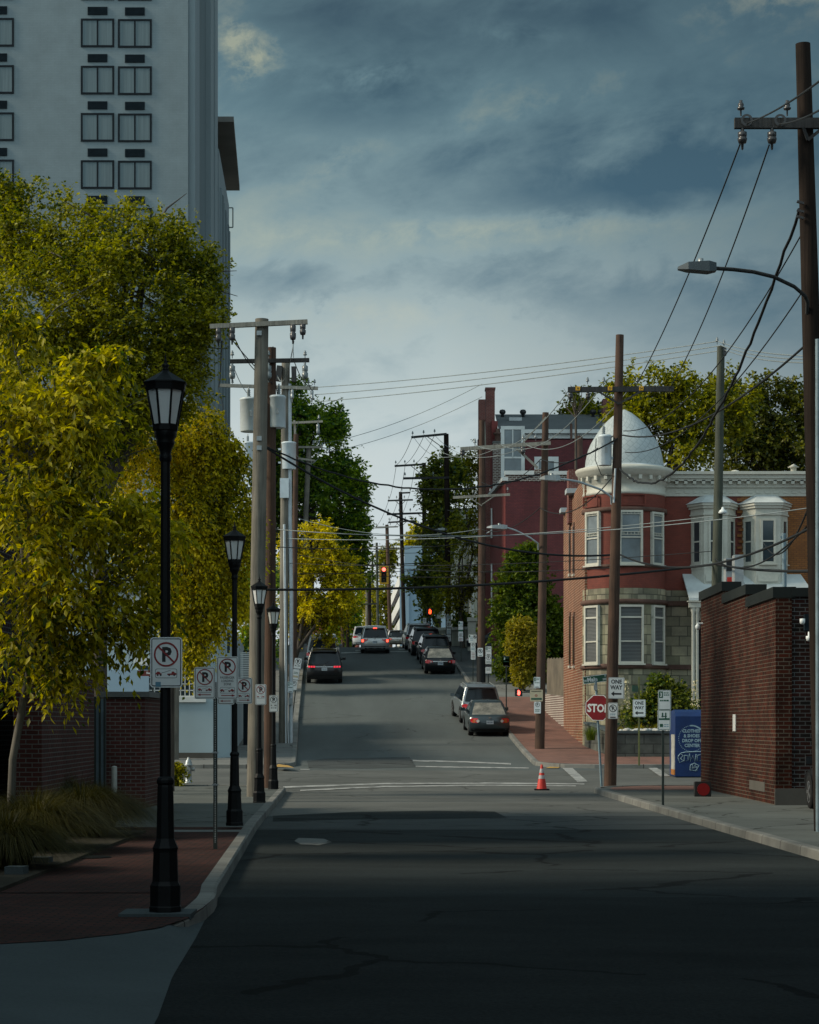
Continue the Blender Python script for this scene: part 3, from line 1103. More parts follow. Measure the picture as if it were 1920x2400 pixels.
lamp0 = make_lamp('tall black lantern lamp, nearest one, towing sign on its post')
LAMPS = [(388, 2137, 250), (550, 1935, 136.6), (608, 1884, 102.7), (641, 1852, 85.5)]
LL = [None, 'black lantern lamp with a pair of arrow signs on its post',
      'black lantern lamp standing in front of the thick gray pole', 'black lantern lamp standing in front of the brown pole, smallest of the row']
for i, (px, py, s) in enumerate(LAMPS):
    o = lamp0 if i == 0 else copy_tree(lamp0)
    if LL[i]:
        o['label'] = LL[i]
    o.location = at(px, py, s)
    k = 1.0 if i == 0 else 1.0
    o.rotation_euler = (0, 0, .04)

# ------------------------------------------------------------------ signs
SW, SB, SR, SG = 0, 1, 2, 3
SIGN_M = lambda *x: [M[k] for k in x]


class Sign:
    """a thin panel; u to the right, v up as the reader sees it, facing n"""

    def __init__(self, c, n=(0, -1, 0), roll=0.0):
        self.r, self.u, self.n = basis(n)
        if roll:
            c_, s_ = math.cos(roll), math.sin(roll)
            r, u = self.r, self.u
            self.r, self.u = r * c_ + u * s_, u * c_ - r * s_
        self.c = Vector(c)
        self.p, self.t = MB(), MB()

    def P(self, x, y, lift=.004):
        return self.c + self.r * x + self.u * y + self.n * lift

    def panel(self, w, h, border=None, x=0, y=0, m=0, rad=.03, edge=.012, bw=.008, inner=None):
        self.p.prism(rrect(w, h, rad), self.P(x, y, -.002), self.r, self.u, self.n, .004, m)
        if border is not None:
            self.p.flat(rrect(w - 2 * edge, h - 2 * edge, max(rad - edge, .006)), self.P(x, y, .0035), self.r, self.u, border)
            self.p.flat(rrect(w - 2 * edge - 2 * bw, h - 2 * edge - 2 * bw, max(rad - edge - bw, .004)), self.P(x, y, .005), self.r, self.u, m if inner is None else inner)

    def rect(self, x, y, w, h, m, lift=.0065):
        self.t.flat([(-w / 2, -h / 2), (w / 2, -h / 2), (w / 2, h / 2), (-w / 2, h / 2)], self.P(x, y, lift), self.r, self.u, m)

    def text(self, s, x, y, h=None, w=None, m=1, bold=.03, squeeze=.85, lift=.0065):
        self.t.text(s, self.P(x, y, lift), self.r, self.u, h, w, m, bold, squeeze)

    def ring(self, x, y, r0, r1, m, slash=True, lift=.008):
        self.t.ring(r0, r1, self.P(x, y, lift), self.r, self.u, m)
        if slash:
            w = (r1 - r0) * .5
            d, e = (r0 + .001) * .7071, w * .7071
            self.t.flat([(-d - e, d - e), (d - e, -d - e), (d + e, -d + e), (-d + e, d + e)], self.P(x, y, lift + .001), self.r, self.u, m)

    def arrow(self, x, y, L, h, d, m):
        """d = -1 left, 1 right, 0 both"""
        self.rect(x, y, L * .8, h * .34, m)
        for q in ((-1, 1) if d == 0 else (d,)):
            self.t.flat([(q * L * .28, h * .55), (q * L * .28, -h * .55), (q * L * .5, 0)][::(-1 if q > 0 else 1)], self.P(x, y, .0067), self.r, self.u, m)

    def tow(self, x, y, w, h, mb_=1, mr=2):
        """framed picture of a truck lifting a car"""
        self.t.flat(rrect(w, h, h * .2), self.P(x, y, .0062), self.r, self.u, mb_)
        self.t.flat(rrect(w * .96, h * .91, h * .17), self.P(x, y, .0072), self.r, self.u, 0)
        k = w / 2
        car = [(-.96, -.10), (-.42, -.10), (-.40, .02), (-.52, .10), (-.62, .30), (-.82, .32), (-.92, .12), (-.96, .10)]
        trk = [(.10, -.18), (.94, -.18), (.94, .10), (.80, .14), (.70, .34), (.52, .34), (.48, .06), (.10, .02)]
        for q in (car, trk):
            self.t.flat([(a * k, b * k * .62 - .04 * k) for a, b in q], self.P(x, y, .0080), self.r, self.u, mr)
        for a in (-.78, -.5, .28, .74):
            self.t.flat([(a * k + .085 * k * math.cos(t * math.pi / 5), -.16 * k + .085 * k * math.sin(t * math.pi / 5)) for t in range(10)], self.P(x, y, .0088), self.r, self.u, mb_)
        self.t.flat([(-.42 * k, .02 * k), (.40 * k, .26 * k), (.40 * k, .30 * k), (-.42 * k, .05 * k)], self.P(x, y, .0084), self.r, self.u, mb_)

    def lines(self, x, y, w, n, gap, m=1, h=.012):
        """rows of print too small to read, as runs of short words"""
        rnd = random.Random(int(abs(x * 991 + y * 777 + w * 313)) + n)
        for i in range(n):
            a = -w / 2
            while a < w / 2 - .01:
                q = min(rnd.uniform(.02, .055), w / 2 - a)
                self.rect(x + a + q / 2, y - i * gap, q, h, m)
                a += q + .010

    def done(self, t, mats, name='panel'):
        p = self.p.build(name, mats, t)
        if self.t.v:
            self.t.build('lettering', mats, p)
        return p


STD = [M['sign_white'], M['sign_black'], M['sign_red'], M['sign_green'], M['sign_blue'], M['sign_tan']]


def no_park(S, w, h, x=0, y=0, arrow=None, text=None, red=2, ring=None, top=None, tow=True):
    S.panel(w, h, 1, x, y)
    R = ring or w * .385
    cy = y + h / 2 - (top or .028) - R
    S.text('P', x + R * .06, cy, h=R * 1.22, m=1, bold=.045, squeeze=.95)
    S.ring(x, cy, R * .86, R, red)
    yy = cy - R
    if text:
        for i, ln in enumerate(text):
            S.text(ln, x, yy - .034 - i * .047, h=.033, m=1, bold=.012, squeeze=.86)
        yy -= .047 * len(text) + .012
    if tow:
        S.tow(x, yy - .062, w * .68, .088, 1, red)
        yy -= .115
    if arrow is not None:
        S.arrow(x, yy - .022, w * .72, .034, arrow, red if red != 1 else 1)


t = thing('no_parking_sign', 'no parking sign with red ring and tow truck, largest, on nearest lamp post', 'parking sign', group='no parking signs on the lamp posts')
S = Sign(at(392, 1553, 250) + Vector((0, -.075, 0)))
no_park(S, .30, .47, top=.045)
S.rect(-.075, -.205, .05, .045, 4)
S.done(t, STD)

t = thing('loading_zone_sign', 'perforated square post carrying passenger loading zone sign and no parking sign', 'parking sign')
b, s = on(505, 1990)
mb = MB()
mb.box((b.x, b.y, b.z + 1.18), (.055, .055, 2.42))
mb.build('post', M['green_steel'], t)
hp = MB()
for k in range(88):
    hp.box((b.x, b.y - .0285, b.z + .1 + k * .0254), (.010, .003, .010))
hp.build('hole', M['sign_white'], t)
cl = MB()
for z in (.92, 1.38):
    cl.box((b.x, b.y, b.z + z), (.085, .07, .022))
cl.build('clamp', M['galv'], t)
ss = s
S = Sign(at(481, 1601, ss) + Vector((0, -.045, 0)))
no_park(S, .30, .457, arrow=-1)
S.done(t, STD)
S = Sign(at(534, 1589, ss) + Vector((0, -.055, 0)))
no_park(S, .31, .61, arrow=1, text=('PASSENGER', 'LOADING', 'ZONE'))
S.done(t, STD)

for nm, px, py, s, ar, lab in (('no_parking_sign', 573, 1619, 136.6, 1, 'no parking sign with a right arrow, second lamp post'),
                               ('no_parking_sign', 531, 1621, 136.6, -1, 'no parking sign with left arrow half hidden behind loading zone sign')):
    t = thing(nm, lab, 'parking sign', group='no parking signs on the lamp posts')
    S = Sign(at(px, py, s) + Vector((0, -.085 - (.004 if ar < 0 else 0), 0)))
    no_park(S, .285, .445, arrow=ar)
    S.done(t, STD)
t = thing('no_parking_sign', 'narrow no parking sign with thin red ring on third lamp post', 'parking sign', group='no parking signs on the lamp posts')
S = Sign(at(612, 1628, 102.7) + Vector((0, -.085, 0)))
no_park(S, .25, .47)
S.done(t, STD)
t = thing('no_parking_sign', 'small black and white no parking sign with double arrow on last lamp post', 'parking sign', group='no parking signs on the lamp posts')
S = Sign(at(642, 1649, 85.5) + Vector((0, -.085, 0)))
no_park(S, .24, .46, arrow=0, red=1)
S.done(t, STD)


def post(t, b, h, w=.05, m='green_steel', lean=(0, 0)):
    mb = MB()
    mb.beam((b.x, b.y, b.z - .02), (b.x + lean[0], b.y + lean[1], b.z + h), w, w)
    mb.build('post', M[m], t)


def hours_sign(S, y, w=.30, h=.457, num='3', bot=True):
    """permit parking plate: big numeral on a green block, print below"""
    S.panel(w, h, 3, 0, y)
    S.rect(-w * .28, y + h * .27, w * .30, h * .32, 3)
    S.text(num, -w * .28, y + h * .27, h=h * .22, m=0, bold=.03, lift=.008)
    S.lines(w * .14, y + h * .36, w * .42, 2, .045, 3, .022)
    S.lines(0, y - h * .02, w * .72, 1, .05, 3, .032)
    if bot:
        S.rect(0, y - h * .40, w * .55, .022, 1)


def pay_sign(S, y, w=.30, h=.43):
    S.panel(w, h, 3, 0, y)
    S.text('P', .004, y + h * .20, h=.13, m=1, bold=.03)
    S.ring(0, y + h * .20, .088, .105, 1, False)
    S.lines(0, y - h * .20, w * .7, 2, .055, 3, .024)


# --- right-hand corner signs
t = thing('stop_sign', 'red octagonal stop sign under a green street name blade on leaning post', 'road sign')
b, s = on(1409, 1842)
s = 80.0
top = at(1396, 1585, s)
base = at(1410, 1845, s)
mb = MB()
mb.tube([base, top + Vector((0, 0, -.05))], .035, 8)
mb.build('post', M['blue_steel'], t)
S = Sign(at(1402, 1659, s) + Vector((0, -.06, 0)), (-.22, -1, 0), -.03)
for rr, m_, l_ in ((.405, 0, 0), (.385, 1, .004)):
    pts = [(rr * math.cos(OCT + k * math.pi / 4), rr * math.sin(OCT + k * math.pi / 4)) for k in range(8)]
    if m_ == 0:
        S.p.prism(pts, S.P(0, 0, -.002), S.r, S.u, S.n, .004, 0)
    else:
        S.p.flat(pts, S.P(0, 0, .005), S.r, S.u, 1)
S.text('STOP', 0, -.01, h=.25, w=.64, m=0, bold=.035)
S.done(t, [M['sign_white'], M['stop_red']], 'sign_face')
S = Sign(at(1396, 1593, s) + Vector((0, -.02, .02)), (.12, -1, 0), .13)
S.panel(.74, .215, 0, rad=.01, edge=.0, bw=.014, m=0, inner=1)
S.text('W', -.31, -.02, h=.075, m=0, bold=.03)
S.text('Main', -.10, .0, h=.135, m=0, bold=.035, squeeze=.9)
S.text('ST', .30, .055, h=.045, m=0, bold=.03)
S.text('2000', .27, -.035, h=.06, m=0, bold=.02)
S.done(t, [M['sign_white'], M['sign_green']], 'street_name_blade')
mb = MB()
mb.box(at(1396, 1611, s), (.10, .08, .16))
mb.build('blade_bracket', M['galv'], t)


def one_way(S, w=.457, h=.61):
    S.panel(w, h, 1)
    S.text('ONE', 0, .185, h=.125, w=.31, m=1, bold=.03)
    S.text('WAY', 0, .02, h=.125, w=.35, m=1, bold=.03)
    S.t.flat([(-.15, -.165), (-.06, -.24), (-.06, -.19), (.15, -.19), (.15, -.14), (-.06, -.14), (-.06, -.09)], S.P(0, 0, .0065), S.r, S.u, 1)


t = thing('one_way_sign', 'one way sign fixed high on brown pole, beside street name blade', 'road sign', group='one way signs at the corner')
S = Sign(at(1443, 1613, 81.3) + Vector((0, -.22, 0)), (-.05, -1, 0), -.02)
one_way(S)
S.done(t, STD)
t = thing('no_parking_sign', 'small no parking sign on brown pole, overlapping edge of stop sign', 'parking sign')
S = Sign(at(1435, 1666, 81.3) + Vector((0, -.235, 0)), (-.1, -1, 0))
S.panel(.285, .46, 1)
S.text('P', .004, .07, h=.115, m=1, bold=.03)
S.ring(0, .07, .088, .108, 1)
S.lines(0, -.09, .16, 2, .03, 4, .016)
S.rect(0, -.185, .16, .028, 1)
S.done(t, STD)
t = thing('one_way_sign', 'one way sign on olive post before the stone planter wall', 'road sign', group='one way signs at the corner')
b, s = on(1498, 1793)
post(t, b, 3.1, .06, 'olive_steel')
S = Sign(Vector((b.x, b.y - .05, (HZ - 1660) / s)))
one_way(S)
S.done(t, STD)
# the back of another blade on the same post
S = Sign(Vector((b.x - .14, b.y - .02, (HZ - 1614) / s)), (.9, -.45, 0))
S.panel(.60, .22, None, m=0, rad=.01)
S.p.build('street_name_blade', M['sign_green'], t)
t = thing('parking_sign', 'two parking plates, numeral three on top, on dark post by kerb', 'parking sign')
b, s = on(1554, 1888)
post(t, b, 2.4)
S = Sign(Vector((b.x + .03, b.y - .045, (HZ - 1641) / s)))
hours_sign(S, 0, .285, .44, '3', False)
S.done(t, STD)
S = Sign(Vector((b.x + .02, b.y - .045, (HZ - 1687.5) / s)))
S.panel(.285, .45, 3)
S.rect(0, .02, .235, .04, 3)
S.rect(-.035, .11, .03, .10, 3)
S.rect(.035, .10, .03, .12, 3)
S.rect(0, .08, .12, .02, 3)
S.rect(-.06, -.12, .07, .07, 3)
S.lines(.05, -.10, .1, 2, .04, 4)
S.done(t, STD)
t = thing('parking_sign', 'white parking sign cut by right picture edge, beside tall dark pole', 'parking sign')
S = Sign(at(1922, 1617, 135))
no_park(S, .30, .53, red=1, ring=.10)
S.done(t, STD)
b = at(1930, 1617, 135)
mb = MB()
mb.beam((b.x, b.y + .04, zr(36) + .12), (b.x, b.y + .04, b.z + .3), .05, .05)
mb.build('post', M['galv'], t)

# --- signs on the hill, right-hand pavement
t = thing('parking_sign', 'permit parking plate with numeral on dark post right of gray suv', 'parking sign')
S = Sign(at(1187, 1550, 53))
S.panel(.30, .46, 3)
hours_sign(S, 0, .30, .457)
S.done(t, STD)
b = at(1187, 1550, 53)
mb = MB()
mb.beam((b.x, b.y + .04, zr(b.y) + .1), (b.x, b.y + .04, b.z + .2), .055, .055)
mb.build('post', M['green_steel'], t)
t = thing('parking_sign', 'stacked parking plates with circled letter and brown strip on dark post', 'parking sign')
S = Sign(at(1145, 1536, 48))
hours_sign(S, .22, .30, .44)
pay_sign(S, -.21)
S.p.prism(rrect(.30, .11, .01), S.P(0, -.50, 0), S.r, S.u, S.n, .004, 1)
S.panel(.30, .32, 3, 0, -.73)
S.lines(0, -.66, .2, 2, .06, 3, .03)
S.done(t, STD)
b = at(1145, 1536, 48)
mb = MB()
mb.beam((b.x, b.y + .04, zr(b.y) + .1), (b.x, b.y + .04, b.z + .4), .06, .06)
mb.build('post', M['green_steel'], t)
t = thing('no_parking_sign', 'no parking sign on the brown pole above its dark sleeve', 'parking sign')
S = Sign(at(1125.5, 1529, 42.7) + Vector((0, -.27, 0)))
S.panel(.30, .47, None)
S.text('P', .004, .06, h=.13, m=1, bold=.03)
S.ring(0, .06, .095, .12, 1)
S.rect(0, -.17, .18, .03, 1)
S.done(t, STD)
t = thing('parking_sign', 'wide plate with no parking ring above a narrow pay plate, thin post', 'parking sign')
S = Sign(at(1108, 1497, 42))
S.panel(.44, .46, None)
S.text('P', .12, .1, h=.11, m=1, bold=.03)
S.ring(.12, .1, .075, .095, 1)
S.rect(-.17, .14, .06, .12, 3)
S.lines(-.06, .1, .14, 3, .09, 4, .03)
S.panel(.27, .46, None, .02, -.47)
S.text('P', .02, -.34, h=.11, m=1, bold=.03)
S.ring(.02, -.34, .075, .09, 1, False)
S.lines(.02, -.52, .18, 2, .07, 4, .03)
S.panel(.26, .46, None, .03, -.935)
S.lines(.03, -.80, .18, 4, .09, 2, .03)
S.done(t, STD)
b = at(1109, 1497, 42)
mb = MB()
mb.beam((b.x, b.y + .04, zr(b.y) + .1), (b.x, b.y + .04, b.z + .1), .05, .05)
mb.build('post', M['green_steel'], t)
t = thing('parking_sign', 'four parking plates in one column on dark post before cream wall', 'parking sign')
S = Sign(at(1080, 1480, 38))
for k, q in enumerate((0, 1, 2, 3)):
    S.panel(.29, .30, None, 0, .48 - k * .315)
S.rect(-.09, .52, .09, .14, 3)
S.lines(.04, .50, .14, 2, .1, 4, .04)
S.rect(0, .06, .29, .10, 3)
S.lines(0, -.16, .2, 2, .1, 1, .045)
S.lines(0, -.44, .2, 3, .08, 2, .03)
S.done(t, STD)
b = at(1081, 1480, 38)
mb = MB()
mb.beam((b.x, b.y + .04, zr(b.y) + .1), (b.x, b.y + .04, b.z + .5), .06, .06)
mb.build('post', M['green_steel'], t)
t = thing('parking_sign', 'tall column of pale parking plates fixed to dark pole by black suvs', 'parking sign')
S = Sign(at(1052, 1471, 34.5))
for k in range(4):
    S.panel(.30, .44, None, 0, .70 - k * .47)
S.lines(0, .78, .2, 3, .1, 4, .05)
S.text('P', 0, .22, h=.14, m=1, bold=.03)
S.ring(0, .22, .10, .12, 1, False)
S.rect(0, -.02, .30, .07, 1)
S.lines(0, -.2, .2, 3, .1, 4, .04)
S.lines(0, -.66, .2, 3, .1, 1, .045)
S.done(t, STD)
t = thing('no_parking_sign', 'small white no parking sign near the lit hand signal', 'parking sign')
S = Sign(at(995.5, 1455, 33))
S.panel(.24, .42, None)
S.text('P', 0, .05, h=.12, m=1, bold=.03)
S.ring(0, .05, .08, .1, 1)
S.done(t, STD)
t = thing('parking_sign', 'hours plate, tan notice and circled letter plate on the brown pole', 'parking sign')
S = Sign(at(1258, 1600, 59.5) + Vector((0, -.2, 0)))
hours_sign(S, 0, .26, .44, '1')
S.panel(.50, .46, None, -.02, -.51, m=5)
S.lines(-.02, -.34, .4, 1, .05, 1, .03)
S.ring(-.03, -.51, .035, .05, 2)
S.rect(-.02, -.64, .42, .07, 3)
S.rect(.15, -.655, .05, .05, 4)
S.panel(.27, .46, None, .02, -.985)
S.text('P', .02, -.87, h=.11, m=1, bold=.03)
S.ring(.02, -.87, .075, .09, 1, False)
S.lines(.02, -1.06, .18, 2, .06, 3, .025)
S.done(t, STD)
# --- signs on the hill, left kerb
t = thing('parking_sign', 'leaning column of parking plates on gray conduit side at left kerb', 'parking sign')
S = Sign(at(698, 1555, 50), (0, -1, 0), -.13)
no_park(S, .34, .50, red=1, tow=True)
S.panel(.32, .50, 4, -.03, -.52)
S.lines(-.03, -.42, .2, 2, .06, 3, .03)
S.rect(-.03, -.62, .26, .09, 5)
S.panel(.32, .46, None, -.06, -1.02, m=0)
S.text('P', -.06, -.95, h=.15, m=1, bold=.03)
S.ring(-.06, -.95, .10, .12, 1, False)
S.done(t, STD)
b = at(697, 1600, 50)
mb = MB()
mb.beam((b.x - .25, b.y + .04, zr(b.y) + .1), (b.x + .08, b.y + .04, b.z + 1.1), .05, .05)
mb.build('post', M['green_steel'], t)
t = thing('parking_sign', 'small permit plate with numeral strapped to the conduit pole', 'parking sign')
S = Sign(at(679, 1611, 57) + Vector((.05, -.28, 0)))
hours_sign(S, 0, .24, .46, '2')
S.done(t, STD)
t = thing('street_name_sign', 'brown street name sign standing before the gray building, partly hidden', 'street sign')
S = Sign(at(356, 1578, 66))
S.panel(1.02, .20, None, rad=.01)
S.text('Shawn Jos', 0, 0, h=.11, m=1, bold=.02)
S.done(t, [M['sign_brown'], M['sign_white']])
b = at(358, 1578, 66)
mb = MB()
mb.beam((b.x, b.y + .03, zr(b.y) + .1), (b.x, b.y + .03, b.z + .1), .05, .05)
mb.build('post', M['green_steel'], t)

# ------------------------------------------------------------------ signals
t = thing('traffic_light', 'yellow three lens traffic light showing red above the road crest', 'traffic light')
c = at(900, 1347, 36)
mb = MB()
mb.prism(rrect(.60, 1.22, .06), c, (1, 0, 0), (0, 0, 1), (0, 1, 0), .04)
mb.prism(rrect(.36, 1.06, .04), c + Vector((0, .04, 0)), (1, 0, 0), (0, 0, 1), (0, 1, 0), .18)
mb.build('housing', M['signal_yellow'], t)
mb = MB()
mb.prism(rrect(.34, 1.00, .04), c + Vector((0, -.006, 0)), (1, 0, 0), (0, 0, 1), (0, 1, 0), .005)
mb.build('face', M['signal_black'], t)
for k, m_ in enumerate(('signal_red', 'lens_dark_red', 'lens_dark_green')):
    z = .34 - .34 * k
    mb = MB()
    mb.lathe([(.001, -.03), (.08, -.022), (.125, 0)], n=18)
    for i, v in enumerate(mb.v):
        mb.v[i] = (c.x + v[0], c.y - .012 + v[2], c.z + z + v[1])
    o = mb.build('lens', M[m_], t)
    vz = MB()
    vs = []
    for a in range(13):
        q = math.radians(-20 + 220 * a / 12)
        vs += [(c.x + .145 * math.cos(q), c.y - .01, c.z + z + .145 * math.sin(q)), (c.x + .15 * math.cos(q), c.y - .20, c.z + z + .15 * math.sin(q))]
    vz.add(vs, [(2 * a, 2 * a + 1, 2 * a + 3, 2 * a + 2) for a in range(12)])
    vz.build('visor', M['signal_black'], o)
mb = MB()
mb.tube([c + Vector((0, .1, .58)), c + Vector((0, .1, .86))], .03, 8)
mb.build('hanger', M['galv'], t)


def hand_signal(name, label, px, py, s, w, pole=True, hand=True):
    t = thing(name, label, 'pedestrian signal')
    c = at(px, py, s)
    mb = MB()
    mb.box(c + Vector((0, .12, 0)), (w, .22, w))
    mb.build('housing', M['signal_black'], t)
    k = w * .5
    mb = MB()
    y = c.y + .008
    palm = [(-.42, -.30), (-.20, -.72), (.26, -.72), (.40, -.25), (.40, .30), (.28, .32), (.24, .02), (.22, .58), (.08, .60), (.06, .08), (.02, .68), (-.12, .68), (-.12, .06), (-.18, .54), (-.30, .52), (-.28, -.12)]
    mb.prism([(a * k, b * k) for a, b in palm], (c.x, y - .014, c.z), (1, 0, 0), (0, 0, 1), (0, 1, 0), .012)
    mb.build('lit_hand', M['hand_red'] if hand else M['signal_red'], t)
    if pole:
        mb = MB()
        mb.tube([(c.x, c.y + .2, zr(c.y)), (c.x, c.y + .2, c.z + .3)], .06, 8)
        mb.build('post', M['green_steel'], t)
    return t, c


hand_signal('pedestrian_signal', 'lit red hand signal on post by the crest crossing', 1008, 1433, 34, .50)
t, c = hand_signal('pedestrian_signal', 'lit red hand signal above brick pavement, bracketed to brown pole', 1216, 1623, 59.5, .29, False, False)
mb = MB()
mb.tube([c + Vector((.13, .12, 0)), at(1262, 1622, 59.5) + Vector((0, .1, 0))], .018, 6)
mb.build('bracket', M['signal_black'], t)

t = thing('warning_light', 'black box with round red lamp at the foot of brick building', 'warning light')
c = at(1648, 1850, 95)
mb = MB()
mb.prism(rrect(.40, .38, .03), c, (1, 0, 0), (0, 0, 1), (0, 1, 0), .22)
mb.build('housing', M['signal_black'], t)
mb = MB()
mb.prism([(.155 * math.cos(a * math.pi / 12), .155 * math.sin(a * math.pi / 12)) for a in range(24)], c + Vector((.01, -.02, 0)), (1, 0, 0), (0, 0, 1), (0, 1, 0), .02)
mb.build('lens', M['lamp_red_dim'], t)

# ------------------------------------------------------------------ cone, hydrant, bollard, kerb blocks, drop bin
b, s = on(1270, 1852, 0)
t = thing('traffic_cone', 'orange red traffic cone with two pale bands on the road', 'traffic cone', b)
mb = MB()
mb.box((0, 0, .02), (.42, .42, .04))
mb.build('base', M['rubber'], t)
mb = MB()
mb.lathe([(.15, .04), (.145, .06), (.03, .72), (.024, .735), (.001, .74)], n=20)
mb.build('body', M['cone_red'], t)
for z0, z1 in ((.33, .43), (.50, .62)):
    mb = MB()
    f_ = lambda z: .148 - (z - .06) * .1745
    mb.lathe([(f_(z0), z0), (f_(z1), z1)], n=20)
    mb.build('band', M['cone_band'], t)

b, s = on(442, 1835)
t = thing('fire_hydrant', 'silver fire hydrant on the pavement corner', 'fire hydrant', b)
k = .78 / .76
mb = MB()
mb.lathe([(.13, 0), (.13, .04), (.10, .05), (.10, .09), (.095, .10), (.092, .50), (.125, .51), (.125, .545), (.105, .55), (.10, .60), (.075, .67), (.03, .71), (.03, .76), (.001, .765)], n=16)
mb.build('barrel', M['hydrant'], t)
for q in ((1, 0), (-1, 0), (0, -1)):
    mb = MB()
    rr = .05 if q[0] else .065
    mb.tube([(q[0] * .08, q[1] * .08, .40), (q[0] * .16, q[1] * .16, .40)], rr, 12)
    mb.tube([(q[0] * .155, q[1] * .155, .40), (q[0] * .18, q[1] * .18, .40)], rr * 1.25, 8)
    mb.build('nozzle', M['hydrant'], t)

b, s = on(268, 1915)
t = thing('bollard', 'slim white bollard in front of the brick pier', 'bollard', b)
mb = MB()
hh = (1915 - 1795) / s
mb.lathe([(.055, 0), (.055, hh - .03), (.045, hh - .008), (.001, hh)], n=16)
mb.build('post', mat('bollard_white', (.34, .34, .31), .7, .3, 4), t)

for i, (px, py, w, hpx, lab) in enumerate(((70, 2030, .44, 20, 'long low concrete edging block beside the grasses'), (32, 2058, .19, 26, 'short dark concrete edging block at left picture edge'))):
    b, s = on(px, py)
    t = thing('edging_block', lab, 'edging', b, -.1)
    mb = MB()
    mb.box((0, .12, hpx / s / 2), (w + .03, .24, hpx / s))
    mb.build('block', M['concrete_near'], t)

b, s = on(1620, 1818)
s = 72.0
b = at(1612, 1820, s)
t = thing('clothes_drop_bin', 'blue clothes and shoes drop off bin with white graffiti', 'donation bin')
w, h, d = 1.50, 2.12, 1.5
x0 = at(1583, 1820, s).x
zb = b.z
mb = MB()
prof = [(0, 0), (d, 0), (d, h), (.35, h + .06), (.12, h - .02), (0, h - .16)]
mb.prism([(-a, c_) for a, c_ in prof][::-1], (x0, b.y, zb), (0, -1, 0), (0, 0, 1), (1, 0, 0), w)
mb.build('body', M['bin_blue'], t)
mb = MB()
mb.box((x0 - .012, b.y + .5, zb + .72), (.02, .9, 1.3))
mb.build('side_panel', M['bin_white'], t)
mb = MB()
mb.box((x0 - .014, b.y + .5, zb + .14), (.026, .92, .18))
mb.build('orange_strip', mat('bin_orange', (.35, .13, .02), .6, .3, 4), t)
c = at(1621, 1731, F / b.y)
S = Sign((c.x, b.y - .008, c.z))
for i, ln in enumerate(('CLOTHES', '& SHOES', 'DROP OFF', 'CENTER')):
    S.text(ln, -.01 + .012 * i, .25 - i * .158, h=.115, m=0, bold=.04, squeeze=.92, lift=.002)
for k in range(44):
    a = 2 * math.pi * k / 44
    if not (math.radians(10) < a < math.radians(98)):
        S.t.flat([(.42 * math.cos(a) + .015 * math.cos(q), .42 * math.sin(a) + .015 * math.sin(q)) for q in (0, 1.05, 2.1, 3.14, 4.2, 5.2)], S.P(0, 0, .002), S.r, S.u, 0)
S.t.ring(.40, .445, S.P(0, 0, .002), S.r, S.u, 0, 16, math.radians(12), math.radians(96))
S.t.build('lettering', M['graffiti'], t)
gb = MB()
for ln in ([(-.72, -.55), (-.62, -.42), (-.5, -.5), (-.62, -.62), (-.48, -.72), (-.66, -.80), (-.72, -.58)], [(-.46, -.5), (-.46, -.74), (-.3, -.7), (-.3, -.5), (-.46, -.5)],
           [(-.24, -.42), (-.2, -.76), (-.1, -.5), (-.02, -.76), (.04, -.44)], [(.08, -.5), (.08, -.74), (.24, -.72), (.26, -.46), (.08, -.5)],
           [(.3, -.78), (.32, -.44), (.44, -.5), (.34, -.6), (.48, -.78)], [(.5, -.4), (.52, -.8), (.66, -.46), (.7, -.8)],
           [(-.1, -.84), (-.16, -1.12), (0, -.88), (.1, -1.12), (-.14, -1.0), (.14, -.98)], [(-.2, -.9), (-.22, -1.1), (.02, -1.14), (.16, -.92), (-.04, -.82), (-.2, -.9)],
           [(.42, -.92), (.44, -1.04), (.52, -.96), (.42, -.92)], [(.56, -1.06), (.57, -.92), (.64, -.96)], [(-.6, -.4), (-.4, -.36), (.1, -.34), (.6, -.34)]):
    gb.tube([(c.x + .12 + a_ * .78, b.y - .006, c.z - .16 + c_ * .78) for a_, c_ in ln], .015, 5)
gb.build('graffiti', M['graffiti'], t)
# ------------------------------------------------------------------ utility poles
def lerp(a, b, t):
    return a + (b - a) * t


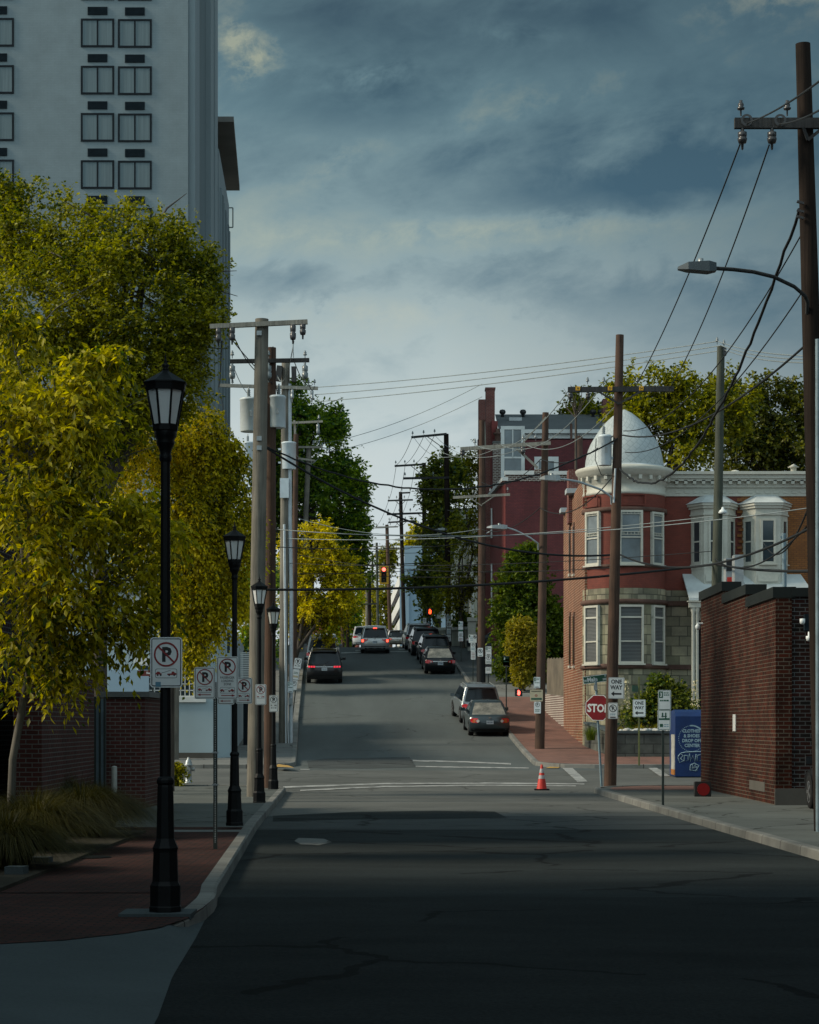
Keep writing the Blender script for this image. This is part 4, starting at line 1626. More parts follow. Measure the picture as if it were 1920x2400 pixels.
class Pole:
    def __init__(self, label, base, top, r0, r1, m, s=None, group=None, name='utility_pole'):
        self.t = thing(name, label, 'utility pole', group=group)
        self.base, self.top = Vector(base), Vector(top)
        mb = MB()
        pts = [lerp(self.base, self.top, q) for q in (-.02, .25, .5, .75, 1)]
        mb.tube(pts, [r0 + (r1 - r0) * q for q in (0, .25, .5, .75, 1)], 14)
        mb.build('shaft', M[m], self.t)
        self.m, self.r0, self.r1 = m, r0, r1

    def p(self, z):
        """point of the axis at world height z"""
        return lerp(self.base, self.top, (z - self.base.z) / (self.top.z - self.base.z))

    def arm(self, a, b, w=.10, h=.12, m='arm_gray', braces=(), front=.2):
        a, b = Vector(a), Vector(b)
        off = Vector((0, -front, 0))
        mb = MB()
        mb.beam(a + off, b + off, w, h)
        mb.build('crossarm', M[m], self.t)
        for q, dz in braces:
            mb = MB()
            p = lerp(a, b, q)
            ax = self.p(p.z - dz)
            mb.beam(p + off * 1.2 + Vector((0, 0, -.05)), ax + off * 1.1, .03, .05)
            mb.build('brace', M[m], self.t)

    def ins(self, p, up=True, k=1.0, m='porcelain', front=.2):
        mb = MB()
        p = Vector(p) + Vector((0, -front, 0))
        sgn = 1 if up else -1
        prof = [(.015, .0), (.015, .10), (.06, .11), (.07, .14), (.04, .16), (.055, .19), (.045, .22), (.025, .24), (.03, .27), (.001, .28)]
        prof = [(r * k, .06 * 1 + z * k) for r, z in prof]
        if not up:
            prof = [(r, -z) for r, z in prof][::-1]
        mb.lathe(prof, p, 10)
        mb.build('insulator', M[m], self.t)

    def hanger(self, p, L=.45, m='porcelain_dark', r=.075, front=.2):
        """fuse or arrester hanging from an arm"""
        mb = MB()
        p = Vector(p) + Vector((0, -front - .02, 0))
        prof = [(.001, -L - .12), (.02, -L - .10), (.025, -L), (r * .8, -L), (r, -L + .05), (r, -L * .62), (r * .7, -L * .58), (r * .95, -L * .5), (r * .95, -L * .18), (.03, -L * .1), (.03, .06)]
        mb.lathe(prof, p, 10)
        mb.build('arrester', M[m], self.t)

    def can(self, c, r=.27, h=.95, side=0):
        mb = MB()
        c = Vector(c)
        mb.lathe([(r * .96, 0), (r, .03), (r, h - .06), (r * 1.05, h - .05), (r * 1.05, h - .01), (r * .9, h + .02), (.001, h + .05)], c, 20)
        o = mb.build('transformer', M['can'], self.t)
        b = MB()
        z = h + .03
        prof = [(.03, 0)]
        for q in range(4):
            prof += [(.055, .03 + q * .055), (.035, .06 + q * .055)]
        prof += [(.02, .26), (.02, .32), (.001, .325)]
        b.lathe(prof, c + Vector((side * r * .2, 0, z)), 10)
        b.build('bushing', M['porcelain'], o)
        lug = MB()
        for zz in (h * .25, h * .75):
            lug.box(c + Vector((-side * (r + .05), 0, zz)), (.16, .10, .07))
        lug.build('bracket', M['can'], o)
        d = MB()
        d.box(c + Vector((r * .1, -r - .004, h * .5)), (.07, .02, .16))
        d.build('rating_plate', M['galv'], o)
        return o

    def lamp(self, pts, head, L=.75, hw=.30, m='conduit', hm='galv'):
        mb = MB()
        mb.tube(pts, .032, 8)
        o = mb.build('lamp_arm', M[m], self.t)
        hb = MB()
        c = Vector(head)
        hb.add([(c.x - L / 2, c.y - .05, c.z + .03), (c.x - L / 2, c.y + .05, c.z + .03), (c.x - L * .25, c.y - hw / 2, c.z + .09), (c.x - L * .25, c.y + hw / 2, c.z + .09),
                (c.x + L * .3, c.y - hw / 2, c.z + .11), (c.x + L * .3, c.y + hw / 2, c.z + .11), (c.x + L / 2, c.y - .08, c.z + .09), (c.x + L / 2, c.y + .08, c.z + .09),
                (c.x - L / 2, c.y - .05, c.z - .01), (c.x - L / 2, c.y + .05, c.z - .01), (c.x - L * .25, c.y - hw / 2, c.z - .03), (c.x - L * .25, c.y + hw / 2, c.z - .03),
                (c.x + L * .3, c.y - hw / 2, c.z - .06), (c.x + L * .3, c.y + hw / 2, c.z - .06), (c.x + L / 2, c.y - .08, c.z - .04), (c.x + L / 2, c.y + .08, c.z - .04)],
               [(0, 2, 3, 1), (2, 4, 5, 3), (4, 6, 7, 5), (8, 9, 11, 10), (10, 11, 13, 12), (12, 13, 15, 14), (0, 8, 10, 2), (2, 10, 12, 4), (4, 12, 14, 6),
                (1, 3, 11, 9), (3, 5, 13, 11), (5, 7, 15, 13), (0, 1, 9, 8), (6, 14, 15, 7)])
        h = hb.build('lamp_head', M[hm], o)
        hb = MB()
        hb.lathe([(.045, 0), (.045, .07), (.001, .075)], c + Vector((L * .1, 0, .10)), 10)
        hb.build('photocell', M['galv'], h)
        return o


def gz(x, y):
    return zr(y) + .12


# left row -----------------------------------------------------------
s = 95
b1 = at(597, 1868, s)
L1 = Pole('thick gray wooden pole with gray crossarm, nearest of the left row', b1, at(614, 748, s), .20, .165, 'pole_gray')
L1.arm(at(494, 769, s), at(722, 758, s), .11, .11, 'arm_gray')
for px, py, lng in ((514, 768, .38), (546, 767, .36), (688, 760, .42), (711, 760, .30)):
    L1.hanger(at(px, py, s), lng)
mb = MB()
mb.tube([at(688, 800, s) + Vector((0, -.22, 0)), at(689, 842, s) + Vector((0, -.22, 0))], .014, 6)
mb.build('fuse_rod', M['galv'], L1.t)
for py in (784, 1030, 1052):
    mb = MB()
    mb.box(at(609, py, s) + Vector((0, -.19, 0)), (.12, .06, .11))
    mb.build('bolt_plate', M['galv'], L1.t)

s = 84
L2 = Pole('brown wooden pole close behind the gray pole, twin pale transformers', at(632, 1846, s), at(636, 815, s), .17, .135, 'pole_brown')
L2.arm(at(541, 850, s), at(726, 847, s), .10, .11, 'arm_dark')
for px in (546, 631, 716):
    L2.ins(at(px, 848, s), True, .8)
    L2.hanger(at(px, 855, s), .42, 'porcelain', .085)
L2.can(at(588, 1012, s), .30, .92, -1)
L2.can(at(650, 1003, s), .235, .88, 1)
s = 57
L3 = Pole('gray pole with tall gray conduit and white cable pipes up one side', at(664, 1742, s), at(670, 842, s), .19, .17, 'pole_gray')
L3.arm(at(515, 905, s), at(746, 912, s), .13, .13, 'arm_gray')
L3.can(at(677, 1100, s), .30, 1.1, 1)
L3.can(at(584, 1100, s), .27, 1.1, -1)
for px, py in ((686, 912), (732, 914)):
    L3.hanger(at(px, py, s), .42, 'galv', .07)
for px in (738, 724, 546):
    L3.ins(at(px, 908, s), True, .9)
mb = MB()
for q in ((655, 878, .30, .95, .18), (690, 880, -.08, .75, .14)):
    mb.box(at(q[0], q[1], s) + Vector((0, -.25, 0)), (q[4] + .05, .3, .62), rx=0, ry=q[2] * .4)
mb.build('cutout_box', M['arm_dark'], L3.t)
mb = MB()
mb.tube([at(682, 1742, s) + Vector((0, -.05, 0)), at(683, 1400, s) + Vector((0, -.05, 0)), at(680, 1215, s) + Vector((0, -.05, 0)), at(679, 900, s) + Vector((0, -.05, 0))], .085, 10)
mb.build('conduit', M['conduit'], L3.t)
for dx in (0, 5):
    mb = MB()
    mb.tube([at(671 + dx + (1 if dx else 0), 1752 - dx, s) + Vector((0, -.24, 0)), at(670 + dx * .6, 1618, s) + Vector((0, -.24, 0)), at(666 + dx * .5, 1230, s) + Vector((0, -.22, 0))], .03 if dx == 0 else .022, 8)
    mb.build('cable_pipe', M['pvc'], L3.t)
mb = MB()
mb.box(at(668, 1146, s) + Vector((0, -.28, 0)), (.36, .2, .80))
mb.build('switch_box', M['can'], L3.t)
mb = MB()
mb.box(at(682, 1644, s) + Vector((0, -.2, 0)), (.16, .12, .26))
mb.build('meter_box', M['galv'], L3.t)
s = 42
L4 = Pole('thin brown pole rising in front of the dark green tree, left row', at(688, 1606, s), at(694, 1018, s), .17, .14, 'pole_brown')
L4.arm(at(670, 993, s) + Vector((0, 0, 0)), at(757, 989, s), .11, .12, 'arm_gray')
L4.ins(at(748, 990, s), True, 1.2)
L4.hanger(at(746, 992, s), .6, 'porcelain', .1)
mb = MB()
mb.beam(at(692, 1018, s), at(690, 985, s), .12, .12)
mb.build('pole_top_extension', M['arm_gray'], L4.t)
s = 36
L5 = Pole('leaning gray pole between yellow tree and dark green tree', at(702, 1580, s), at(724, 1046, s), .20, .16, 'pole_gray')
L5.arm(at(692, 1049, s), at(757, 1049, s), .12, .14, 'arm_gray')
L5.arm(at(697, 1075, s), at(740, 1081, s), .12, .12, 'arm_gray')
for px, py in ((748, 1046), (776, 1052), (735, 1046), (713, 1066), (747, 1072)):
    L5.ins(at(px if px < 760 else 756, py, s), True, 1.1)
L5.arm(at(757, 1050, s), at(778, 1055, s), .07, .07, 'galv')
Pole('gray pole beside hotel corner, rising out of the weeping tree', at(408, 1800, 64), at(412, 1180, 64), .18, .15, 'pole_gray')

# right row ----------------------------------------------------------
s = 140
R0 = Pole('tall dark pole at right picture edge with street lamp and crossarm', at(1936, 1958, s), at(1882, 103, s), .20, .125, 'pole_dark')
a0, a1 = at(1718, 296, s), at(2070, 296, s)
R0.arm(a0, a1, .10, .17, 'arm_dark', ((.45, .28), (.6, .28)), .17)
for px in (1733, 1841):
    R0.ins(at(px, 287, s), True, .95, 'porcelain_dark', .17)
for px in (1736, 1805):
    R0.hanger(at(px, 312, s), .22, 'porcelain_dark', .08, .17)
for px in (1745, 1823):
    mb = MB()
    mb.ring(.06, .10, at(px, 291, s) + Vector((0, -.25, 0)), (1, 0, 0), (0, 0, 1))
    mb.build('cable_eye', M['porcelain_dark'], R0.t)
arm = [(1889, 738), (1887, 715), (1878, 703), (1850, 685), (1800, 666), (1750, 658), (1700, 656), (1655, 657)]
R0.lamp([at(x, y, s) + Vector((0, -.1 - .12 * i, 0)) for i, (x, y) in enumerate(arm)], at(1615, 660, s) + Vector((0, -.98, 0)), .62, .28, 'arm_dark', 'lamp_gray')
mb = MB()
mb.tube([at(1913, 1960, s) + Vector((0, -.2, 0)), at(1912, 800, s) + Vector((0, -.2, 0))], .045, 8)
mb.build('conduit', M['blue_steel'], R0.t)
for py in (480, 500, 515):
    mb = MB()
    mb.box(at(1872, py, s) + Vector((0, -.16, 0)), (.12, .06, .035), ry=.3)
    mb.build('cable_clamp', M['porcelain_dark'], R0.t)

s = 81
RA = Pole('brown pole behind the stop sign with yellow number tags on its crossarm', at(1430, 1846, s), at(1453, 785, s), .185, .115, 'pole_brown')
RA.arm(at(1330, 916, s), at(1577, 914, s), .11, .15, 'arm_dark', ((.28, .42), (.70, .42)))
for px in (1376, 1414, 1492):
    RA.ins(at(px, 908, s), True, .75)
for px in (1336, 1377):
    RA.hanger(at(px, 922, s), .18, 'porcelain_dark', .07)
for px, tx in ((1353, '36'), (1428, '35'), (1501, '34')):
    S = Sign(at(px, 913.5, s) + Vector((0, -.265, 0)))
    S.panel(.125, .115, None, rad=.01)
    S.text(tx, 0, 0, h=.075, m=1, bold=.02)
    o = S.p.build('number_tag', [M['signal_yellow'], M['sign_black']], RA.t)
    S.t.build('lettering', [M['signal_yellow'], M['sign_black']], o)
RA.can(at(1418, 1091, s), .195, .86, -1)
RA.lamp([at(1434, 1182, s), at(1431, 1165, s) + Vector((0, -.15, 0)), at(1405, 1152, s) + Vector((0, -.5, 0)), at(1350, 1138, s) + Vector((0, -1, 0)), at(1305, 1134, s) + Vector((0, -1.3, 0))], at(1281, 1136, s) + Vector((0, -1.4, 0)), .58, .26)
mb = MB()
mb.tube([at(1437, 1180, s) + Vector((0, -.2, 0)), at(1441, 1100, s) + Vector((0, -.18, 0))], .03, 8)
mb.build('conduit', M['conduit'], RA.t)
mb = MB()
mb.tube([at(1396, 1030, s) + Vector((0, -.2, 0)), at(1394, 1080, s) + Vector((0, -.2, 0)), at(1408, 1115, s) + Vector((0, -.2, 0)), at(1438, 1118, s) + Vector((0, -.2, 0))], .012, 6)
mb.build('cable_loop', M['wire'], RA.t)

s = 59.5
RB = Pole('brown pole with cut top before the turret house side wall', at(1265, 1753, s), at(1279, 967, s), .195, .125, 'pole_brown')
RB.arm(at(1079, 1054, s), at(1290, 1040, s), .12, .14, 'arm_gray', ((.66, -1.1),))
for px, py in ((1113, 1050), (1226, 1040), (1255, 1038)):
    RB.ins(at(px, py, s), True, 1.0)
RB.hanger(at(1084, 1054, s), .25, 'porcelain_dark', .1)
RB.hanger(at(1225, 1046, s), .3, 'porcelain_dark', .1)
mb = MB()
mb.beam(at(1210, 1052, s) + Vector((0, -.2, 0)), at(1260, 1098, s) + Vector((0, -.15, 0)), .05, .09)
mb.build('brace', M['arm_gray'], RB.t)
RB.lamp([at(1262, 1288, s), at(1260, 1274, s) + Vector((0, -.2, 0)), at(1240, 1262, s) + Vector((0, -.5, 0)), at(1205, 1248, s) + Vector((0, -1, 0)), at(1184, 1243, s) + Vector((0, -1.2, 0))], at(1162, 1244, s) + Vector((0, -1.3, 0)), .8, .34)
s = 42.7
RC = Pole('brown pole with dark base sleeve before the purple brick wall', at(1128, 1607, s), at(1130, 985, s), .21, .15, 'pole_brown')
mb = MB()
mb.tube([at(1127, 1609, s) + Vector((.02, -.0, 0)), at(1127, 1540, s) + Vector((.02, 0, 0))], .245, 14)
mb.build('base_sleeve', M['car_dark_trim'], RC.t)
RC.arm(at(1062, 1167, s), at(1195, 1160, s), .11, .14, 'arm_gray', ((.28, .5), (.72, .5)))
for px, py in ((1065, 1164), (1108, 1162), (1149, 1158), (1190, 1156)):
    RC.ins(at(px, py, s), True, .9)
RC.lamp([at(1140, 1250, s), at(1150, 1246, s) + Vector((0, -.3, 0))], at(1169, 1237, s) + Vector((0, -.4, 0)), .55, .3)
mb = MB()
mb.beam(at(1135, 990, s), at(1138, 1045, s), .09, .09)
mb.build('pole_top_extension', M['arm_gray'], RC.t)


def far_pole(label, px, base_py, top_px, top_py, y, r, m, arms, lamp=None, ins=True):
    s = F / y
    bs = at(px, base_py, s)
    bs.z = min(bs.z, zr(y) + .1)
    p = Pole(label, bs, at(top_px, top_py, s), r * 1.2, r, m)
    for (xa, ya), (xb, yb), br in arms:
        p.arm(at(xa, ya, s), at(xb, yb, s), .12, .15, 'arm_dark' if m == 'pole_dark' else 'arm_gray', br)
        if ins:
            for q in (.04, .35, .66) if xb > 990 or xb - xa > 40 else (.05, .95):
                p.ins(lerp(at(xa, ya - 2, s), at(xb, yb - 2, s), q), True, 1.1)
    if lamp:
        (hx, hy), pts = lamp
        p.lamp([at(x, y_, s) for x, y_ in pts], at(hx, hy, s) + Vector((0, -.2, 0)), .85, .35)
    return p


RD = far_pole('tall dark pole whose top arm points left, tallest of the far right row', 1052, 1505, 1046, 1017, 147, .17, 'pole_dark',
              [((964, 1026), (1047, 1018), ((.45, 1.0),)), ((945, 1122), (1052, 1120), ())], ((1034, 1242), [(1046, 1262), (1048, 1250), (1043, 1244)]))
RE = far_pole('dark brown far pole with left pointing arm before the magnolia', 996, 1500, 994, 1085, 170, .16, 'pole_dark',
              [((925, 1093), (994, 1089), ((.55, .9),)), ((907, 1206), (990, 1203), ())], ((977, 1257), [(994, 1275), (992, 1264), (985, 1258)]))
RF = far_pole('dark far pole leaning a little in front of the parking garage edge', 948, 1500, 939, 1153, 204, .17, 'pole_dark',
              [((909, 1174), (968, 1172), ((.3, .5), (.7, .5))), ((941, 1156), (962, 1155), ()), ((910, 1225), (971, 1221), ((.3, .5), (.7, .5)))], ((932, 1266), [(940, 1282), (940, 1272), (938, 1267)]))
RG = far_pole('far brown pole with short crossarm right of the traffic light', 916, 1492, 907, 1230, 250, .20, 'pole_brown', [((880, 1236), (933, 1235), ())])
RH = far_pole('far greenish pole left of the traffic light with two crossarms', 887, 1492, 883, 1272, 300, .17, 'pole_green', [((862, 1282), (905, 1280), ()), ((876, 1288), (940, 1286), ())])
RI = far_pole('thin farthest pole seen left of the greenish pole', 873, 1490, 873, 1296, 330, .15, 'pole_green', [])
RJ = far_pole('short dark far pole standing behind the silver suv roof', 867, 1490, 866, 1350, 225, .17, 'pole_dark', [((838, 1417), (884, 1415), ())], None, False)
RK = far_pole('pale gray far pole beside the short dark pole', 860, 1490, 861, 1355, 240, .17, 'pole_gray', [], None, False)
LM = far_pole('slim brown far pole beyond the black suv at left', 804, 1520, 800, 1375, 190, .13, 'pole_brown', [], None, False)
LN = far_pole('dark far pole next to the slim brown one beyond black suv', 815, 1518, 815, 1350, 200, .13, 'pole_dark', [], None, False)
s = 78
GP = Pole('greenish pole standing behind the brick building with white top insulators', at(1672, 1800, s), at(1690, 812, s), .18, .115, 'pole_green')
for px, py in ((1681, 812), (1697, 818)):
    GP.ins(at(px, py, s), True, .8, front=0)
mb = MB()
mb.box(at(1698, 825, s), (.10, .2, .22))
mb.build('cutout', M['porcelain_dark'], GP.t)
mb = MB()
mb.lathe([(.07, 0), (.14, .03), (.10, .10), (.05, .14), (.03, .20), (.001, .21)], at(1692, 1206, s) + Vector((0, -.2, 0)), 12)
mb.build('globe_lamp', M['sign_white'], GP.t)

# ------------------------------------------------------------------ wires
WG = 'overhead wires along and across the street'


def wire(p0, p1, sag, r, label, m='wire', wav=0.0, n=22, group=WG):
    p0, p1 = Vector(p0), Vector(p1)
    pts = []
    rnd = random.Random(int(p0.x * 100 + p1.z * 77))
    for i in range(n + 1):
        t = i / n
        p = lerp(p0, p1, t)
        p.z -= sag * 4 * t * (1 - t)
        if wav and 0 < i < n:
            p += Vector((rnd.uniform(-wav, wav), 0, rnd.uniform(-wav, wav)))
        pts.append(p)
    mb = MB()
    mb.tube(pts, r, 5, cap=False)
    o = mb.build('overhead_wire', M[m])
    tag(o, label, 'wire', group)
    return o


def pair(a, b, sag, r, label, m='wire', **k):
    return wire(at(*a), at(*b), sag, r, label, m, **k)


for k in range(3):
    lab = 'one of three parallel thin wires from left pole group to greenish pole top'
    pair((738, 908 + 17 * k, 57), (1683 + 8 * k, 800 + 10 * k, 78), .15, .016, lab, 'wire_light')
    pair((1683 + 8 * k, 800 + 10 * k, 78), (1900, 834 + 8 * k, 120), .1, .014, 'one of three thin wires from greenish pole top towards right edge pole', 'wire_light')
pair((1736, 335, 138), (1490, 905, 81), .25, .014, 'thin wire falling from the end insulator of the right edge crossarm')
pair((1803, 340, 138), (1570, 910, 81), .35, .014, 'thin wire falling from second insulator of right edge crossarm, spliced')
pair((1745, 291, 138), (2020, 110, 240), .1, .014, 'thin wire rising from crossarm tip across right edge pole')
pair((1823, 291, 138), (2020, 190, 240), .1, .014, 'thin wire rising from crossarm eye below the first, right edge')
pair((1874, 490, 138), (1452, 1097, 81), 2.0, .028, 'thick twisted cable looping down from right edge pole to tagged pole', wav=.02, n=60)
pair((1884, 540, 138), (1462, 1010, 81), .9, .013, 'thin wire beside the twisted cable from right edge pole')
pair((1890, 670, 138), (1466, 1060, 81), .8, .013, 'lowest thin wire of the right edge pole behind the lamp arm')
pair((1893, 805, 138), (1460, 1020, 81), .55, .022, 'dark cable sloping from right edge pole to the tagged pole')
pair((1458, 1020, 81), (617, 1042, 92), 1.35, .024, 'long sagging cable across the street under the sky, black and wavy', wav=.015, n=50)
pair((617, 1045, 92), (1452, 1299, 79), .9, .03, 'heavy black cable swooping from gray pole down across the street')
pair((1452, 1299, 79), (1905, 1235, 130), .55, .027, 'heavy black cable running on from tagged pole to right edge')
pair((540, 1381, 86), (1678, 1322, 78), .25, .036, 'thick level cable bundle crossing the whole street below traffic light')
pair((1678, 1322, 78), (1990, 1335, 130), .1, .034, 'thick cable bundle going on over the brick building roof')
for k, (a, b, sag, r, m, lab) in enumerate((
        ((640, 1240, 84), (1900, 1190, 100), .4, .013, 'wire_light', 'pale thin wire over the hedge to the right edge, highest of the low set'),
        ((670, 1262, 57), (1690, 1208, 78), .3, .013, 'wire_light', 'pale thin wire crossing in front of the red turret windows'),
        ((676, 1320, 57), (1690, 1290, 78), .25, .012, 'wire', 'dark thin wire crossing the street just above the heavy cable'),
        ((700, 1300, 50), (1440, 1330, 80), .4, .012, 'wire', 'dark thin wire meeting the tagged pole below the heavy cable'),
        ((650, 1282, 84), (1120, 1268, 43), .2, .014, 'wire', 'dark thin wire from brown left pole to sleeved pole'),
        ((690, 1345, 57), (1120, 1322, 43), .15, .016, 'wire', 'dark low wire crossing behind the yellow traffic light'),
        ((720, 1262, 36), (1050, 1290, 34), .5, .016, 'wire', 'thin span wire above the crest between left and right far poles'),
        ((700, 1215, 42), (1125, 1240, 43), .6, .016, 'wire_light', 'pale span wire from leaning pole to sleeved pole'),
        ((720, 1208, 36), (940, 1232, 24), .5, .018, 'wire', 'wire reaching from the leaning pole to garage edge pole'),
        ((725, 1342, 36), (1125, 1352, 43), .12, .018, 'wire', 'span wire carrying the yellow traffic light'))):
    pair(a, b, sag, r, lab, m)
pair((720, 1328, 36), (1052, 1318, 34), .02, .03, 'taut support wire right above the yellow traffic light')
# runs along the rows of poles
for k, (a, b) in enumerate((((1450, 1010, 81), (1268, 1076, 59.5)), ((1268, 1076, 59.5), (1128, 1130, 42.7)), ((1450, 1100, 81), (1266, 1190, 59.5)), ((1266, 1190, 59.5), (1128, 1240, 42.7)),
                            ((1128, 1240, 42.7), (1049, 1290, 34)), ((1049, 1290, 34), (995, 1330, 29.4)), ((1128, 1140, 42.7), (1047, 1195, 34)), ((1047, 1195, 34), (994, 1240, 29.4)), ((994, 1240, 29.4), (941, 1285, 24.5)))):
    pair(a, b, .45 + .1 * (k % 3), .018, ('dark', 'slack', 'sagging')[k % 3] + ' cable along right pavement, ' +
         ('tagged pole to cut top pole, upper', 'cut top pole to sleeved pole, upper', 'tagged pole to cut top pole, lower', 'cut top pole to sleeved pole, lower', 'sleeved pole to tallest far pole, lower',
          'tallest far pole onward, lower', 'sleeved pole to tallest far pole, upper', 'tallest far pole onward, upper', 'magnolia pole to garage edge pole')[k][:60])
for k, (xa, ya, xb, yb) in enumerate(((967, 1022, 929, 1090), (995, 1019, 950, 1088), (1020, 1017, 973, 1087))):
    pair((xa, ya, 34), (xb, yb, 29.4), .3, .018, 'one of three thin lines between the two left pointing far arms', 'wire')
    pair((xb, yb, 29.4), (912 + 22 * k, 1170, 24.5), .4, .018, 'one of three thin lines falling from magnolia pole arm to garage edge pole', 'wire')
    pair((912 + 22 * k, 1170, 24.5), (882 + 22 * k, 1233, 20), .4, .02, 'one of three thin lines between the farthest crossarms', 'wire')
    pair((1113 + 60 * k, 1046, 59.5), (967 + 26 * k, 1020, 34), .9, .014, 'one of three slack lines from cut top pole arm to tallest far arm', 'wire_light')
    pair((1340 + 70 * k, 905, 81), (1113 + 60 * k, 1042, 59.5), .8, .013, 'one of three slack lines from tagged crossarm to the cut top pole arm', 'wire_light')
pair((757, 1040, 36), (1130, 900, 42), .4, .016, 'thin line climbing from leaning pole past the chimneys', 'wire_light')
pair((757, 1062, 36), (1130, 930, 42), .4, .016, 'thin line climbing below another from leaning pole towards chimneys', 'wire_light')
pair((547, 800, 95), (640, 900, 84), .05, .014, 'short jumper wire from gray pole arrester to brown pole')
pair((688, 842, 94), (734, 900, 60), .3, .012, 'jumper wire hanging from the gray pole arm end', 'wire')
pair((520, 800, 95), (512, 905, 60), .4, .02, 'jumper cable dropping from gray pole left arm end', 'wire')
pair((512, 905, 60), (600, 1100, 92), .6, .014, 'drooping wire from the long arm into the gray pole', 'wire')
pair((600, 1035, 92), (590, 1150, 60), .8, .02, 'black cable looping beside the lower left transformer', 'wire')
pair((1675, 1310, 78), (1890, 1235, 120), .5, .02, 'black service cable bending down to right edge over porch', 'wire')
pair((1790, 1272, 78), (1895, 1190, 120), .6, .02, 'black service cable drooping past white bay window to right edge', 'wire')

for k, (a, b, sag, lab) in enumerate((
        ((640, 812, 84), (652, 930, 84), .25, 'short curved jumper over the right upper transformer'),
        ((588, 930, 84), (546, 856, 84), .12, 'short jumper from the left upper transformer to the dark arm'),
        ((716, 862, 84), (738, 905, 62), .35, 'short jumper between dark arm end and the long gray arm'),
        ((689, 800, 94), (650, 880, 84), .5, 'slack jumper looping behind the gray pole top'),
        ((677, 1034, 57), (700, 985, 44), .3, 'short jumper from right lower transformer to the thin brown pole arm'),
        ((748, 1000, 42), (750, 1045, 37), .2, 'hanging lead under the pale arm end by the dark tree'),
        ((640, 1110, 80), (655, 1260, 70), .6, 'loose cable running down between the brown and conduit poles'),
        ((690, 1060, 57), (745, 1075, 37), .4, 'slack line from the lower transformer to leaning pole arm'),
        ((547, 785, 94), (600, 870, 92), .1, 'straight stay wire from left arrester to the gray pole'))):
    pair(a, b, sag, .012, lab, 'wire_light' if k % 2 else 'wire', n=12)
# ------------------------------------------------------------------ buildings
def window(par, c, n, w, h, fw=.06, bars=(), m='white_trim', pane='glass', proud=.05, sill=None, name='window', depth=.03):
    """frame proud of the wall with its pane as a sub-part; bars = (u0,v0,u1,v1,width) in fractions"""
    r, u, n = basis(n)
    c = Vector(c)
    mb = MB()

    def bar(x, y, ww, hh, d=proud):
        mb.prism([(-ww / 2, -hh / 2), (ww / 2, -hh / 2), (ww / 2, hh / 2), (-ww / 2, hh / 2)], c + r * x + u * y - n * .02, r, u, n, d + .02)
    bar(-w / 2 + fw / 2, 0, fw, h)
    bar(w / 2 - fw / 2, 0, fw, h)
    bar(0, h / 2 - fw / 2, w - 2 * fw, fw)
    bar(0, -h / 2 + fw / 2, w - 2 * fw, fw)
    for (u0, v0, u1, v1, bw) in bars:
        x0, x1, y0, y1 = -w / 2 + u0 * w, -w / 2 + u1 * w, -h / 2 + v0 * h, -h / 2 + v1 * h
        bar((x0 + x1) / 2, (y0 + y1) / 2, max(abs(x1 - x0), bw), max(abs(y1 - y0), bw), proud - .012)
    if sill:
        mb.prism([(-w / 2 - .06, 0), (w / 2 + .06, 0), (w / 2 + .06, sill), (-w / 2 - .06, sill)], c + u * (-h / 2 - sill) - n * .02, r, u, n, proud + .08)
    o = mb.build(name, M[m], par)
    p = MB()
    p.prism([(-w / 2 + fw * .5, -h / 2 + fw * .5), (w / 2 - fw * .5, -h / 2 + fw * .5), (w / 2 - fw * .5, h / 2 - fw * .5), (-w / 2 + fw * .5, h / 2 - fw * .5)], c - n * .015, r, u, n, .015 + proud * .45)
    p.build('pane', M[pane], o)
    return o


def part(par, name, m, *boxes):
    mb = MB()
    for b in boxes:
        mb.bx(*b)
    return mb.build(name, M[m] if isinstance(m, str) else m, par)


# --- hotel tower ---------------------------------------------------------
t = thing('hotel_tower', 'tall white brick hotel tower with paired dark framed windows', 'building')
s = 40.0
yf = F / s
xr = at(441, 0, s).x
mb = MB()
_v = [(xr - 34, yf, -1.5), (xr, yf, -1.5), (xr - 1.05, yf + 27, -1.5), (xr - 34, yf + 27, -1.5)]
mb.add(_v + [(x, y, 52) for x, y, z in _v], [(3, 2, 1, 0), (4, 5, 6, 7), (0, 1, 5, 4), (1, 2, 6, 5), (2, 3, 7, 6), (3, 0, 4, 7)])
mb.build('wall', M['hotel'], t)
# side wall: piers stepping out
xs0, k = xr, .0385
sd = MB()


def sidebox(y0, y1, out, m_, name, par=t):
    mb = MB()
    a, b = xr - k * (y0 - yf), xr - k * (y1 - yf)
    vs = [(a - .5, y0, -1), (a + out, y0, -1), (b + out, y1, -1), (b - .5, y1, -1)]
    mb.add(vs + [(x, y, 52) for x, y, z in vs], [(3, 2, 1, 0), (4, 5, 6, 7), (0, 1, 5, 4), (1, 2, 6, 5), (2, 3, 7, 6), (3, 0, 4, 7)])
    return mb.build(name, M[m_], par)


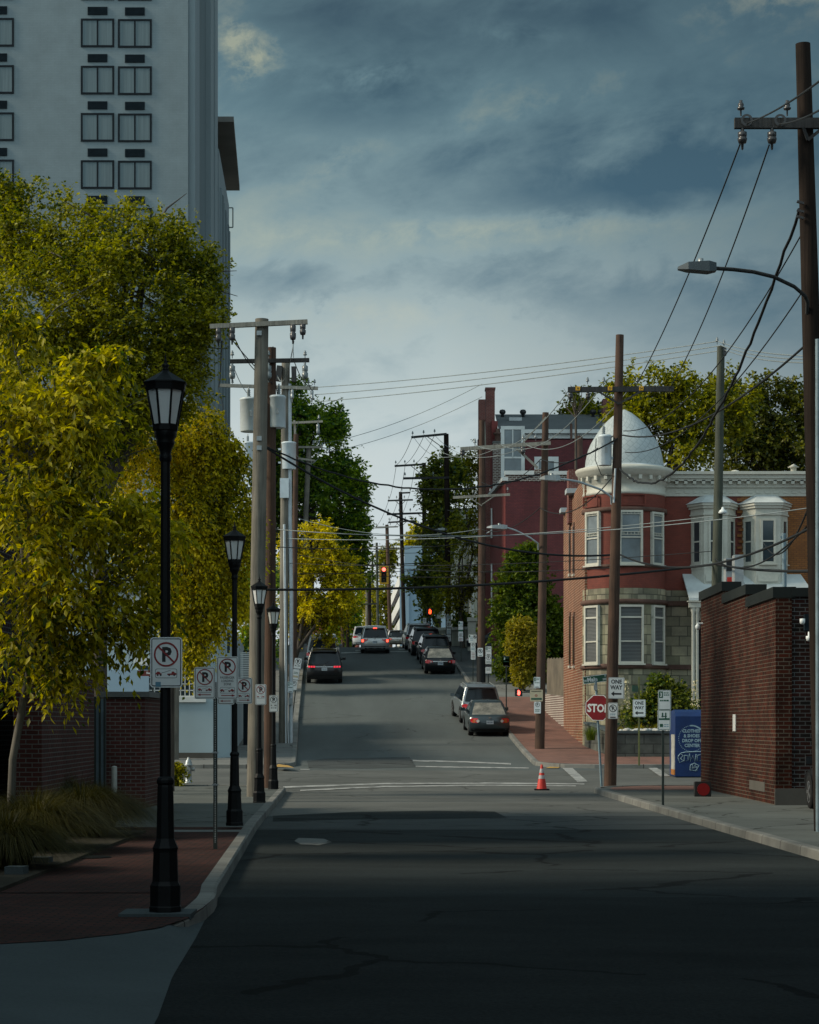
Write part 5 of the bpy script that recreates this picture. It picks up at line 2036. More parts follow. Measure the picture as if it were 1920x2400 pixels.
sidebox(yf + .3, yf + 4.6, .40, 'hotel_side', 'corner_pier')
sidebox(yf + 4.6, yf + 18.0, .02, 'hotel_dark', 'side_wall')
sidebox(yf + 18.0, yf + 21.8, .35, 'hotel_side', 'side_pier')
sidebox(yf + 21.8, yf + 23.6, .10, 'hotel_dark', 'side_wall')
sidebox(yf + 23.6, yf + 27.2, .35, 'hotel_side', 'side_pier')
FP = 110.6
for fl in range(-2, 10):
    cy = 77.5 + FP * fl + (FP * 0)
    for px0, px1 in ((190, 268), (277, 356), (-45, 33)):
        dy = 0 if px0 < 270 else 1.2
        if px0 < 0:
            dy = -1.5
        cyy = cy + dy
        c = at((px0 + px1) / 2, cyy, s)
        c.y = yf
        w, h = (px1 - px0) / s, 66.5 / s
        o = window(t, c, (0, -1, 0), w, h, .105, ((.5, 0, .5, 1, .09),), 'win_frame', 'curtain', .07)
        if fl < 5:
            g = MB()
            v = at((px0 + px1) / 2, cyy - 51.5, s)
            g.box((v.x, yf - .02, v.z), (46 / s, .10, 18.5 / s))
            for q in range(6):
                g.box((v.x, yf - .08, v.z - .18 + q * .072), (44 / s, .03, .02))
            g.build('vent', M['vent'], t)
    # narrow side windows seen edge-on
    z = at(0, cy, s).z
    if -1 < z < 50:
        mb = MB()
        ya, yb = yf + 21.9, yf + 23.4
        a = xr - k * (ya - yf) + .13
        mb.box((a, (ya + yb) / 2, z), (.10, 1.3, 1.7))
        mb.build('side_window', M['win_frame'], t)

t = thing('hotel_wing', 'rear hotel wing with flat overhanging roof and vertical mullions', 'building')
y0, y1 = yf + 27.4, yf + 44
x0, x1 = at(513, 0, F / y0).x, at(537, 0, F / y1).x
zt = 41.2
mb = MB()
vs = [(x0 - 14, y0, 0), (x0, y0, 0), (x1, y1, 0), (x1 - 14, y1, 0)]
mb.add(vs + [(x, y, zt) for x, y, z in vs], [(3, 2, 1, 0), (4, 5, 6, 7), (0, 1, 5, 4), (1, 2, 6, 5), (2, 3, 7, 6), (3, 0, 4, 7)])
mb.build('wall', M['hotel_side'], t)
for i in range(7):
    q = (i + .6) / 7.4
    yy = y0 + (y1 - y0) * q
    xx = x0 + (x1 - x0) * q
    mb = MB()
    mb.box((xx + .06, yy, zt / 2 - 1.2), (.22, .7 if i % 2 else .35, zt - 2.6), rz=-.02)
    mb.build('mullion', M['hotel_dark'] if i % 2 else M['hotel_side'], t)
s0 = F / y0
ra, rb = at(548, 273, s0), at(562, 436, s0 * .886)
mb = MB()
vs = [(ra.x - 14, ra.y, zt), (ra.x, ra.y, zt), (rb.x, rb.y, zt), (rb.x - 14, rb.y, zt)]
zt2 = ra.z
mb.add(vs + [(x, y, zt2) for x, y, z in vs], [(3, 2, 1, 0), (4, 5, 6, 7), (0, 1, 5, 4), (1, 2, 6, 5), (2, 3, 7, 6), (3, 0, 4, 7)])
# slab: shallow fascia, deep underside
for i, v in enumerate(mb.v):
    if v[2] == zt:
        mb.v[i] = (v[0], v[1], zt2 - .38)
mb.build('roof', M['soffit'], t)
mb = MB()
p0, p1 = at(546, 487, 29), at(546, 533, 29)
xw = at(537, 0, 29).x
for a, b in (((xw, p0.y, p0.z), p0), (p0, p1), (p1, (xw, p1.y, p1.z))):
    mb.tube([a, b], .05, 6)
mb.build('balcony_rail', M['hotel_dark'], t)

# --- gray building across the cross street, left ----------------------------
t = thing('gray_corner_building', 'low blue gray stucco building with white framed grid windows', 'building')
s = 64.0
b, _ = on(538, 1777)
yb = b.y + .02
s = F / yb
xl, xrr = at(30, 0, s).x, at(538, 0, s).x
zt, zb = at(0, 1452, s).z, b.z - .1
ye = yb + 12.5
xe = at(572, 0, F / ye).x
mb = MB()
vs = [(xl, yb, zb), (xrr - .55, yb, zb), (xrr, yb + .5, zb), (xe, ye, zb), (xl, ye, zb)]
mb.add(vs + [(x, y, zt - (.0 if y < ye else .55)) for x, y, z in vs], [(4, 3, 2, 1, 0), (5, 6, 7, 8, 9), (0, 1, 6, 5), (1, 2, 7, 6), (2, 3, 8, 7), (3, 4, 9, 8), (4, 0, 5, 9)])
mb.build('wall', M['gray_wall'], t)
mb = MB()
mb.bx(xl, xrr - .55, yb - .05, yb + .3, zt + .002, zt + .14)
mb.build('parapet_cap', M['gray_wall_lit'], t)
mb = MB()
mb.bx(xl, xrr - .56, yb - .06, yb, zb, zb + .30)
mb.build('plinth', M['gray_plinth'], t)
wz0, wz1 = at(0, 1633, s).z, at(0, 1558, s).z
for xa, xb in ((322, 403), (413, 476)):
    xa, xb = at(xa, 0, s).x, at(xb, 0, s).x
    w, h = xb - xa, wz1 - wz0
    nx = 6
    bars = [(i / nx, 0, i / nx, 1, .035) for i in range(1, nx)] + [(0, j / 5, 1, j / 5, .035) for j in range(1, 5)]
    window(t, ((xa + xb) / 2, yb, (wz0 + wz1) / 2), (0, -1, 0), w, h, .04, bars, 'white_trim', 'glass', .05)
xa, xb = at(322, 0, s).x, at(482, 0, s).x
part(t, 'lintel', 'white_trim', (xa - .1, xb + .02, yb - .08, yb, wz1 + .002, wz1 + .26))
part(t, 'sill', 'white_trim', (xa - .1, xb + .02, yb - .10, yb, wz0 - .20, wz0 - .002))
mb = MB()
px_ = at(536, 0, s).x
mb.box((px_, yb - .03, at(0, 1504, s).z), (.10, .06, .84))
mb.build('wall_lamp', M['vent'], t)
# glazed blue entrance front left of the windows
part(t, 'shopfront', M['garage_blue'], (at(255, 0, s).x, at(350, 0, s).x, yb - .10, yb, at(0, 1634, s).z, at(0, 1570, s).z))
# white upper storey set back, seen through the leaves
t = thing('white_clapboard_house', 'white clapboard house wall showing through the weeping leaves', 'building')
mb = MB()
mb.bx(at(300, 0, 55).x, at(455, 0, 55).x, F / 55, F / 55 + 8, 0, at(0, 1395, 55).z)
mb.build('wall', M['white_trim'], t)
mb = MB()
mb.bx(at(296, 0, 55).x, at(460, 0, 55).x, F / 55 - .3, F / 55 + 8.2, at(0, 1395, 55).z + .003, at(0, 1385, 55).z)
mb.build('roof', M['gray_roof'], t)
# louvred screen beside the building
t = thing('louvred_screen', 'white louvred screen beside the gray building', 'fence')
s = 58
for i in range(16):
    mb = MB()
    c = at(582, 1530 + i * 4.3, s)
    mb.box(c, (.62, .06, .045))
    mb.build('slat', M['white_trim'], t)
mb = MB()
mb.bx(at(573, 0, s).x - .05, at(592, 0, s).x + .3, F / s + .06, F / s + .16, zr(F / s), at(0, 1524, s).z)
mb.build('back_panel', M['win_frame'], t)

# --- brick wall, gate and pier, near left -------------------------------------
t = thing('brick_garden_wall', 'dark brick wall running along pavement under the near tree', 'wall')
s1, s2 = 134, 112
A1, A2 = at(98, 1910, s1), at(221, 1890, s2)
zt = .95
mb = MB()
dx = -.5
vs = [(A1.x, A1.y, -1.9), (A2.x, A2.y, -1.9), (A2.x + dx, A2.y, -1.9), (A1.x + dx, A1.y, -1.9)]
mb.add(vs + [(x, y, zt) for x, y, z in vs], [(3, 2, 1, 0), (4, 5, 6, 7), (0, 1, 5, 4), (1, 2, 6, 5), (2, 3, 7, 6), (3, 0, 4, 7)])
mb.build('wall', M['brick_pier'], t)
t = thing('metal_gate', 'dark blue steel gate between brick wall and brick pier', 'gate')
mb = MB()
g0, g1 = at(221, 1885, 112), at(246, 1885, 112)
mb.bx(A2.x - .02, at(246, 0, 112).x, A2.y + .1, A2.y + .18, -1.78, .55)
mb.build('leaf', M['blue_steel'], t)
for q in (.05, .5, .95):
    mb = MB()
    xx = A2.x + (at(246, 0, 112).x - A2.x) * q
    mb.bx(xx - .02, xx + .02, A2.y + .03, A2.y + .098, -1.78, .6)
    mb.build('stile', M['green_steel'], t)
t = thing('brick_pier', 'square brick pier with pale stone cap at the pavement edge', 'pier')
s = 110
b = at(340, 1893, s)
x0, x1 = at(243, 0, s).x, b.x
mb = MB()
mb.add([(x0, b.y, -1.9), (x1, b.y, -1.9), (x1 + .05, b.y + 2.7, -1.9), (x0, b.y + 2.7, -1.9)] + [(x0, b.y, at(0, 1634, s).z), (x1, b.y, at(0, 1634, s).z), (x1 + .05, b.y + 2.7, at(0, 1634, s).z), (x0, b.y + 2.7, at(0, 1634, s).z)],
       [(3, 2, 1, 0), (4, 5, 6, 7), (0, 1, 5, 4), (1, 2, 6, 5), (2, 3, 7, 6), (3, 0, 4, 7)])
mb.build('shaft', M['brick_pier'], t)
mb = MB()
mb.bx(x0 - .06, x1 + .10, b.y - .07, b.y + 2.8, at(0, 1634, s).z + .003, at(0, 1621, s).z)
mb.build('cap', M['concrete'], t)
# dark building mass left of the garden wall
t = thing('brick_annexe', 'dark brick building deep in shade behind the near tree', 'building')
mb = MB()
mb.bx(-16, -7.4, 33, 45.2, -1.9, 6.0)  # height raised so that it shades the near road
mb.build('wall', M['brick_soot'], t)
mb = MB()
mb.bx(-16.1, -7.25, 32.9, 45.3, 6.003, 6.3)
mb.build('coping', M['dark_cap'], t)

# --- right: low brick building with stepped parapet ---------------------------
t = thing('stepped_brick_building', 'low dark brick building with stepped black coping', 'building')
y0, y1 = 47.2, 59.5
xw0, xw1 = at(1818, 0, F / y0).x, at(1643, 0, F / y1).x
dx = xw1 - xw0


def xs_(y):
    return xw0 + dx * (y - y0) / (y1 - y0)


def ztop(px, py):
    """wall-top height where the wall's face crosses photo column px"""
    k = (px - 960) / F
    y = (xw0 - dx * y0 / (y1 - y0)) / (k - dx / (y1 - y0))
    return y, (HZ - py) / F * y


cuts = [ztop(1643, 1402), ztop(1697, 1388), ztop(1700, 1408), ztop(1753, 1395), ztop(1757, 1416), ztop(1816, 1404)]
lv = [(cuts[0][1] + cuts[1][1]) / 2, (cuts[2][1] + cuts[3][1]) / 2, (cuts[4][1] + cuts[5][1]) / 2]
yb1, yb2 = cuts[1][0], cuts[3][0]
segs = [(y1, yb1, lv[0]), (yb1, yb2, lv[1]), (yb2, y0, lv[2])]
poly = [(y0, -1.95), (y1, -1.95), (y1, lv[0]), (yb1, lv[0]), (yb1, lv[1]), (yb2, lv[1]), (yb2, lv[2]), (y0, lv[2])]
mb = MB()
k = len(poly)
vs = [(xs_(y), y, z) for y, z in poly] + [(xs_(y) + .36, y, z) for y, z in poly]
mb.add(vs, [tuple(range(k)), tuple(range(k, 2 * k))[::-1]] + [(i, k + i, k + (i + 1) % k, (i + 1) % k) for i in range(k)])
mb.build('side_wall', M['brick_dark'], t)
for ya, yb_, z in segs:
    mb = MB()
    a, b = min(ya, yb_) - .02, max(ya, yb_) + .02
    mb.add([(xs_(a) - .06, a, z - .02), (xs_(b) - .06, b, z - .02), (xs_(b) + .45, b, z - .02), (xs_(a) + .45, a, z - .02), (xs_(a) - .06, a, z + .22), (xs_(b) - .06, b, z + .22), (xs_(b) + .45, b, z + .22), (xs_(a) + .45, a, z + .22)],
           [(0, 1, 2, 3), (7, 6, 5, 4), (0, 4, 5, 1), (1, 5, 6, 2), (2, 6, 7, 3), (3, 7, 4, 0)])
    mb.build('coping', M['dark_cap'], t)
xf = xs_(y0)
mb = MB()
mb.bx(xf + .37, xf + 9, y0 + .02, y0 + .4, -1.95, at(0, 1500, F / y0).z)
mb.bx(xf + .37, xf + .78, y0 + .02, y0 + .4, at(0, 1500, F / y0).z + .002, lv[2])
mb.build('front_wall', M['brick_soot'], t)
mb = MB()
mb.bx(xf + .36, xf + .82, y0 - .03, y0 + .45, lv[2] + .003, lv[2] + .2)
mb.build('coping', M['dark_cap'], t)
mb = MB()
mb.bx(xf - .02, xf + 1.1, y0 - .06, y0 + .018, -1.95, at(0, 1848, F / y0).z)
mb.build('plinth', M['gray_plinth'], t)
part(t, 'sign_box', 'vent', (xf + .62, xf + 2.4, y0 - .14, y0 + .018, at(0, 1478, F / y0).z, at(0, 1440, F / y0).z))
part(t, 'fascia', 'white_trim', (xf + .82, xf + 4, y0 - .02, y0 + .3, at(0, 1437, F / y0).z, at(0, 1408, F / y0).z))
part(t, 'gutter', 'dark_cap', (xf + .82, xf + 4, y0 - .10, y0 + .3, at(0, 1407, F / y0).z, at(0, 1398, F / y0).z))
for px, py, q in ((1877, 1465, 0), (1893, 1494, 1)):
    mb = MB()
    c = at(px, py, F / y0)
    mb.lathe([(.001, 0), (.05, .02), (.06, .06), (.06, .13), (.001, .135)] if q == 0 else [(.001, -.1), (.06, -.08), (.075, -.03), (.075, .02), (.03, .03), (.03, .12)], (c.x, y0 - .2, c.z), 12)
    mb.build('camera_dome', M['sign_white'], t)
mb = MB()
c = at(1640, 1468, F / y1)
mb.tube([(xs_(y1 - .4) + .02, y1 - .4, c.z + .06), (xs_(y1 - .4) - .16, y1 - .4, c.z + .06)], .025, 8)
mb.lathe([(.001, -.12), (.06, -.10), (.075, -.04), (.07, 0), (.03, .05)], (xs_(y1 - .4) - .14, y1 - .4, c.z), 12)
mb.build('camera_arm', M['sign_white'], t)
yy, zz = ztop(1721, 1695)
part(t, 'notice_plate', 'white_trim', (xs_(yy) - .02, xs_(yy) - .002, yy - .3, yy + .12, zz - .2, zz + .22))
yy, zz = ztop(1772, 1840)
part(t, 'patched_vent', 'gray_plinth', (xs_(yy) - .015, xs_(yy) - .001, yy - 1.3, yy + .9, zz - .12, zz + .1))
mb = MB()
mb.bx(xf + .4, xf + 9, y0 + .45, y1, 1.6, 1.75)
mb.build('roof', M['gray_roof'], t)
s = 82
part(t, 'rooftop_unit', 'aluminium', (at(1722, 0, s).x, at(1743, 0, s).x, F / s, F / s + .5, 1.75, at(0, 1300, s).z))
t2 = thing('pole_sign_box', 'dark box sign with a red mark above the brick roof', 'sign box')
s = 80
c0, c1 = at(1702, 1372, s), at(1722, 1308, s)
part(t2, 'cabinet', 'aluminium', (c0.x, c1.x, F / s, F / s + .5, c0.z, c1.z))
part(t2, 'dark_panel', 'sign_black', (c0.x + .01, c1.x - .01, F / s - .015, F / s - .002, c0.z + .42, c1.z - .04))
part(t2, 'red_panel', 'cone_red', (c0.x + .03, c0.x + .17, F / s - .015, F / s - .002, c0.z + .02, c0.z + .24))
part(t2, 'support', 'green_steel', (c0.x + .1, c0.x + .2, F / s + .2, F / s + .3, 1.7, c0.z))
t2 = thing('roof_pipe', 'slim gray vent pipe on the brick roof before white bay window', 'pipe')
s = 84
mb = MB()
p0 = at(1842, 1390, s)
mb.tube([(p0.x, p0.y, 1.7), at(1837, 1250, s)], .06, 8)
mb.build('stack', M['blue_steel'], t2)
mb = MB()
mb.beam(at(1829, 1259, s), at(1843, 1259, s), .05, .05)
mb.build('cap_bar', M['blue_steel'], t2)

# --- turret house ---------------------------------------------------------------
t = thing('turret_house', 'red brick corner house with white slate domed turret', 'house')
yh = 85.6
s = F / yh
X0 = at(1371, 0, s).x
ys1 = 97.0
Xs1 = at(1321, 0, F / ys1).x
zg = zr(yh) - .3
ztp = at(0, 1160, s).z                    # brick top under the cornice


def zy(py):
    return at(0, py, s).z


def xx(px):
    return at(px, 0, s).x


mb = MB()
vs = [(X0, yh, zg), (X0 + .4, yh, zg), (Xs1 + .4, ys1, zg), (Xs1, ys1, zg)]
zs1 = at(0, 1185, F / ys1).z
top = [ztp + .9, ztp + .9, ztp + .3, ztp + .3]
mb.add(vs + [(v[0], v[1], z) for v, z in zip(vs, top)], [(3, 2, 1, 0), (4, 5, 6, 7), (0, 1, 5, 4), (1, 2, 6, 5), (2, 3, 7, 6), (3, 0, 4, 7)])
mb.build('side_wall', M['brick_orange'], t)
for px, py in ((1326, 1195), (1340, 1150)):
    yv = 96.3 if px < 1330 else 91.5
    q = at(px, py, F / yv)
    part(t, 'parapet_cap', 'gray_wall_lit', (q.x - .25, q.x + .25, yv - .5, yv + .5, q.z - .15, q.z + .05))
# slit windows in pairs on the side
for py0, py1 in ((1225, 1345), (1435, 1560)):
    for px in (1337, 1346):
        kx = (px - 960) / F
        m_ = (Xs1 - X0) / (ys1 - yh)
        yy = (X0 - m_ * yh) / (kx - m_)
        sc = F / yy
        mb = MB()
        za, zb_ = (HZ - py1) / sc, (HZ - py0) / sc
        mb.box((kx * yy - .01, yy, (za + zb_) / 2), (.06, .55, zb_ - za))
        o = mb.build('slit_window', M['brownstone'], t)
        mb = MB()
        mb.box((kx * yy - .03, yy, (za + zb_) / 2 - .06), (.06, .34, zb_ - za - .25))
        mb.build('pane', M['car_glass'], o)
        mb = MB()
        mb.box((kx * yy - .03, yy, za - .06), (.12, .62, .10))
        mb.build('sill', M['cream_trim'], o)
# turret: half round bay on the corner
R = (xx(1562) - X0) / 2
cx, cyy = X0 + R, yh + .55
SW0, SWP = math.pi * 1.0, math.pi


def arc(mb, prof, n=28, a0=SW0, sw=SWP):
    mb.lathe(prof, (cx, cyy, 0), n, 0, True, a0, sw)


zst = zy(1382)
mb = MB()
arc(mb, [(R, zst), (R, ztp + .05)])
mb.build('turret_wall', M['brick_red'], t)
mb = MB()
arc(mb, [(R + .05, zg - .3), (R + .05, zst)])
mb.build('turret_base', M['stone'], t)
for pr in ([(R + .04, zy(1418)), (R + .13, zy(1417)), (R + .13, zy(1408)), (R + .04, zy(1407))],
           [(R + .04, zy(1569)), (R + .14, zy(1568)), (R + .14, zy(1558)), (R + .04, zy(1557))],
           [(R - .01, zy(1334)), (R + .07, zy(1333)), (R + .07, zy(1327)), (R - .01, zy(1326))],
           [(R - .01, zy(1204)), (R + .09, zy(1203)), (R + .09, zy(1194)), (R - .01, zy(1193))]):
    mb = MB()
    arc(mb, pr)
    mb.build('stone_band', M['brownstone'], t)
# cornice with brackets and dome
mb = MB()
arc(mb, [(R + .01, zy(1163)), (R + .05, zy(1161)), (R + .05, zy(1156)), (R + .02, zy(1155)), (R + .03, zy(1138)), (R + .08, zy(1136)), (R + .09, zy(1121)), (R + .22, zy(1119)), (R + .24, zy(1112)), (R + .31, zy(1109)), (R + .34, zy(1102)), (R + .30, zy(1099)), (R + .1, zy(1096))], 36, math.pi * .93, math.pi * 1.14)
o = mb.build('turret_cornice', M['cream_trim'], t)
for kx in range(13):
    a = math.pi * (.97 + 1.06 * (kx + .5) / 13)
    mb = MB()
    mb.box((cx + (R + .14) * math.cos(a), cyy + (R + .14) * math.sin(a), zy(1125)), (.16, .13, .17), rz=a)
    mb.build('bracket', M['cream_trim'], o)
prof = []
zd0, zd1 = zy(1098), zy(955)
for i in range(17):
    q = i / 16
    prof.append(((R - .04) * _lin([(0, 1), (.15, .978), (.32, .92), (.44, .84), (.55, .735), (.71, .575), (.85, .365), (.95, .17), (1, .012)], q), zd0 + (zd1 - zd0) * q))
m_ = MB()
m_.lathe(prof, (cx, cyy, 0), 40)
dome = m_.build('dome', None or M['slate_white'], t)
uvd = dome.data.uv_layers[0].data
for p in dome.data.polygons:
    c = p.center
    a0 = math.atan2(c.y - cyy, c.x - cx)
    for li in p.loop_indices:
        v = dome.data.vertices[dome.data.loops[li].vertex_index].co
        a = math.atan2(v.y - cyy, v.x - cx) if (v.x - cx) ** 2 + (v.y - cyy) ** 2 > 1e-4 else a0
        while a - a0 > math.pi:
            a -= 2 * math.pi
        while a - a0 < -math.pi:
            a += 2 * math.pi
        u_, w_ = a * R * .9, (v.z - zd0) * 1.15
        uvd[li].uv = ((u_ + w_) * .7071, (w_ - u_) * .7071)
mb = MB()
mb.lathe([(R + .10, zy(1101)), (R + .04, zy(1095)), (R - .04, zy(1092))], (cx, cyy, 0), 40)
mb.build('dome_flashing', M['porch_roof'], t)


def on_arc(px):
    """angle on the turret face seen at photo column px"""
    u_ = max(-1, min(1, (at(px, 0, F / (yh - .8)).x - cx) / R))
    return -math.acos(u_)


leaded = [(.0, .50, 1, .50, .05)] + [(0, v, 1, v, .022) for v in (.93, .60, .55)] + [(u_, .55, u_, .6, .02) for u_ in (.2, .35, .5, .65, .8)] + [(u_, .93, u_, 1, .02) for u_ in (.2, .35, .5, .65, .8)] + \
    [(u_, .55, u_, 1, .022) for u_ in (.12, .88)] + [(0, v, .12, v, .02) for v in (.68, .76, .84)] + [(.88, v, 1, v, .02) for v in (.68, .76, .84)]
for px, w, py0, py1, bars, pane, dr in ((1393, .84, 1327, 1202, leaded, 'glass_light', .06), (1477, .95, 1327, 1202, leaded, 'glass_light', .0), (1541, .74, 1327, 1204, leaded, 'glass_light', .06),
                                        (1393, .84, 1557, 1421, [(0, .79, 1, .79, .07), (0, .38, 1, .38, .05)], 'blind', .06), (1477, 1.0, 1557, 1421, [(0, .79, 1, .79, .07), (0, .38, 1, .38, .05)], 'blind', .0),
                                        (1541, .74, 1557, 1421, [(0, .79, 1, .79, .07), (0, .38, 1, .38, .05)], 'blind', .06)):
    a = on_arc(px)
    n = Vector((math.cos(a), math.sin(a), 0))
    rr = R + (.05 if py0 > 1400 else 0)
    c = Vector((cx, cyy, 0)) + n * (rr - .02) + Vector((0, 0, (zy(py0) + zy(py1)) / 2))
    window(t, c, n, w, zy(py1) - zy(py0), .085, bars, 'cream_trim', pane, .11, .06)
for px in (1380, 1475):
    a = on_arc(px + 8)
    n = Vector((math.cos(a), math.sin(a), 0))
    r_, u_, n = basis(n)
    c = Vector((cx, cyy, zy(1178))) + n * R
    mb = MB()
    for (xo, yo, w, h) in ((0, .22, 1.0, .05), (0, -.2, 1.0, .05), (-.48, 0, .05, .38), (.48, 0, .05, .38)):
        mb.prism([(-w / 2, -h / 2), (w / 2, -h / 2), (w / 2, h / 2), (-w / 2, h / 2)], c + r_ * xo + u_ * yo, r_, u_, n, .05)
    mb.build('brick_panel', M['brick_red'], t)
# main front to the right of the turret
xq = xx(1562)
yfr = yh + .55
xsplit = xx(1742)
xend = xx(1990)
part(t, 'front_wall', 'brick_red', (xq - .02, xsplit, yfr, yfr + .4, zst, ztp))
part(t, 'front_base', 'stone', (xq - .02, xsplit, yfr - .05, yfr + .4, zg - .3, zst - .002))
part(t, 'stone_course', 'brownstone', (xq, xsplit, yfr - .13, yfr - .052, zy(1418), zy(1407)))
part(t, 'stone_course', 'brownstone', (xq, xsplit, yfr - .13, yfr - .052, zy(1568), zy(1557)))
mb = MB()
mb.bx(xq, xend, yfr - .06, yfr + .3, ztp + .003, zy(1140))
mb.bx(xq, xend, yfr - .16, yfr + .3, zy(1140) + .002, zy(1126))
mb.bx(xq, xend, yfr - .42, yfr + .3, zy(1120), zy(1111))
mb.bx(xq, xend, yfr - .36, yfr + .3, zy(1126) + .002, zy(1120) - .002)
mb.bx(xq, xend, yfr - .52, yfr + .3, zy(1111) + .002, zy(1104))
o = mb.build('cornice', M['cream_trim'], t)
for i in range(19):
    px = 1588 + i * 21
    mb = MB()
    mb.box((xx(px), yfr - .26, zy(1128)), (.13, .2, .16))
    mb.build('bracket', M['cream_trim'], o)
    mb = MB()
    mb.box((xx(px) + .1, yfr - .07, zy(1150)), (.22, .03, .1))
    mb.build('panel', M['cream_trim'], o)
mb = MB()
mb.bx(X0 + .3, xend, yfr + .4, yfr + 12, ztp - .4, ztp + .5)
mb.build('roof', M['gray_roof'], t)
part(t, 'rear_wall', 'brick_orange', (X0 + 1, xend, yfr + .42, yfr + 11.5, zg, ztp - .42))
for px, hgt in ((1730, .10), (1868, .22)):
    mb = MB()
    mb.lathe([(.12, 0), (.12, hgt), (.24, hgt + .02), (.001, hgt + .16)] if hgt > .15 else [(.2, 0), (.16, .1), (.001, .14)], (xx(px), yfr + .2, zy(1104)), 12)
    mb.build('roof_vent', M['cream_trim'], t)
mb = MB()
cc = at(1338, 1150, F / 92)
mb.bx(at(1325, 0, F / 94).x, at(1348, 0, F / 94).x, 92, 93, ztp - .5, at(0, 1100, F / 92).z)
mb.build('chimney', M['brick_wine'], t)
# white two storey bay
def bay(par, pxa, pxb, front_m='cream_trim'):
    xa, xb = xx(pxa), xx(pxb)
    wz0, wz1 = zy(1345), zy(1180)
    d, c_ = .75, .42
    y = yfr
    outline = [(xa, y), (xa + c_, y - d), (xb - c_, y - d), (xb, y)]
    mb = MB()

    def ring(z0, z1, off):
        o2 = [(xa - off, y), (xa + c_ - off * .5, y - d - off), (xb - c_ + off * .5, y - d - off), (xb + off, y)]
        mb.add([(x, yy, z0) for x, yy in o2] + [(x, yy, z1) for x, yy in o2], [(0, 1, 5, 4), (1, 2, 6, 5), (2, 3, 7, 6), (3, 2, 1, 0), (4, 5, 6, 7)])
    ring(zy(1372), zy(1334), -.02)
    ring(zy(1334), zy(1208), 0)
    ring(zy(1208), zy(1204), .06)
    ring(zy(1204), zy(1192), .02)
    ring(zy(1192), zy(1186), .10)
    ring(zy(1186), zy(1180), .16)
    o = mb.build('bay', M[front_m], par)
    # hipped cap
    mb = MB()
    zc = zy(1180) + .003
    o2 = [(xa - .22, y), (xa + c_ - .12, y - d - .2), (xb - c_ + .12, y - d - .2), (xb + .22, y)]
    zt_ = zy(1157)
    in2 = [(xa + .45, y), (xa + .62, y - .1), (xb - .62, y - .1), (xb - .45, y)]
    mb.add([(x, yy, zc) for x, yy in o2] + [(x, yy, zt_) for x, yy in in2], [(0, 1, 5, 4), (1, 2, 6, 5), (2, 3, 7, 6), (3, 2, 1, 0), (4, 5, 6, 7)])
    mb.build('bay_roof', M['porch_roof'], par)
    # three tall sashes and mouldings
    w3 = (xb - xa - 2 * c_)
    zc0, zc1 = zy(1322), zy(1216)
    window(par, ((xa + xb) / 2, y - d, (zc0 + zc1) / 2), (0, -1, 0), w3 * .62, zc1 - zc0, .09, ((0, .5, 1, .5, .06),), front_m, 'glass', .06, .05)
    for sgn, xm in ((-1, xa + c_ / 2), (1, xb - c_ / 2)):
        n = Vector((sgn * d, -c_, 0)).normalized()
        window(par, (xm, y - d / 2, (zc0 + zc1) / 2), n, .58, zc1 - zc0, .10, ((0, .5, 1, .5, .06),), front_m, 'glass', .05, .05)
    mb = MB()
    mb.bx((xa + xb) / 2 - .4, (xa + xb) / 2 + .4, y - d - .03, y - d, zy(1364), zy(1347))
    mb.build('apron_panel', M[front_m], par)


bay(t, 1624, 1728)
# porch
def porch(par, pxa, pxb, colpx):
    xa, xb = xx(pxa), xx(pxb)
    z1, z0 = zy(1343), zy(1405)
    y = yfr
    mb = MB()
    mb.add([(xa + .1, y, z1), (xb - .1, y, z1), (xb + .25, y - 1.7, z0), (xa + .25 - .1, y - 1.7, z0), (xa + .1, y, z1 - .1), (xb - .1, y, z1 - .1), (xb + .25, y - 1.7, z0 - .1), (xa + .15, y - 1.7, z0 - .1)],
           [(0, 3, 2, 1), (4, 5, 6, 7), (3, 7, 6, 2), (0, 4, 7, 3), (1, 2, 6, 5), (0, 1, 5, 4)])
    mb.build('porch_roof', M['porch_roof'], par)
    part(par, 'porch_beam', 'cream_trim', (xa + .15, xb + .22, y - 1.66, y - 1.4, z0 - .38, z0 - .105), (xa + .10, xb + .27, y - 1.74, y - 1.35, z0 - .16, z0 - .11))
    for px in colpx:
        mb = MB()
        mb.lathe([(.11, zg + .3), (.11, zg + .5), (.07, zg + .6), (.065, z0 - .6), (.10, z0 - .5), (.10, z0 - .383)], (xx(px), y - 1.55, 0), 10)
        mb.build('porch_column', M['cream_trim'], par)


porch(t, 1598, 1742, (1617, 1626))
mb = MB()
dz0, dz1 = zy(1600), zy(1455)
mb.bx(xx(1634), xx(1668), yfr - .06, yfr - .052, zg, zy(1448))
o = mb.build('front_door', M['win_frame'], t)
mb = MB()
mb.ring(.02, .36, (xx(1651), yfr - .075, zy(1452)), (1, 0, 0), (0, 0, 1), 0, 12, 0, math.pi)
for q in range(7):
    a = math.pi * q / 6
    mb.box((xx(1651) + .18 * math.cos(a), yfr - .085, zy(1452) + .18 * math.sin(a)), (.36, .012, .03), ry=-a)
mb.build('fanlight', M['cream_trim'], o)

t = thing('tan_brick_house', 'tan brick house adjoining the turret house, white bay window', 'house')
part(t, 'front_wall', 'brick_tan', (xsplit + .003, xend, yfr - .012, yfr + .4, zg, ztp))
for i in range(16):
    mb = MB()
    mb.box((xx(1740) + (0.04 if i % 2 else -.02), yfr - .045, ztp - .15 - i * .24), (.22, .05, .12))
    mb.build('corner_brick', M['brick_tan'], t)
bay(t, 1745, 1852)
porch(t, 1735, 1888, (1760, 1880))

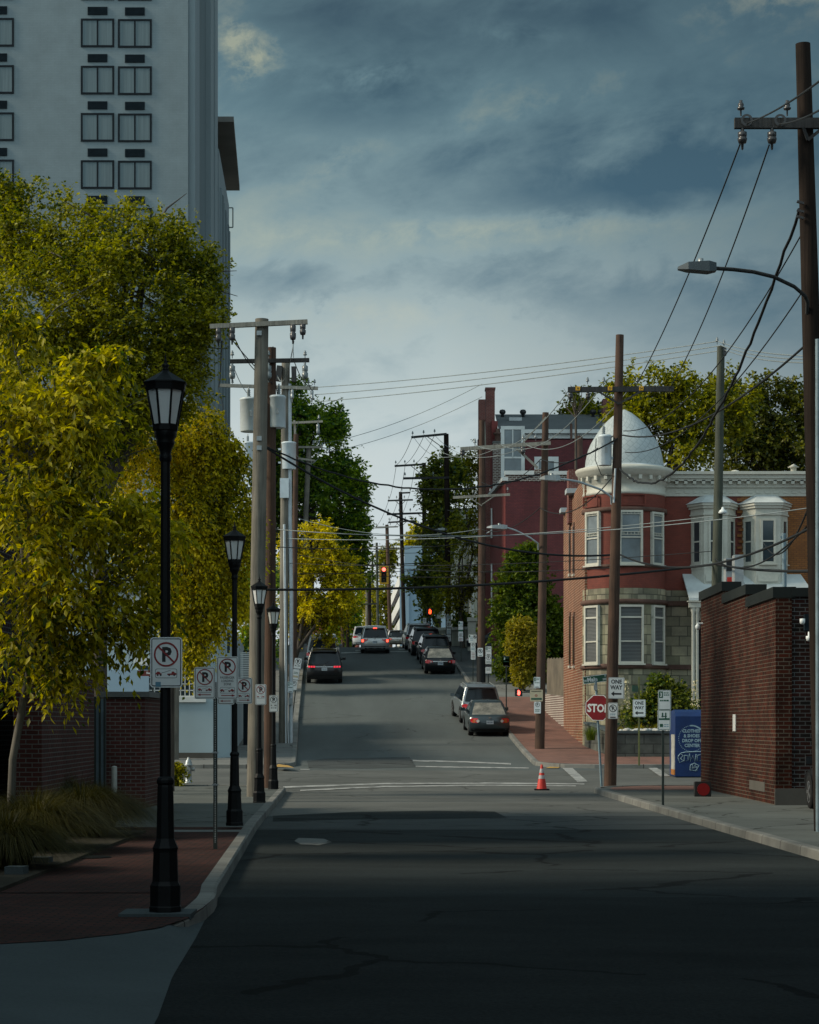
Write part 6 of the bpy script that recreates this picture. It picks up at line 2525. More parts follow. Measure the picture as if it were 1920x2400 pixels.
# stone planter wall at the corner
t = thing('planter_wall', 'dark rubble stone planter wall before the turret house', 'planter')
y = 79.6
s_ = F / y
xa, xb, zt = at(1432, 0, s_).x, at(1700, 0, s_).x, at(0, 1719, s_).z
mb = MB()
mb.add([(xa, y, zr(y) - .2), (xb, y, zr(y) - .2), (xb, y, zt), (xa, y, zt), (xa, y + .3, zt), (xb, y + .3, zt), (X0 - .02, yh - .1, zr(yh)), (X0 - .02, yh - .1, zt + .35), (X0 + .28, yh - .1, zt + .35)],
       [(0, 1, 2, 3), (3, 2, 5, 4), (6, 0, 3, 7), (7, 3, 4, 8)])
mb.build('wall', M['stone_dark'], t)
mb = MB()
mb.bx(xa - .04, xb, y - .06, y + .32, zt + .003, zt + .10)
mb.add([(xa - .05, y - .05, zt + .02), (xa + .3, y + .3, zt + .02), (X0 + .28, yh - .1, zt + .37), (X0 - .07, yh - .1, zt + .37), (xa - .05, y - .05, zt + .10), (xa + .3, y + .3, zt + .10), (X0 + .28, yh - .1, zt + .45), (X0 - .07, yh - .1, zt + .45)],
       [(3, 2, 1, 0), (4, 5, 6, 7), (0, 1, 5, 4), (1, 2, 6, 5), (2, 3, 7, 6), (3, 0, 4, 7)])
mb.build('coping', M['concrete_near'], t)
mb = MB()
mb.add([(xa + .2, y + .28, zt + .05), (xb, y + .28, zt + .05), (xb, yfr - .3, zt + .35), (X0 + .2, yh - .3, zt + .3)], [(0, 1, 2, 3)])
mb.build('bed', M['soil'], t)
rnd = random.Random(5)
for i in range(26):
    px = rnd.uniform(1455, 1595)
    mb = MB()
    r_ = rnd.uniform(.07, .15)
    c = Vector((at(px, 0, s_).x, y + rnd.uniform(.35, 1.1), zt + .08 + r_ * .3))
    prof = [(.001, -r_ * .7), (r_ * .8, -r_ * .4), (r_, 0), (r_ * .75, r_ * .45), (.001, r_ * .62)]
    mb.lathe(prof, c, 7, a0=rnd.uniform(0, 6))
    mb.v = [(c.x + (v[0] - c.x) * rnd.uniform(.8, 1.3), v[1], v[2] + rnd.uniform(-.012, .012)) for v in mb.v]
    o = mb.build('rock', M['rock'])
    tag(o, 'pale rounded rock lying on the planter bed', 'rock', 'pale rocks edging the planter bed')

# low wall and board fence on the hill
t = thing('low_brick_wall', 'low pale jointed brick wall along the hill pavement', 'wall')
ya, yb_ = 97.05, 104.5
xa, xb = at(1321, 0, F / ya).x, at(1277, 0, F / yb_).x
za, zb_ = at(0, 1632, F / ya).z, at(0, 1627, F / yb_).z
mb = MB()
vs = [(xa, ya, zr(ya)), (xb, yb_, zr(yb_)), (xb + .3, yb_, zr(yb_)), (xa + .3, ya, zr(ya))]
mb.add(vs + [(xa, ya, za), (xb, yb_, zb_), (xb + .3, yb_, zb_), (xa + .3, ya, za)], [(3, 2, 1, 0), (4, 5, 6, 7), (0, 1, 5, 4), (1, 2, 6, 5), (2, 3, 7, 6), (3, 0, 4, 7)][0:6])
mb.build('wall', M['brick_brown_white'], t)
t = thing('board_fence', 'weathered gray vertical board fence on top of the low brick wall', 'fence')
nb = 34
for i in range(nb):
    q0, q1 = i / nb, (i + .93) / nb
    y_0, y_1 = ya + (yb_ - ya) * q0, ya + (yb_ - ya) * q1
    x_0, x_1 = xa + (xb - xa) * q0 + .1, xa + (xb - xa) * q1 + .1
    z0 = za + (zb_ - za) * q0 + .003
    h = 1.75 + .03 * math.sin(i * 5.1)
    mb = MB()
    vs = [(x_0, y_0, z0), (x_1, y_1, z0), (x_1 + .03, y_1, z0), (x_0 + .03, y_0, z0)]
    mb.add(vs + [(x, y_, z0 + h) for x, y_, z in vs], [(3, 2, 1, 0), (4, 5, 6, 7), (0, 1, 5, 4), (1, 2, 6, 5), (2, 3, 7, 6), (3, 0, 4, 7)])
    mb.build('board', M['fence_wood'], t)

# --- purple brick building ---------------------------------------------------------
t = thing('purple_brick_building', 'tall purple red brick building with chimneys and white roof trim', 'building')
yp = 127.0
s = F / yp


def P_(px, py, y):
    return at(px, py, F / y)


def slab(name, m, pts_bottom_z, corners, tops, par=t):
    """wall block from plan corners with a top height per corner"""
    mb = MB()
    n = len(corners)
    mb.add([(x, y, pts_bottom_z) for x, y in corners] + [(x, y, z) for (x, y), z in zip(corners, tops)],
           [tuple(range(n))[::-1], tuple(range(n, 2 * n))] + [(i, (i + 1) % n, n + (i + 1) % n, n + i) for i in range(n)])
    return mb.build(name, M[m], par)


xa = P_(1185, 0, yp).x
zl = P_(0, 1128, yp).z
xe = P_(1400, 0, yp).x
yb2 = 137.0
xs2 = P_(1151, 0, yb2).x
# low front block: front face brick, left face rendered
slab('front_wall', 'brick_purple', 2, [(xa, yp), (xe, yp), (xe, yp + .4), (xa, yp + .4)], [zl] * 4)
slab('side_wall', 'purple_side', 2, [(xa - .004, yp + .01), (xa + .4, yp + .41), (xs2 + .4, yb2), (xs2, yb2)], [zl, zl, P_(0, 1165, yb2).z, P_(0, 1165, yb2).z])
mb = MB()
mb.beam((xa - .02, yp - .05, zl + .14), (xs2 - .02, yb2, P_(0, 1172, yb2).z + .3), .36, .22)
mb.build('side_coping', M['white_trim'], t)
slab('brick_band', 'brick_brown_white', zl + .002, [(xa, yp - .02), (xe, yp - .02), (xe, yp + .35), (xa, yp + .35)], [zl + .38] * 4)
zc = P_(0, 1106, yp).z
mb = MB()
mb.bx(xa - .05, P_(1252, 0, yp).x, yp - .12, yp + .5, zl + .385, zl + .62)
mb.bx(P_(1286, 0, yp).x, P_(1336, 0, yp).x, yp - .12, yp + .5, zl + .385, zl + .60)
mb.build('coping', M['white_trim'], t)
slab('parapet_pier', 'brick_brown_white', zl + .39, [(P_(1254, 0, yp).x, yp), (P_(1272, 0, yp).x, yp), (P_(1272, 0, yp).x, yp + .5), (P_(1254, 0, yp).x, yp + .5)], [P_(0, 1099, yp).z] * 4)
window(t, ((P_(1296, 0, yp).x), yp + 6, P_(0, 1112, yp + 6).z), (0, -1, 0), 1.5, 2.2, .28, ((0, .5, 1, .5, .1), (.5, 0, .5, 1, .06)), 'white_trim', 'glass_light', .08)
slab('upper_wall', 'brick_purple', 8, [(P_(1180, 0, 134).x, 134.2), (P_(1480, 0, 134).x, 134.2), (P_(1480, 0, 134).x, 135), (P_(1180, 0, 134).x, 135)], [P_(0, 1030, 134).z] * 4)
# back block
yb3 = 137.0
x3, x4 = P_(1153, 0, yb3).x, P_(1460, 0, yb3).x
z3 = P_(0, 1030, yb3).z
slab('rear_wall', 'brick_purple', 4, [(x3 + .002, yb3 + .02), (x4, yb3 + .02), (x4, yb3 + .4), (x3 + .4, yb3 + .4)], [z3] * 4)
ye_ = 151.0
x5 = P_(1119, 0, ye_).x
slab('rear_side_wall', 'purple_side', 4, [(x3, yb3 + .01), (x3 + .39, yb3 + .42), (x5 + .4, ye_), (x5, ye_)], [P_(0, 985, yb3).z, P_(0, 985, yb3).z, P_(0, 985, yb3).z + .6, P_(0, 985, yb3).z + .6])
mb = MB()
mb.bx(x3 + .6, x4, yb3 - .5, yb3 + .5, z3 + .003, z3 + .3)
mb.bx(x3 + .5, x4, yb3 - .75, yb3 + .5, z3 + .303, P_(0, 1010, yb3).z)
mb.build('cornice', M['white_trim'], t)
mb = MB()
za_, zb_ = P_(0, 1010, yb3).z + .004, P_(0, 975, yb3 + 3).z + .4
mb.add([(x3 + .4, yb3 - .7, za_), (x4, yb3 - .7, za_), (x4, yb3 + 5, zb_), (x3 + .4, yb3 + 5, zb_)], [(0, 1, 2, 3)])
mb.build('roof', M['gray_roof'], t)
part(t, 'skylight', 'aluminium', (P_(1194, 0, 139).x, P_(1224, 0, 139).x, 139.4, 140.4, P_(0, 984, 139).z, P_(0, 976, 139).z))
slab('chimney', 'brick_wine', 10, [(P_(1139, 0, 138).x, 138), (P_(1160, 0, 138).x, 138), (P_(1160, 0, 138).x, 139), (P_(1139, 0, 138).x, 139)], [P_(0, 912, 138).z] * 4)
part(t, 'chimney_cap', 'brick_wine', (P_(1137.5, 0, 138).x, P_(1161.5, 0, 138).x, 137.95, 139.05, P_(0, 912, 138).z + .002, P_(0, 908, 138).z))
slab('chimney', 'brick_wine', 10, [(P_(1122, 0, 145).x, 145), (P_(1140, 0, 145).x, 145), (P_(1140, 0, 145).x, 146), (P_(1122, 0, 145).x, 146)], [P_(0, 936, 145).z] * 4)
slab('chimney', 'brick_brown_white', 8, [(P_(1156, 0, 136).x, 136), (P_(1182, 0, 136).x, 136), (P_(1182, 0, 136).x, 136.9), (P_(1156, 0, 136).x, 136.9)], [P_(0, 1038, 136).z] * 4)
part(t, 'chimney_cap', 'concrete', (P_(1155, 0, 136).x, P_(1183, 0, 136).x, 135.95, 136.95, P_(0, 1038, 136).z + .002, P_(0, 1034, 136).z))
mb = MB()
c = P_(1168, 1034, 136)
mb.lathe([(.22, 0), (.20, .45), (.32, .5), (.26, .6), (.15, .62), (.15, .85), (.001, .86)], (c.x, 136.45, c.z), 12)
mb.build('chimney_pot', M['brownstone'], t)
slab('chimney', 'brick_wine', 12, [(P_(1416, 0, 138).x, 138.8), (P_(1438, 0, 138).x, 138.8), (P_(1438, 0, 138).x, 140), (P_(1416, 0, 138).x, 140)], [P_(0, 930, 138).z] * 4)
for px in (1178, 1226, 1390, 1408):
    mb = MB()
    c = P_(px, 975, 141)
    mb.lathe([(.10, -.3), (.10, .1), (.19, .16), (.22, .28), (.16, .40), (.001, .44)], (c.x, 141, c.z), 12)
    mb.build('turbine_vent', M['sign_black'], t)
for px, py0, py1, y_, w in ((1339, 1030, 993, 136, .16), (1357, 1050, 1022, 128, .45)):
    mb = MB()
    c = P_(px, py0, y_)
    mb.tube([(c.x, y_, c.z - .6), (c.x, y_, P_(0, py1, y_).z)], w / 2, 10)
    mb.build('vent_pipe', M['brownstone'], t)
mb = MB()
for x_, y_, z0, z1 in ((P_(1157, 0, 135).x, 135.4, 1450, 1320), (P_(1157, 0, 135).x, 135.4, 1260, 1190)):
    mb.tube([(x_ - .1, y_, P_(0, z0, 135).z), (x_ - .1, y_, P_(0, z1, 135).z)], .06, 6)
mb.build('downpipe', M['white_trim'], t)
window(t, (P_(1195, 0, 133.9).x + .2, 134.2, P_(0, 1080, 134).z), (0, -1, 0), 1.5, 4.4, .22, ((0, .55, 1, .55, .1), (.5, .55, .5, 1, .06)), 'white_trim', 'glass_light', .1)

# --- cream building behind the magnolia -------------------------------------
t = thing('cream_house', 'pale cream house with gabled eaves behind the magnolia', 'house')
y = 172
mb = MB()
mb.bx(P_(1052, 0, y).x, P_(1120, 0, y).x, y, y + 12, 5, P_(0, 1225, y).z)
mb.build('wall', M['cream_wall'], t)
mb = MB()
xa_, xb_ = P_(1030, 0, y).x, P_(1118, 0, y).x
mb.bx(P_(1048, 0, y).x, xb_, y - .5, y + 12, P_(0, 1225, y).z + .003, P_(0, 1195, y).z)
mb.build('eaves', M['cream_trim'], t)
mb = MB()
zc_ = P_(0, 1194, y).z
mb.add([(xa_ + .6, y - .6, P_(0, 1240, y).z), (xb_, y - .6, zc_ + .02), (xb_, y + 12, zc_ + .02), (xa_ + .6, y + 12, P_(0, 1240, y).z), (xa_ + 1.2, y - .6, zc_ + .03), (xa_ + 1.2, y + 12, zc_ + .03)], [(0, 4, 5, 3), (4, 1, 2, 5)])
mb.build('roof', M['gray_roof'], t)
for px in (1059, 1104):
    mb = MB()
    c = P_(px, 0, y)
    mb.lathe([(.32, 6), (.32, 6.4), (.22, 6.5), (.2, P_(0, 1232, y).z), (.34, P_(0, 1226, y).z)], (c.x, y - .3, 0), 12)
    mb.build('column', M['cream_trim'], t)
t = thing('awning_canopy', 'small rounded white awning over an entrance by dark pole', 'awning')
mb = MB()
c = P_(1047, 1451, 160)
mb.lathe([(.9, 0), (.86, .25), (.65, .55), (.3, .7), (.001, .74)], c, 16, a0=math.pi, sweep=math.pi)
mb.build('hood', M['white_trim'], t)
t = thing('cream_balustrade', 'cream balustrade wall along the hill pavement with capped piers', 'wall')
ya, yb_ = 141.0, 158.0
pa, pb = P_(1112, 0, ya), P_(1010, 0, yb_)
za, zb_ = P_(0, 1545, ya).z - 1, P_(0, 1500, yb_).z
mb = MB()
mb.add([(pa.x, ya, zr(ya)), (pb.x, yb_, zr(yb_)), (pb.x, yb_, P_(0, 1478, yb_).z), (pa.x, ya, P_(0, 1475, ya).z), (pa.x + .4, ya, zr(ya)), (pb.x + .4, yb_, zr(yb_)), (pb.x + .4, yb_, P_(0, 1478, yb_).z), (pa.x + .4, ya, P_(0, 1475, ya).z)],
       [(0, 1, 2, 3), (7, 6, 5, 4), (0, 3, 7, 4), (3, 2, 6, 7)])
mb.build('wall', M['cream_wall'], t)
mb = MB()
mb.beam((pa.x + .15, ya - .1, P_(0, 1472, ya).z), (pb.x + .15, yb_, P_(0, 1475, yb_).z), .6, .2)
mb.build('coping', M['cream_trim'], t)
part(t, 'pier', 'cream_trim', (P_(1097, 0, 140).x, P_(1116, 0, 140).x, 140, 140.7, 4, P_(0, 1456, 140).z))
part(t, 'pier_cap', 'cream_trim', (P_(1095.5, 0, 140).x, P_(1117.5, 0, 140).x, 139.9, 140.8, P_(0, 1456, 140).z + .002, P_(0, 1447, 140).z))

# --- parking garage ---------------------------------------------------------------
t = thing('parking_garage', 'pale blue parking garage with white sloped ramp bands', 'building')
y = 232.0
xa, xb = P_(948, 0, y).x, P_(1060, 0, y).x
zt = P_(0, 1279, y).z
part(t, 'end_wall', 'garage_blue', (xa, xb, y, y + 1, 6, zt))
yq = y + 62
xq_ = P_(917, 0, yq).x
mb = MB()
mb.add([(xa + .4, y + 1, 6), (xq_ + .6, yq, 6), (xq_ + .6, yq, zt - .6), (xa + .4, y + 1, zt - .6)], [(0, 1, 2, 3)])
mb.build('dark_deck', M['garage_dark'], t)
for i in range(5):
    z1 = P_(0, 1318 + i * 56, y).z
    h = 1.35
    mb = MB()
    drop = 0
    vs = [(xa - .05, y + .2, z1), (xq_ - .05, yq, z1 - drop), (xq_ + .4, yq, z1 - drop), (xa + .35, y + .2, z1)]
    mb.add(vs + [(x, yy, z - h) for x, yy, z in vs], [(0, 1, 2, 3), (7, 6, 5, 4), (0, 4, 5, 1), (1, 5, 6, 2), (2, 6, 7, 3), (3, 7, 4, 0)])
    mb.build('ramp_band', M['garage_white'], t)
part(t, 'corner_tower', 'garage_blue', (xa - .5, xa + .5, y - .3, y + .9, 6, P_(0, 1330, y).z))

# --- far left brick building and pale shed at the end of the street -------------------
t = thing('pink_brick_building', 'salmon brick building far down the street left side', 'building')
y = 260
mb = MB()
xa, xb = P_(838, 0, y).x, P_(846, 0, 330).x
mb.add([(xa - 8, y, 6), (xa, y, 6), (xb - .2, 330, 6), (xb - 8, 330, 6), (xa - 8, y, P_(0, 1412, y).z), (xa, y, P_(0, 1412, y).z), (xb - .2, 330, P_(0, 1412, y).z), (xb - 8, 330, P_(0, 1412, y).z)],
       [(3, 2, 1, 0), (4, 5, 6, 7), (0, 1, 5, 4), (1, 2, 6, 5), (2, 3, 7, 6), (3, 0, 4, 7)])
mb.build('wall', mat('salmon_brick', (.33, .10, .075), .85, .2, .4), t)
part(t, 'parapet', 'brick_soot', (xa - 8.1, xa + .15, y - .2, y + .3, P_(0, 1412, y).z + .003, P_(0, 1406, y).z))
part(t, 'window', 'glass_light', (P_(833, 0, y).x, P_(836, 0, y).x, y - .05, y, P_(0, 1450, y).z, P_(0, 1425, y).z))

# --- unseen blocks added beside the viewer to shade the foreground
t = thing('shade_block_left', 'unseen dark block added left of the viewer to shade the road', 'building')
mb = MB()
mb.bx(-30, -9.2, -45, 24, -1.9, 10)
mb.build('wall', M['brick_soot'], t)
mb = MB()
mb.bx(-30.2, -9.0, -45.2, 24.2, 10.003, 10.5)
mb.build('coping', M['dark_cap'], t)
t = thing('shade_block_right', 'unseen dark block added right of the viewer to shade the road', 'building')
mb = MB()
mb.bx(9.2, 30, -45, 26, -1.9, 13)
mb.build('wall', M['brick_soot'], t)
mb = MB()
mb.bx(9.0, 30.2, -45.2, 26.2, 13.003, 13.5)
mb.build('coping', M['dark_cap'], t)

# ------------------------------------------------------------------ vehicles
def paint(name, c, metal=.35, rough=.32):
    return mat(name, c, rough, .06, 1.2, spec=.5, metal=metal, coat=.7)


P_CHAR = paint('paint_charcoal_green', (.030, .045, .052))
P_SILV = paint('paint_silver', (.30, .32, .33), .5)
P_GRAY = paint('paint_gray_silver', (.20, .23, .25), .5)
P_BLACK = mat('paint_black', (.005, .006, .008), .3, .06, 1.2, spec=.35, coat=.3)
P_NAVY = paint('paint_dark_blue', (.012, .022, .034), .2)
P_BEIGE = paint('paint_beige_silver', (.42, .43, .42), .4)
P_WHITE = paint('paint_white', (.55, .57, .58), .0)


def make_car(label, paint_m, L=4.6, W=1.8, H=1.48, kind='sedan', rear='car_glass', lit=False, brake=False, lights='wide', rails=False, cat='car', chrome=True, face='rear', plate_ink='XKF 2047', tail=None, name='parked_car'):
    """car with its rear axle side at y = 0, nose towards +y"""
    t = thing(name, label, cat)
    suv = kind != 'sedan'
    zb = .20 if not suv else .26                      # underside
    belt = H * (.62 if not suv else .585)
    deck = belt + (.03 if not suv else .02)
    # side profile of the lower body, (y, z)
    if suv:
        prof = [(.10, zb), (.0, zb + .16), (-.02, zb + .42), (.05, belt - .05), (.09, belt), (L * .70, belt + .0), (L * .73, belt - .03), (L - .30, belt - .14), (L - .05, belt - .26), (L, zb + .35), (L - .06, zb)]
    else:
        prof = [(.14, zb), (.02, zb + .14), (-.02, zb + .36), (.03, belt - .12), (.10, deck), (.62, belt + .03), (L * .72, belt), (L * .75, belt - .03), (L - .35, belt - .15), (L - .06, belt - .24), (L, zb + .32), (L - .08, zb)]
    hw = W / 2
    st = [-1, -.985, -.93, -.78, -.5, 0, .5, .78, .93, .985, 1]

    def bod(f, p):
        y, z = p
        a = abs(f)
        c = .20 * a ** 4
        y2 = y + c * max(0, 1 - y / (L * .35)) * (1 if y < L * .35 else 0) - (.28 * a ** 4) * max(0, (y - L * .7) / (L * .3)) ** 1.5
        z2 = z - (.045 * max(0, (a - .9) / .1) if z > belt - .2 else 0)
        xw = f * hw
        if z < zb + .12:
            xw *= .965
        return (xw, y2, z2)
    mb = MB()
    n = len(prof)
    vs = [bod(f, p) for f in st for p in prof]
    fs = []
    for i in range(len(st) - 1):
        for k in range(n):
            k2 = (k + 1) % n
            fs.append((i * n + k, i * n + k2, (i + 1) * n + k2, (i + 1) * n + k))
    mb.add(vs, fs, 0, True)
    mb.add([bod(-1, p) for p in prof], [tuple(range(n))])
    mb.add([bod(1, p) for p in prof], [tuple(range(n))[::-1]])
    # cabin
    if suv:
        yr0, yr1, yf1, yf0 = (.07, .34, L * .50, L * .73) if kind == 'suv' else (.02, .10, L * .62, L * .80)
    else:
        yr0, yr1, yf1, yf0 = .52, 1.28, L * .53, L * .74
    tum = .20 if suv else .25

    def cab(f, q, y0, y1):
        z = belt - .03 + (H - belt + .03) * q
        a = abs(f)
        x = f * (hw - .03) * (1 - tum * q ** 1.4)
        y = y0 + (y1 - y0) * q
        bow = .10 * a ** 3
        return Vector((x, y + (bow if y0 == yr0 else -bow), z + (.035 * (1 - a * a) if q > .95 else 0)))
    cs = [-1, -.94, -.6, 0, .6, .94, 1]
    qs = [0, .3, .6, .85, .96, 1]
    vs, fs = [], []
    m_ = len(cs)
    for q in qs:
        vs += [cab(f, q, yr0, yr1) for f in cs]
    for q in qs[::-1]:
        vs += [cab(f, q, yf0, yf1) for f in cs]
    rows = len(qs) * 2
    for i in range(rows - 1):
        for k in range(m_ - 1):
            fs.append((i * m_ + k, i * m_ + k + 1, (i + 1) * m_ + k + 1, (i + 1) * m_ + k))
    for k in (0, m_ - 1):
        for i in range(len(qs) - 1):
            a, b = i * m_ + k, (i + 1) * m_ + k
            c, d = (rows - 2 - i) * m_ + k, (rows - 1 - i) * m_ + k
            fs.append((a, b, c, d) if k == 0 else (d, c, b, a))
    mb.add(vs, fs, 0, True)
    mb.build('body', paint_m, t)

    def panel(nm, m, y0, y1, f0, f1, q0, q1, off, par=t):
        p = MB()
        sg = -1 if y0 == yr0 else 1
        g_ = 6
        vs = []
        for j in range(4):
            q = q0 + (q1 - q0) * j / 3
            for i in range(g_ + 1):
                f = (f0 + (f1 - f0) * i / g_) * (1 - .04 * (j / 3))
                vs.append(cab(f, q, y0, y1) + Vector((0, sg * off, off * .4)))
        p.add(vs, [(j * (g_ + 1) + i, j * (g_ + 1) + i + 1, (j + 1) * (g_ + 1) + i + 1, (j + 1) * (g_ + 1) + i) for j in range(3) for i in range(g_)], 0, True)
        return p.build(nm, M[m], par)
    panel('rear_window', rear, yr0, yr1, -.88, .88, .10 if suv else .07, .84 if suv else .90, .02)
    panel('windshield', 'car_glass', yf0, yf1, -.9, .9, .06, .92, .02)
    for sgn in (-1, 1):
        p = MB()
        pts = []
        for q, ya, yb_ in ((.10, 0, 0), (.86, 0, 0)):
            pts.append((q, yr0 + (yr1 - yr0) * q + (.16 if suv else .10), yf0 + (yf1 - yf0) * q - .16))
        vs = []
        for q, ya, yb_ in pts:
            x = sgn * ((hw - .03) * (1 - tum * q ** 1.4) + .012)
            z = belt - .03 + (H - belt + .03) * q
            for k in range(5):
                vs.append((x, ya + (yb_ - ya) * k / 4, z))
        p.add(vs, [(k, k + 1, 6 + k, 5 + k) if sgn > 0 else (k, 5 + k, 6 + k, k + 1) for k in range(4)], 0)
        p.build('side_window', M['car_glass'], t)
        mr = MB()
        zc = belt + .10
        mr.box((sgn * (hw + .10), yf0 - .42, zc), (.20, .10, .15))
        mr.tube([(sgn * (hw - .08), yf0 - .38, zc - .06), (sgn * (hw + .03), yf0 - .40, zc - .03)], .028, 6)
        mr.build('mirror', paint_m, t)
        if rails:
            rl = MB()
            x = sgn * hw * .70
            rl.tube([(x, yr1 + .12, H - .03), (x, yr1 + .2, H + .045), (x, yf1 - .25, H + .045), (x, yf1 - .1, H - .03)], .022, 6)
            rl.build('roof_rail', M['galv'], t)
    # wheels
    rw = .315 if not suv else .365
    for y in (.16 * L + .10, L * .80):
        for sgn in (-1, 1):
            w = MB()
            pr = [(rw * .62, -.115), (rw * .92, -.115), (rw, -.08), (rw, .08), (rw * .92, .115), (rw * .62, .115)]
            vs, fs = [], []
            N_ = 20
            for r_, a_ in pr:
                for k in range(N_):
                    th = 2 * math.pi * k / N_
                    vs.append((sgn * (hw - .105) + a_, y + r_ * math.cos(th), rw + r_ * math.sin(th)))
            for i in range(len(pr) - 1):
                for k in range(N_):
                    fs.append((i * N_ + k, i * N_ + (k + 1) % N_, (i + 1) * N_ + (k + 1) % N_, (i + 1) * N_ + k))
            fs.append(tuple(range(N_))[::-1])
            fs.append(tuple(range((len(pr) - 1) * N_, len(pr) * N_)))
            w.add(vs, fs, 0, True)
            o = w.build('wheel', M['rubber'], t)
            d = MB()
            xo = sgn * (hw - .105) + sgn * .118
            for k in range(5):
                th = 2 * math.pi * k / 5
                d.box((xo, y + rw * .32 * math.cos(th), rw + rw * .32 * math.sin(th)), (.016, .07, rw * .56), rx=th - math.pi / 2 + math.pi)
            ring = []
            for k in range(N_):
                th = 2 * math.pi * k / N_
                ring += [(xo, y + rw * .56 * math.cos(th), rw + rw * .56 * math.sin(th)), (xo, y + rw * .64 * math.cos(th), rw + rw * .64 * math.sin(th))]
            d.add(ring, [(2 * k, 2 * k + 1, (2 * k + 3) % (2 * N_), (2 * k + 2) % (2 * N_)) for k in range(N_)])
            d.build('rim', M['rim'], o)
        for sgn in (-1, 1):
            ar = MB()
            pts = [(rw * 1.16 * math.cos(q), rw + rw * 1.16 * math.sin(q)) for q in [math.pi * k / 10 for k in range(11)]]
            pts = [(a, max(b, zb + .0)) for a, b in pts]
            ar.add([(sgn * (hw + .004), y + a, b) for a, b in pts], [tuple(range(11)) if sgn > 0 else tuple(range(11))[::-1]])
            ar.build('wheel_arch', M['car_dark_trim'], t)

    def rear_pt(f, z):
        """point just behind the rear surface"""
        ys = None
        for (ya, za), (yb_, zb2) in zip(prof[:6], prof[1:6]):
            if min(za, zb2) <= z <= max(za, zb2) and abs(za - zb2) > 1e-6:
                q = (z - za) / (zb2 - za)
                v = bod(f, (ya + (yb_ - ya) * q, z))
                return Vector((v[0], v[1] - .012, z))
        v = bod(f, prof[2])
        return Vector((v[0], v[1] - .012, z))

    def patch(nm, m, outline, off=0.0, par=t, sub=1):
        p = MB()
        ctr = (sum(a for a, b in outline) / len(outline), sum(b for a, b in outline) / len(outline))
        vs = [rear_pt(a, b) - Vector((0, off, 0)) for a, b in outline] + [rear_pt(*ctr) - Vector((0, off, 0))]
        k = len(outline)
        p.add(vs, [(i, (i + 1) % k, k) for i in range(k)])
        return p.build(nm, M[m], par)

    def strip_patch(nm, m, f0, f1, z0, z1, off=0.0, n_=8):
        p = MB()
        vs = []
        for i in range(n_ + 1):
            f = f0 + (f1 - f0) * i / n_
            vs += [rear_pt(f, z0) - Vector((0, off, 0)), rear_pt(f, z1) - Vector((0, off, 0))]
        p.add(vs, [(2 * i, 2 * i + 2, 2 * i + 3, 2 * i + 1) for i in range(n_)], 0, True)
        return p.build(nm, M[m], t)
    # rear furniture
    for sgn in (-1, 1):
        if tail == 'round':
            z = belt - .20
            q = patch('tail_light', 'tail_red', [(sgn * .96, z - .05), (sgn * .96, z + .06), (sgn * .84, z + .11), (sgn * .60, z + .10), (sgn * .56, z), (sgn * .62, z - .10), (sgn * .86, z - .10)][::sgn])
            patch('turn_lens', 'tail_orange', [(sgn * .86, z - .08), (sgn * .84, z + .07), (sgn * .72, z + .06), (sgn * .70, z - .04), (sgn * .78, z - .09)][::sgn], .006, q)
            patch('reverse_lens', 'tail_clear', [(sgn * (.60 + .075 * math.cos(a)), z - .015 + .068 * math.sin(a)) for a in [k * .6283 for k in range(10)]][::1], .008, q)
        elif tail == 'dots':
            z = belt - .09
            for k in range(3):
                patch('tail_light', 'tail_lit', [(sgn * (.86 - .14 * k + a), z + b) for a, b in ((-.055, -.045), (.055, -.045), (.055, .045), (-.055, .045))], .004)
        elif tail == 'swept':
            z = belt - .10
            q = patch('tail_light', 'tail_red', [(sgn * .98, z - .14), (sgn * .98, z + .08), (sgn * .80, z + .07), (sgn * .48, z + .10), (sgn * .50, z - .0), (sgn * .82, z - .16)][::sgn])
            patch('lit_lamp', 'brake_lit' if brake else 'tail_lit', [(sgn * .95, z - .13), (sgn * .95, z + .04), (sgn * .80, z + .04), (sgn * .80, z - .13)][::sgn], .006, q)
        else:
            z = belt - .16
            q = patch('tail_light', 'tail_red', [(sgn * .98, z - .09), (sgn * .98, z + .06), (sgn * .80, z + .10), (sgn * .50, z + .04), (sgn * .52, z - .03), (sgn * .80, z - .10)][::sgn])
            if lit:
                patch('lit_lamp', 'tail_lit', [(sgn * .94, z - .04), (sgn * .94, z + .03), (sgn * .74, z + .04), (sgn * .74, z - .05)][::sgn], .006, q)
            patch('reverse_lens', 'tail_clear', [(sgn * .66, z - .04), (sgn * .66, z + .03), (sgn * .58, z + .02), (sgn * .58, z - .035)][::sgn], .007, q)
    zp = belt - (.27 if not suv else .22)
    if chrome:
        strip_patch('chrome_strip', 'chrome', -.50, .50, zp + .115, zp + .14, .006)
    pl = MB()
    c = rear_pt(0, zp) - Vector((0, .012, 0))
    pl.box(c, (.31, .008, .155))
    o = pl.build('license_plate', M['plate'], t)
    tx = MB()
    tx.text(plate_ink, c - Vector((0, .006, 0)), (1, 0, 0), (0, 0, 1), .065, .25, 0, .02)
    tx.build('lettering', M['plate_ink'], o)
    strip_patch('lower_bumper', 'car_dark_trim', -.94, .94, zb + .02, zb + (.16 if not suv else .24), .004)
    bd = MB()
    bd.box(rear_pt(0, zp + .20) - Vector((0, .004, 0)), (.11, .008, .06))
    bd.build('badge', M['chrome'], t)
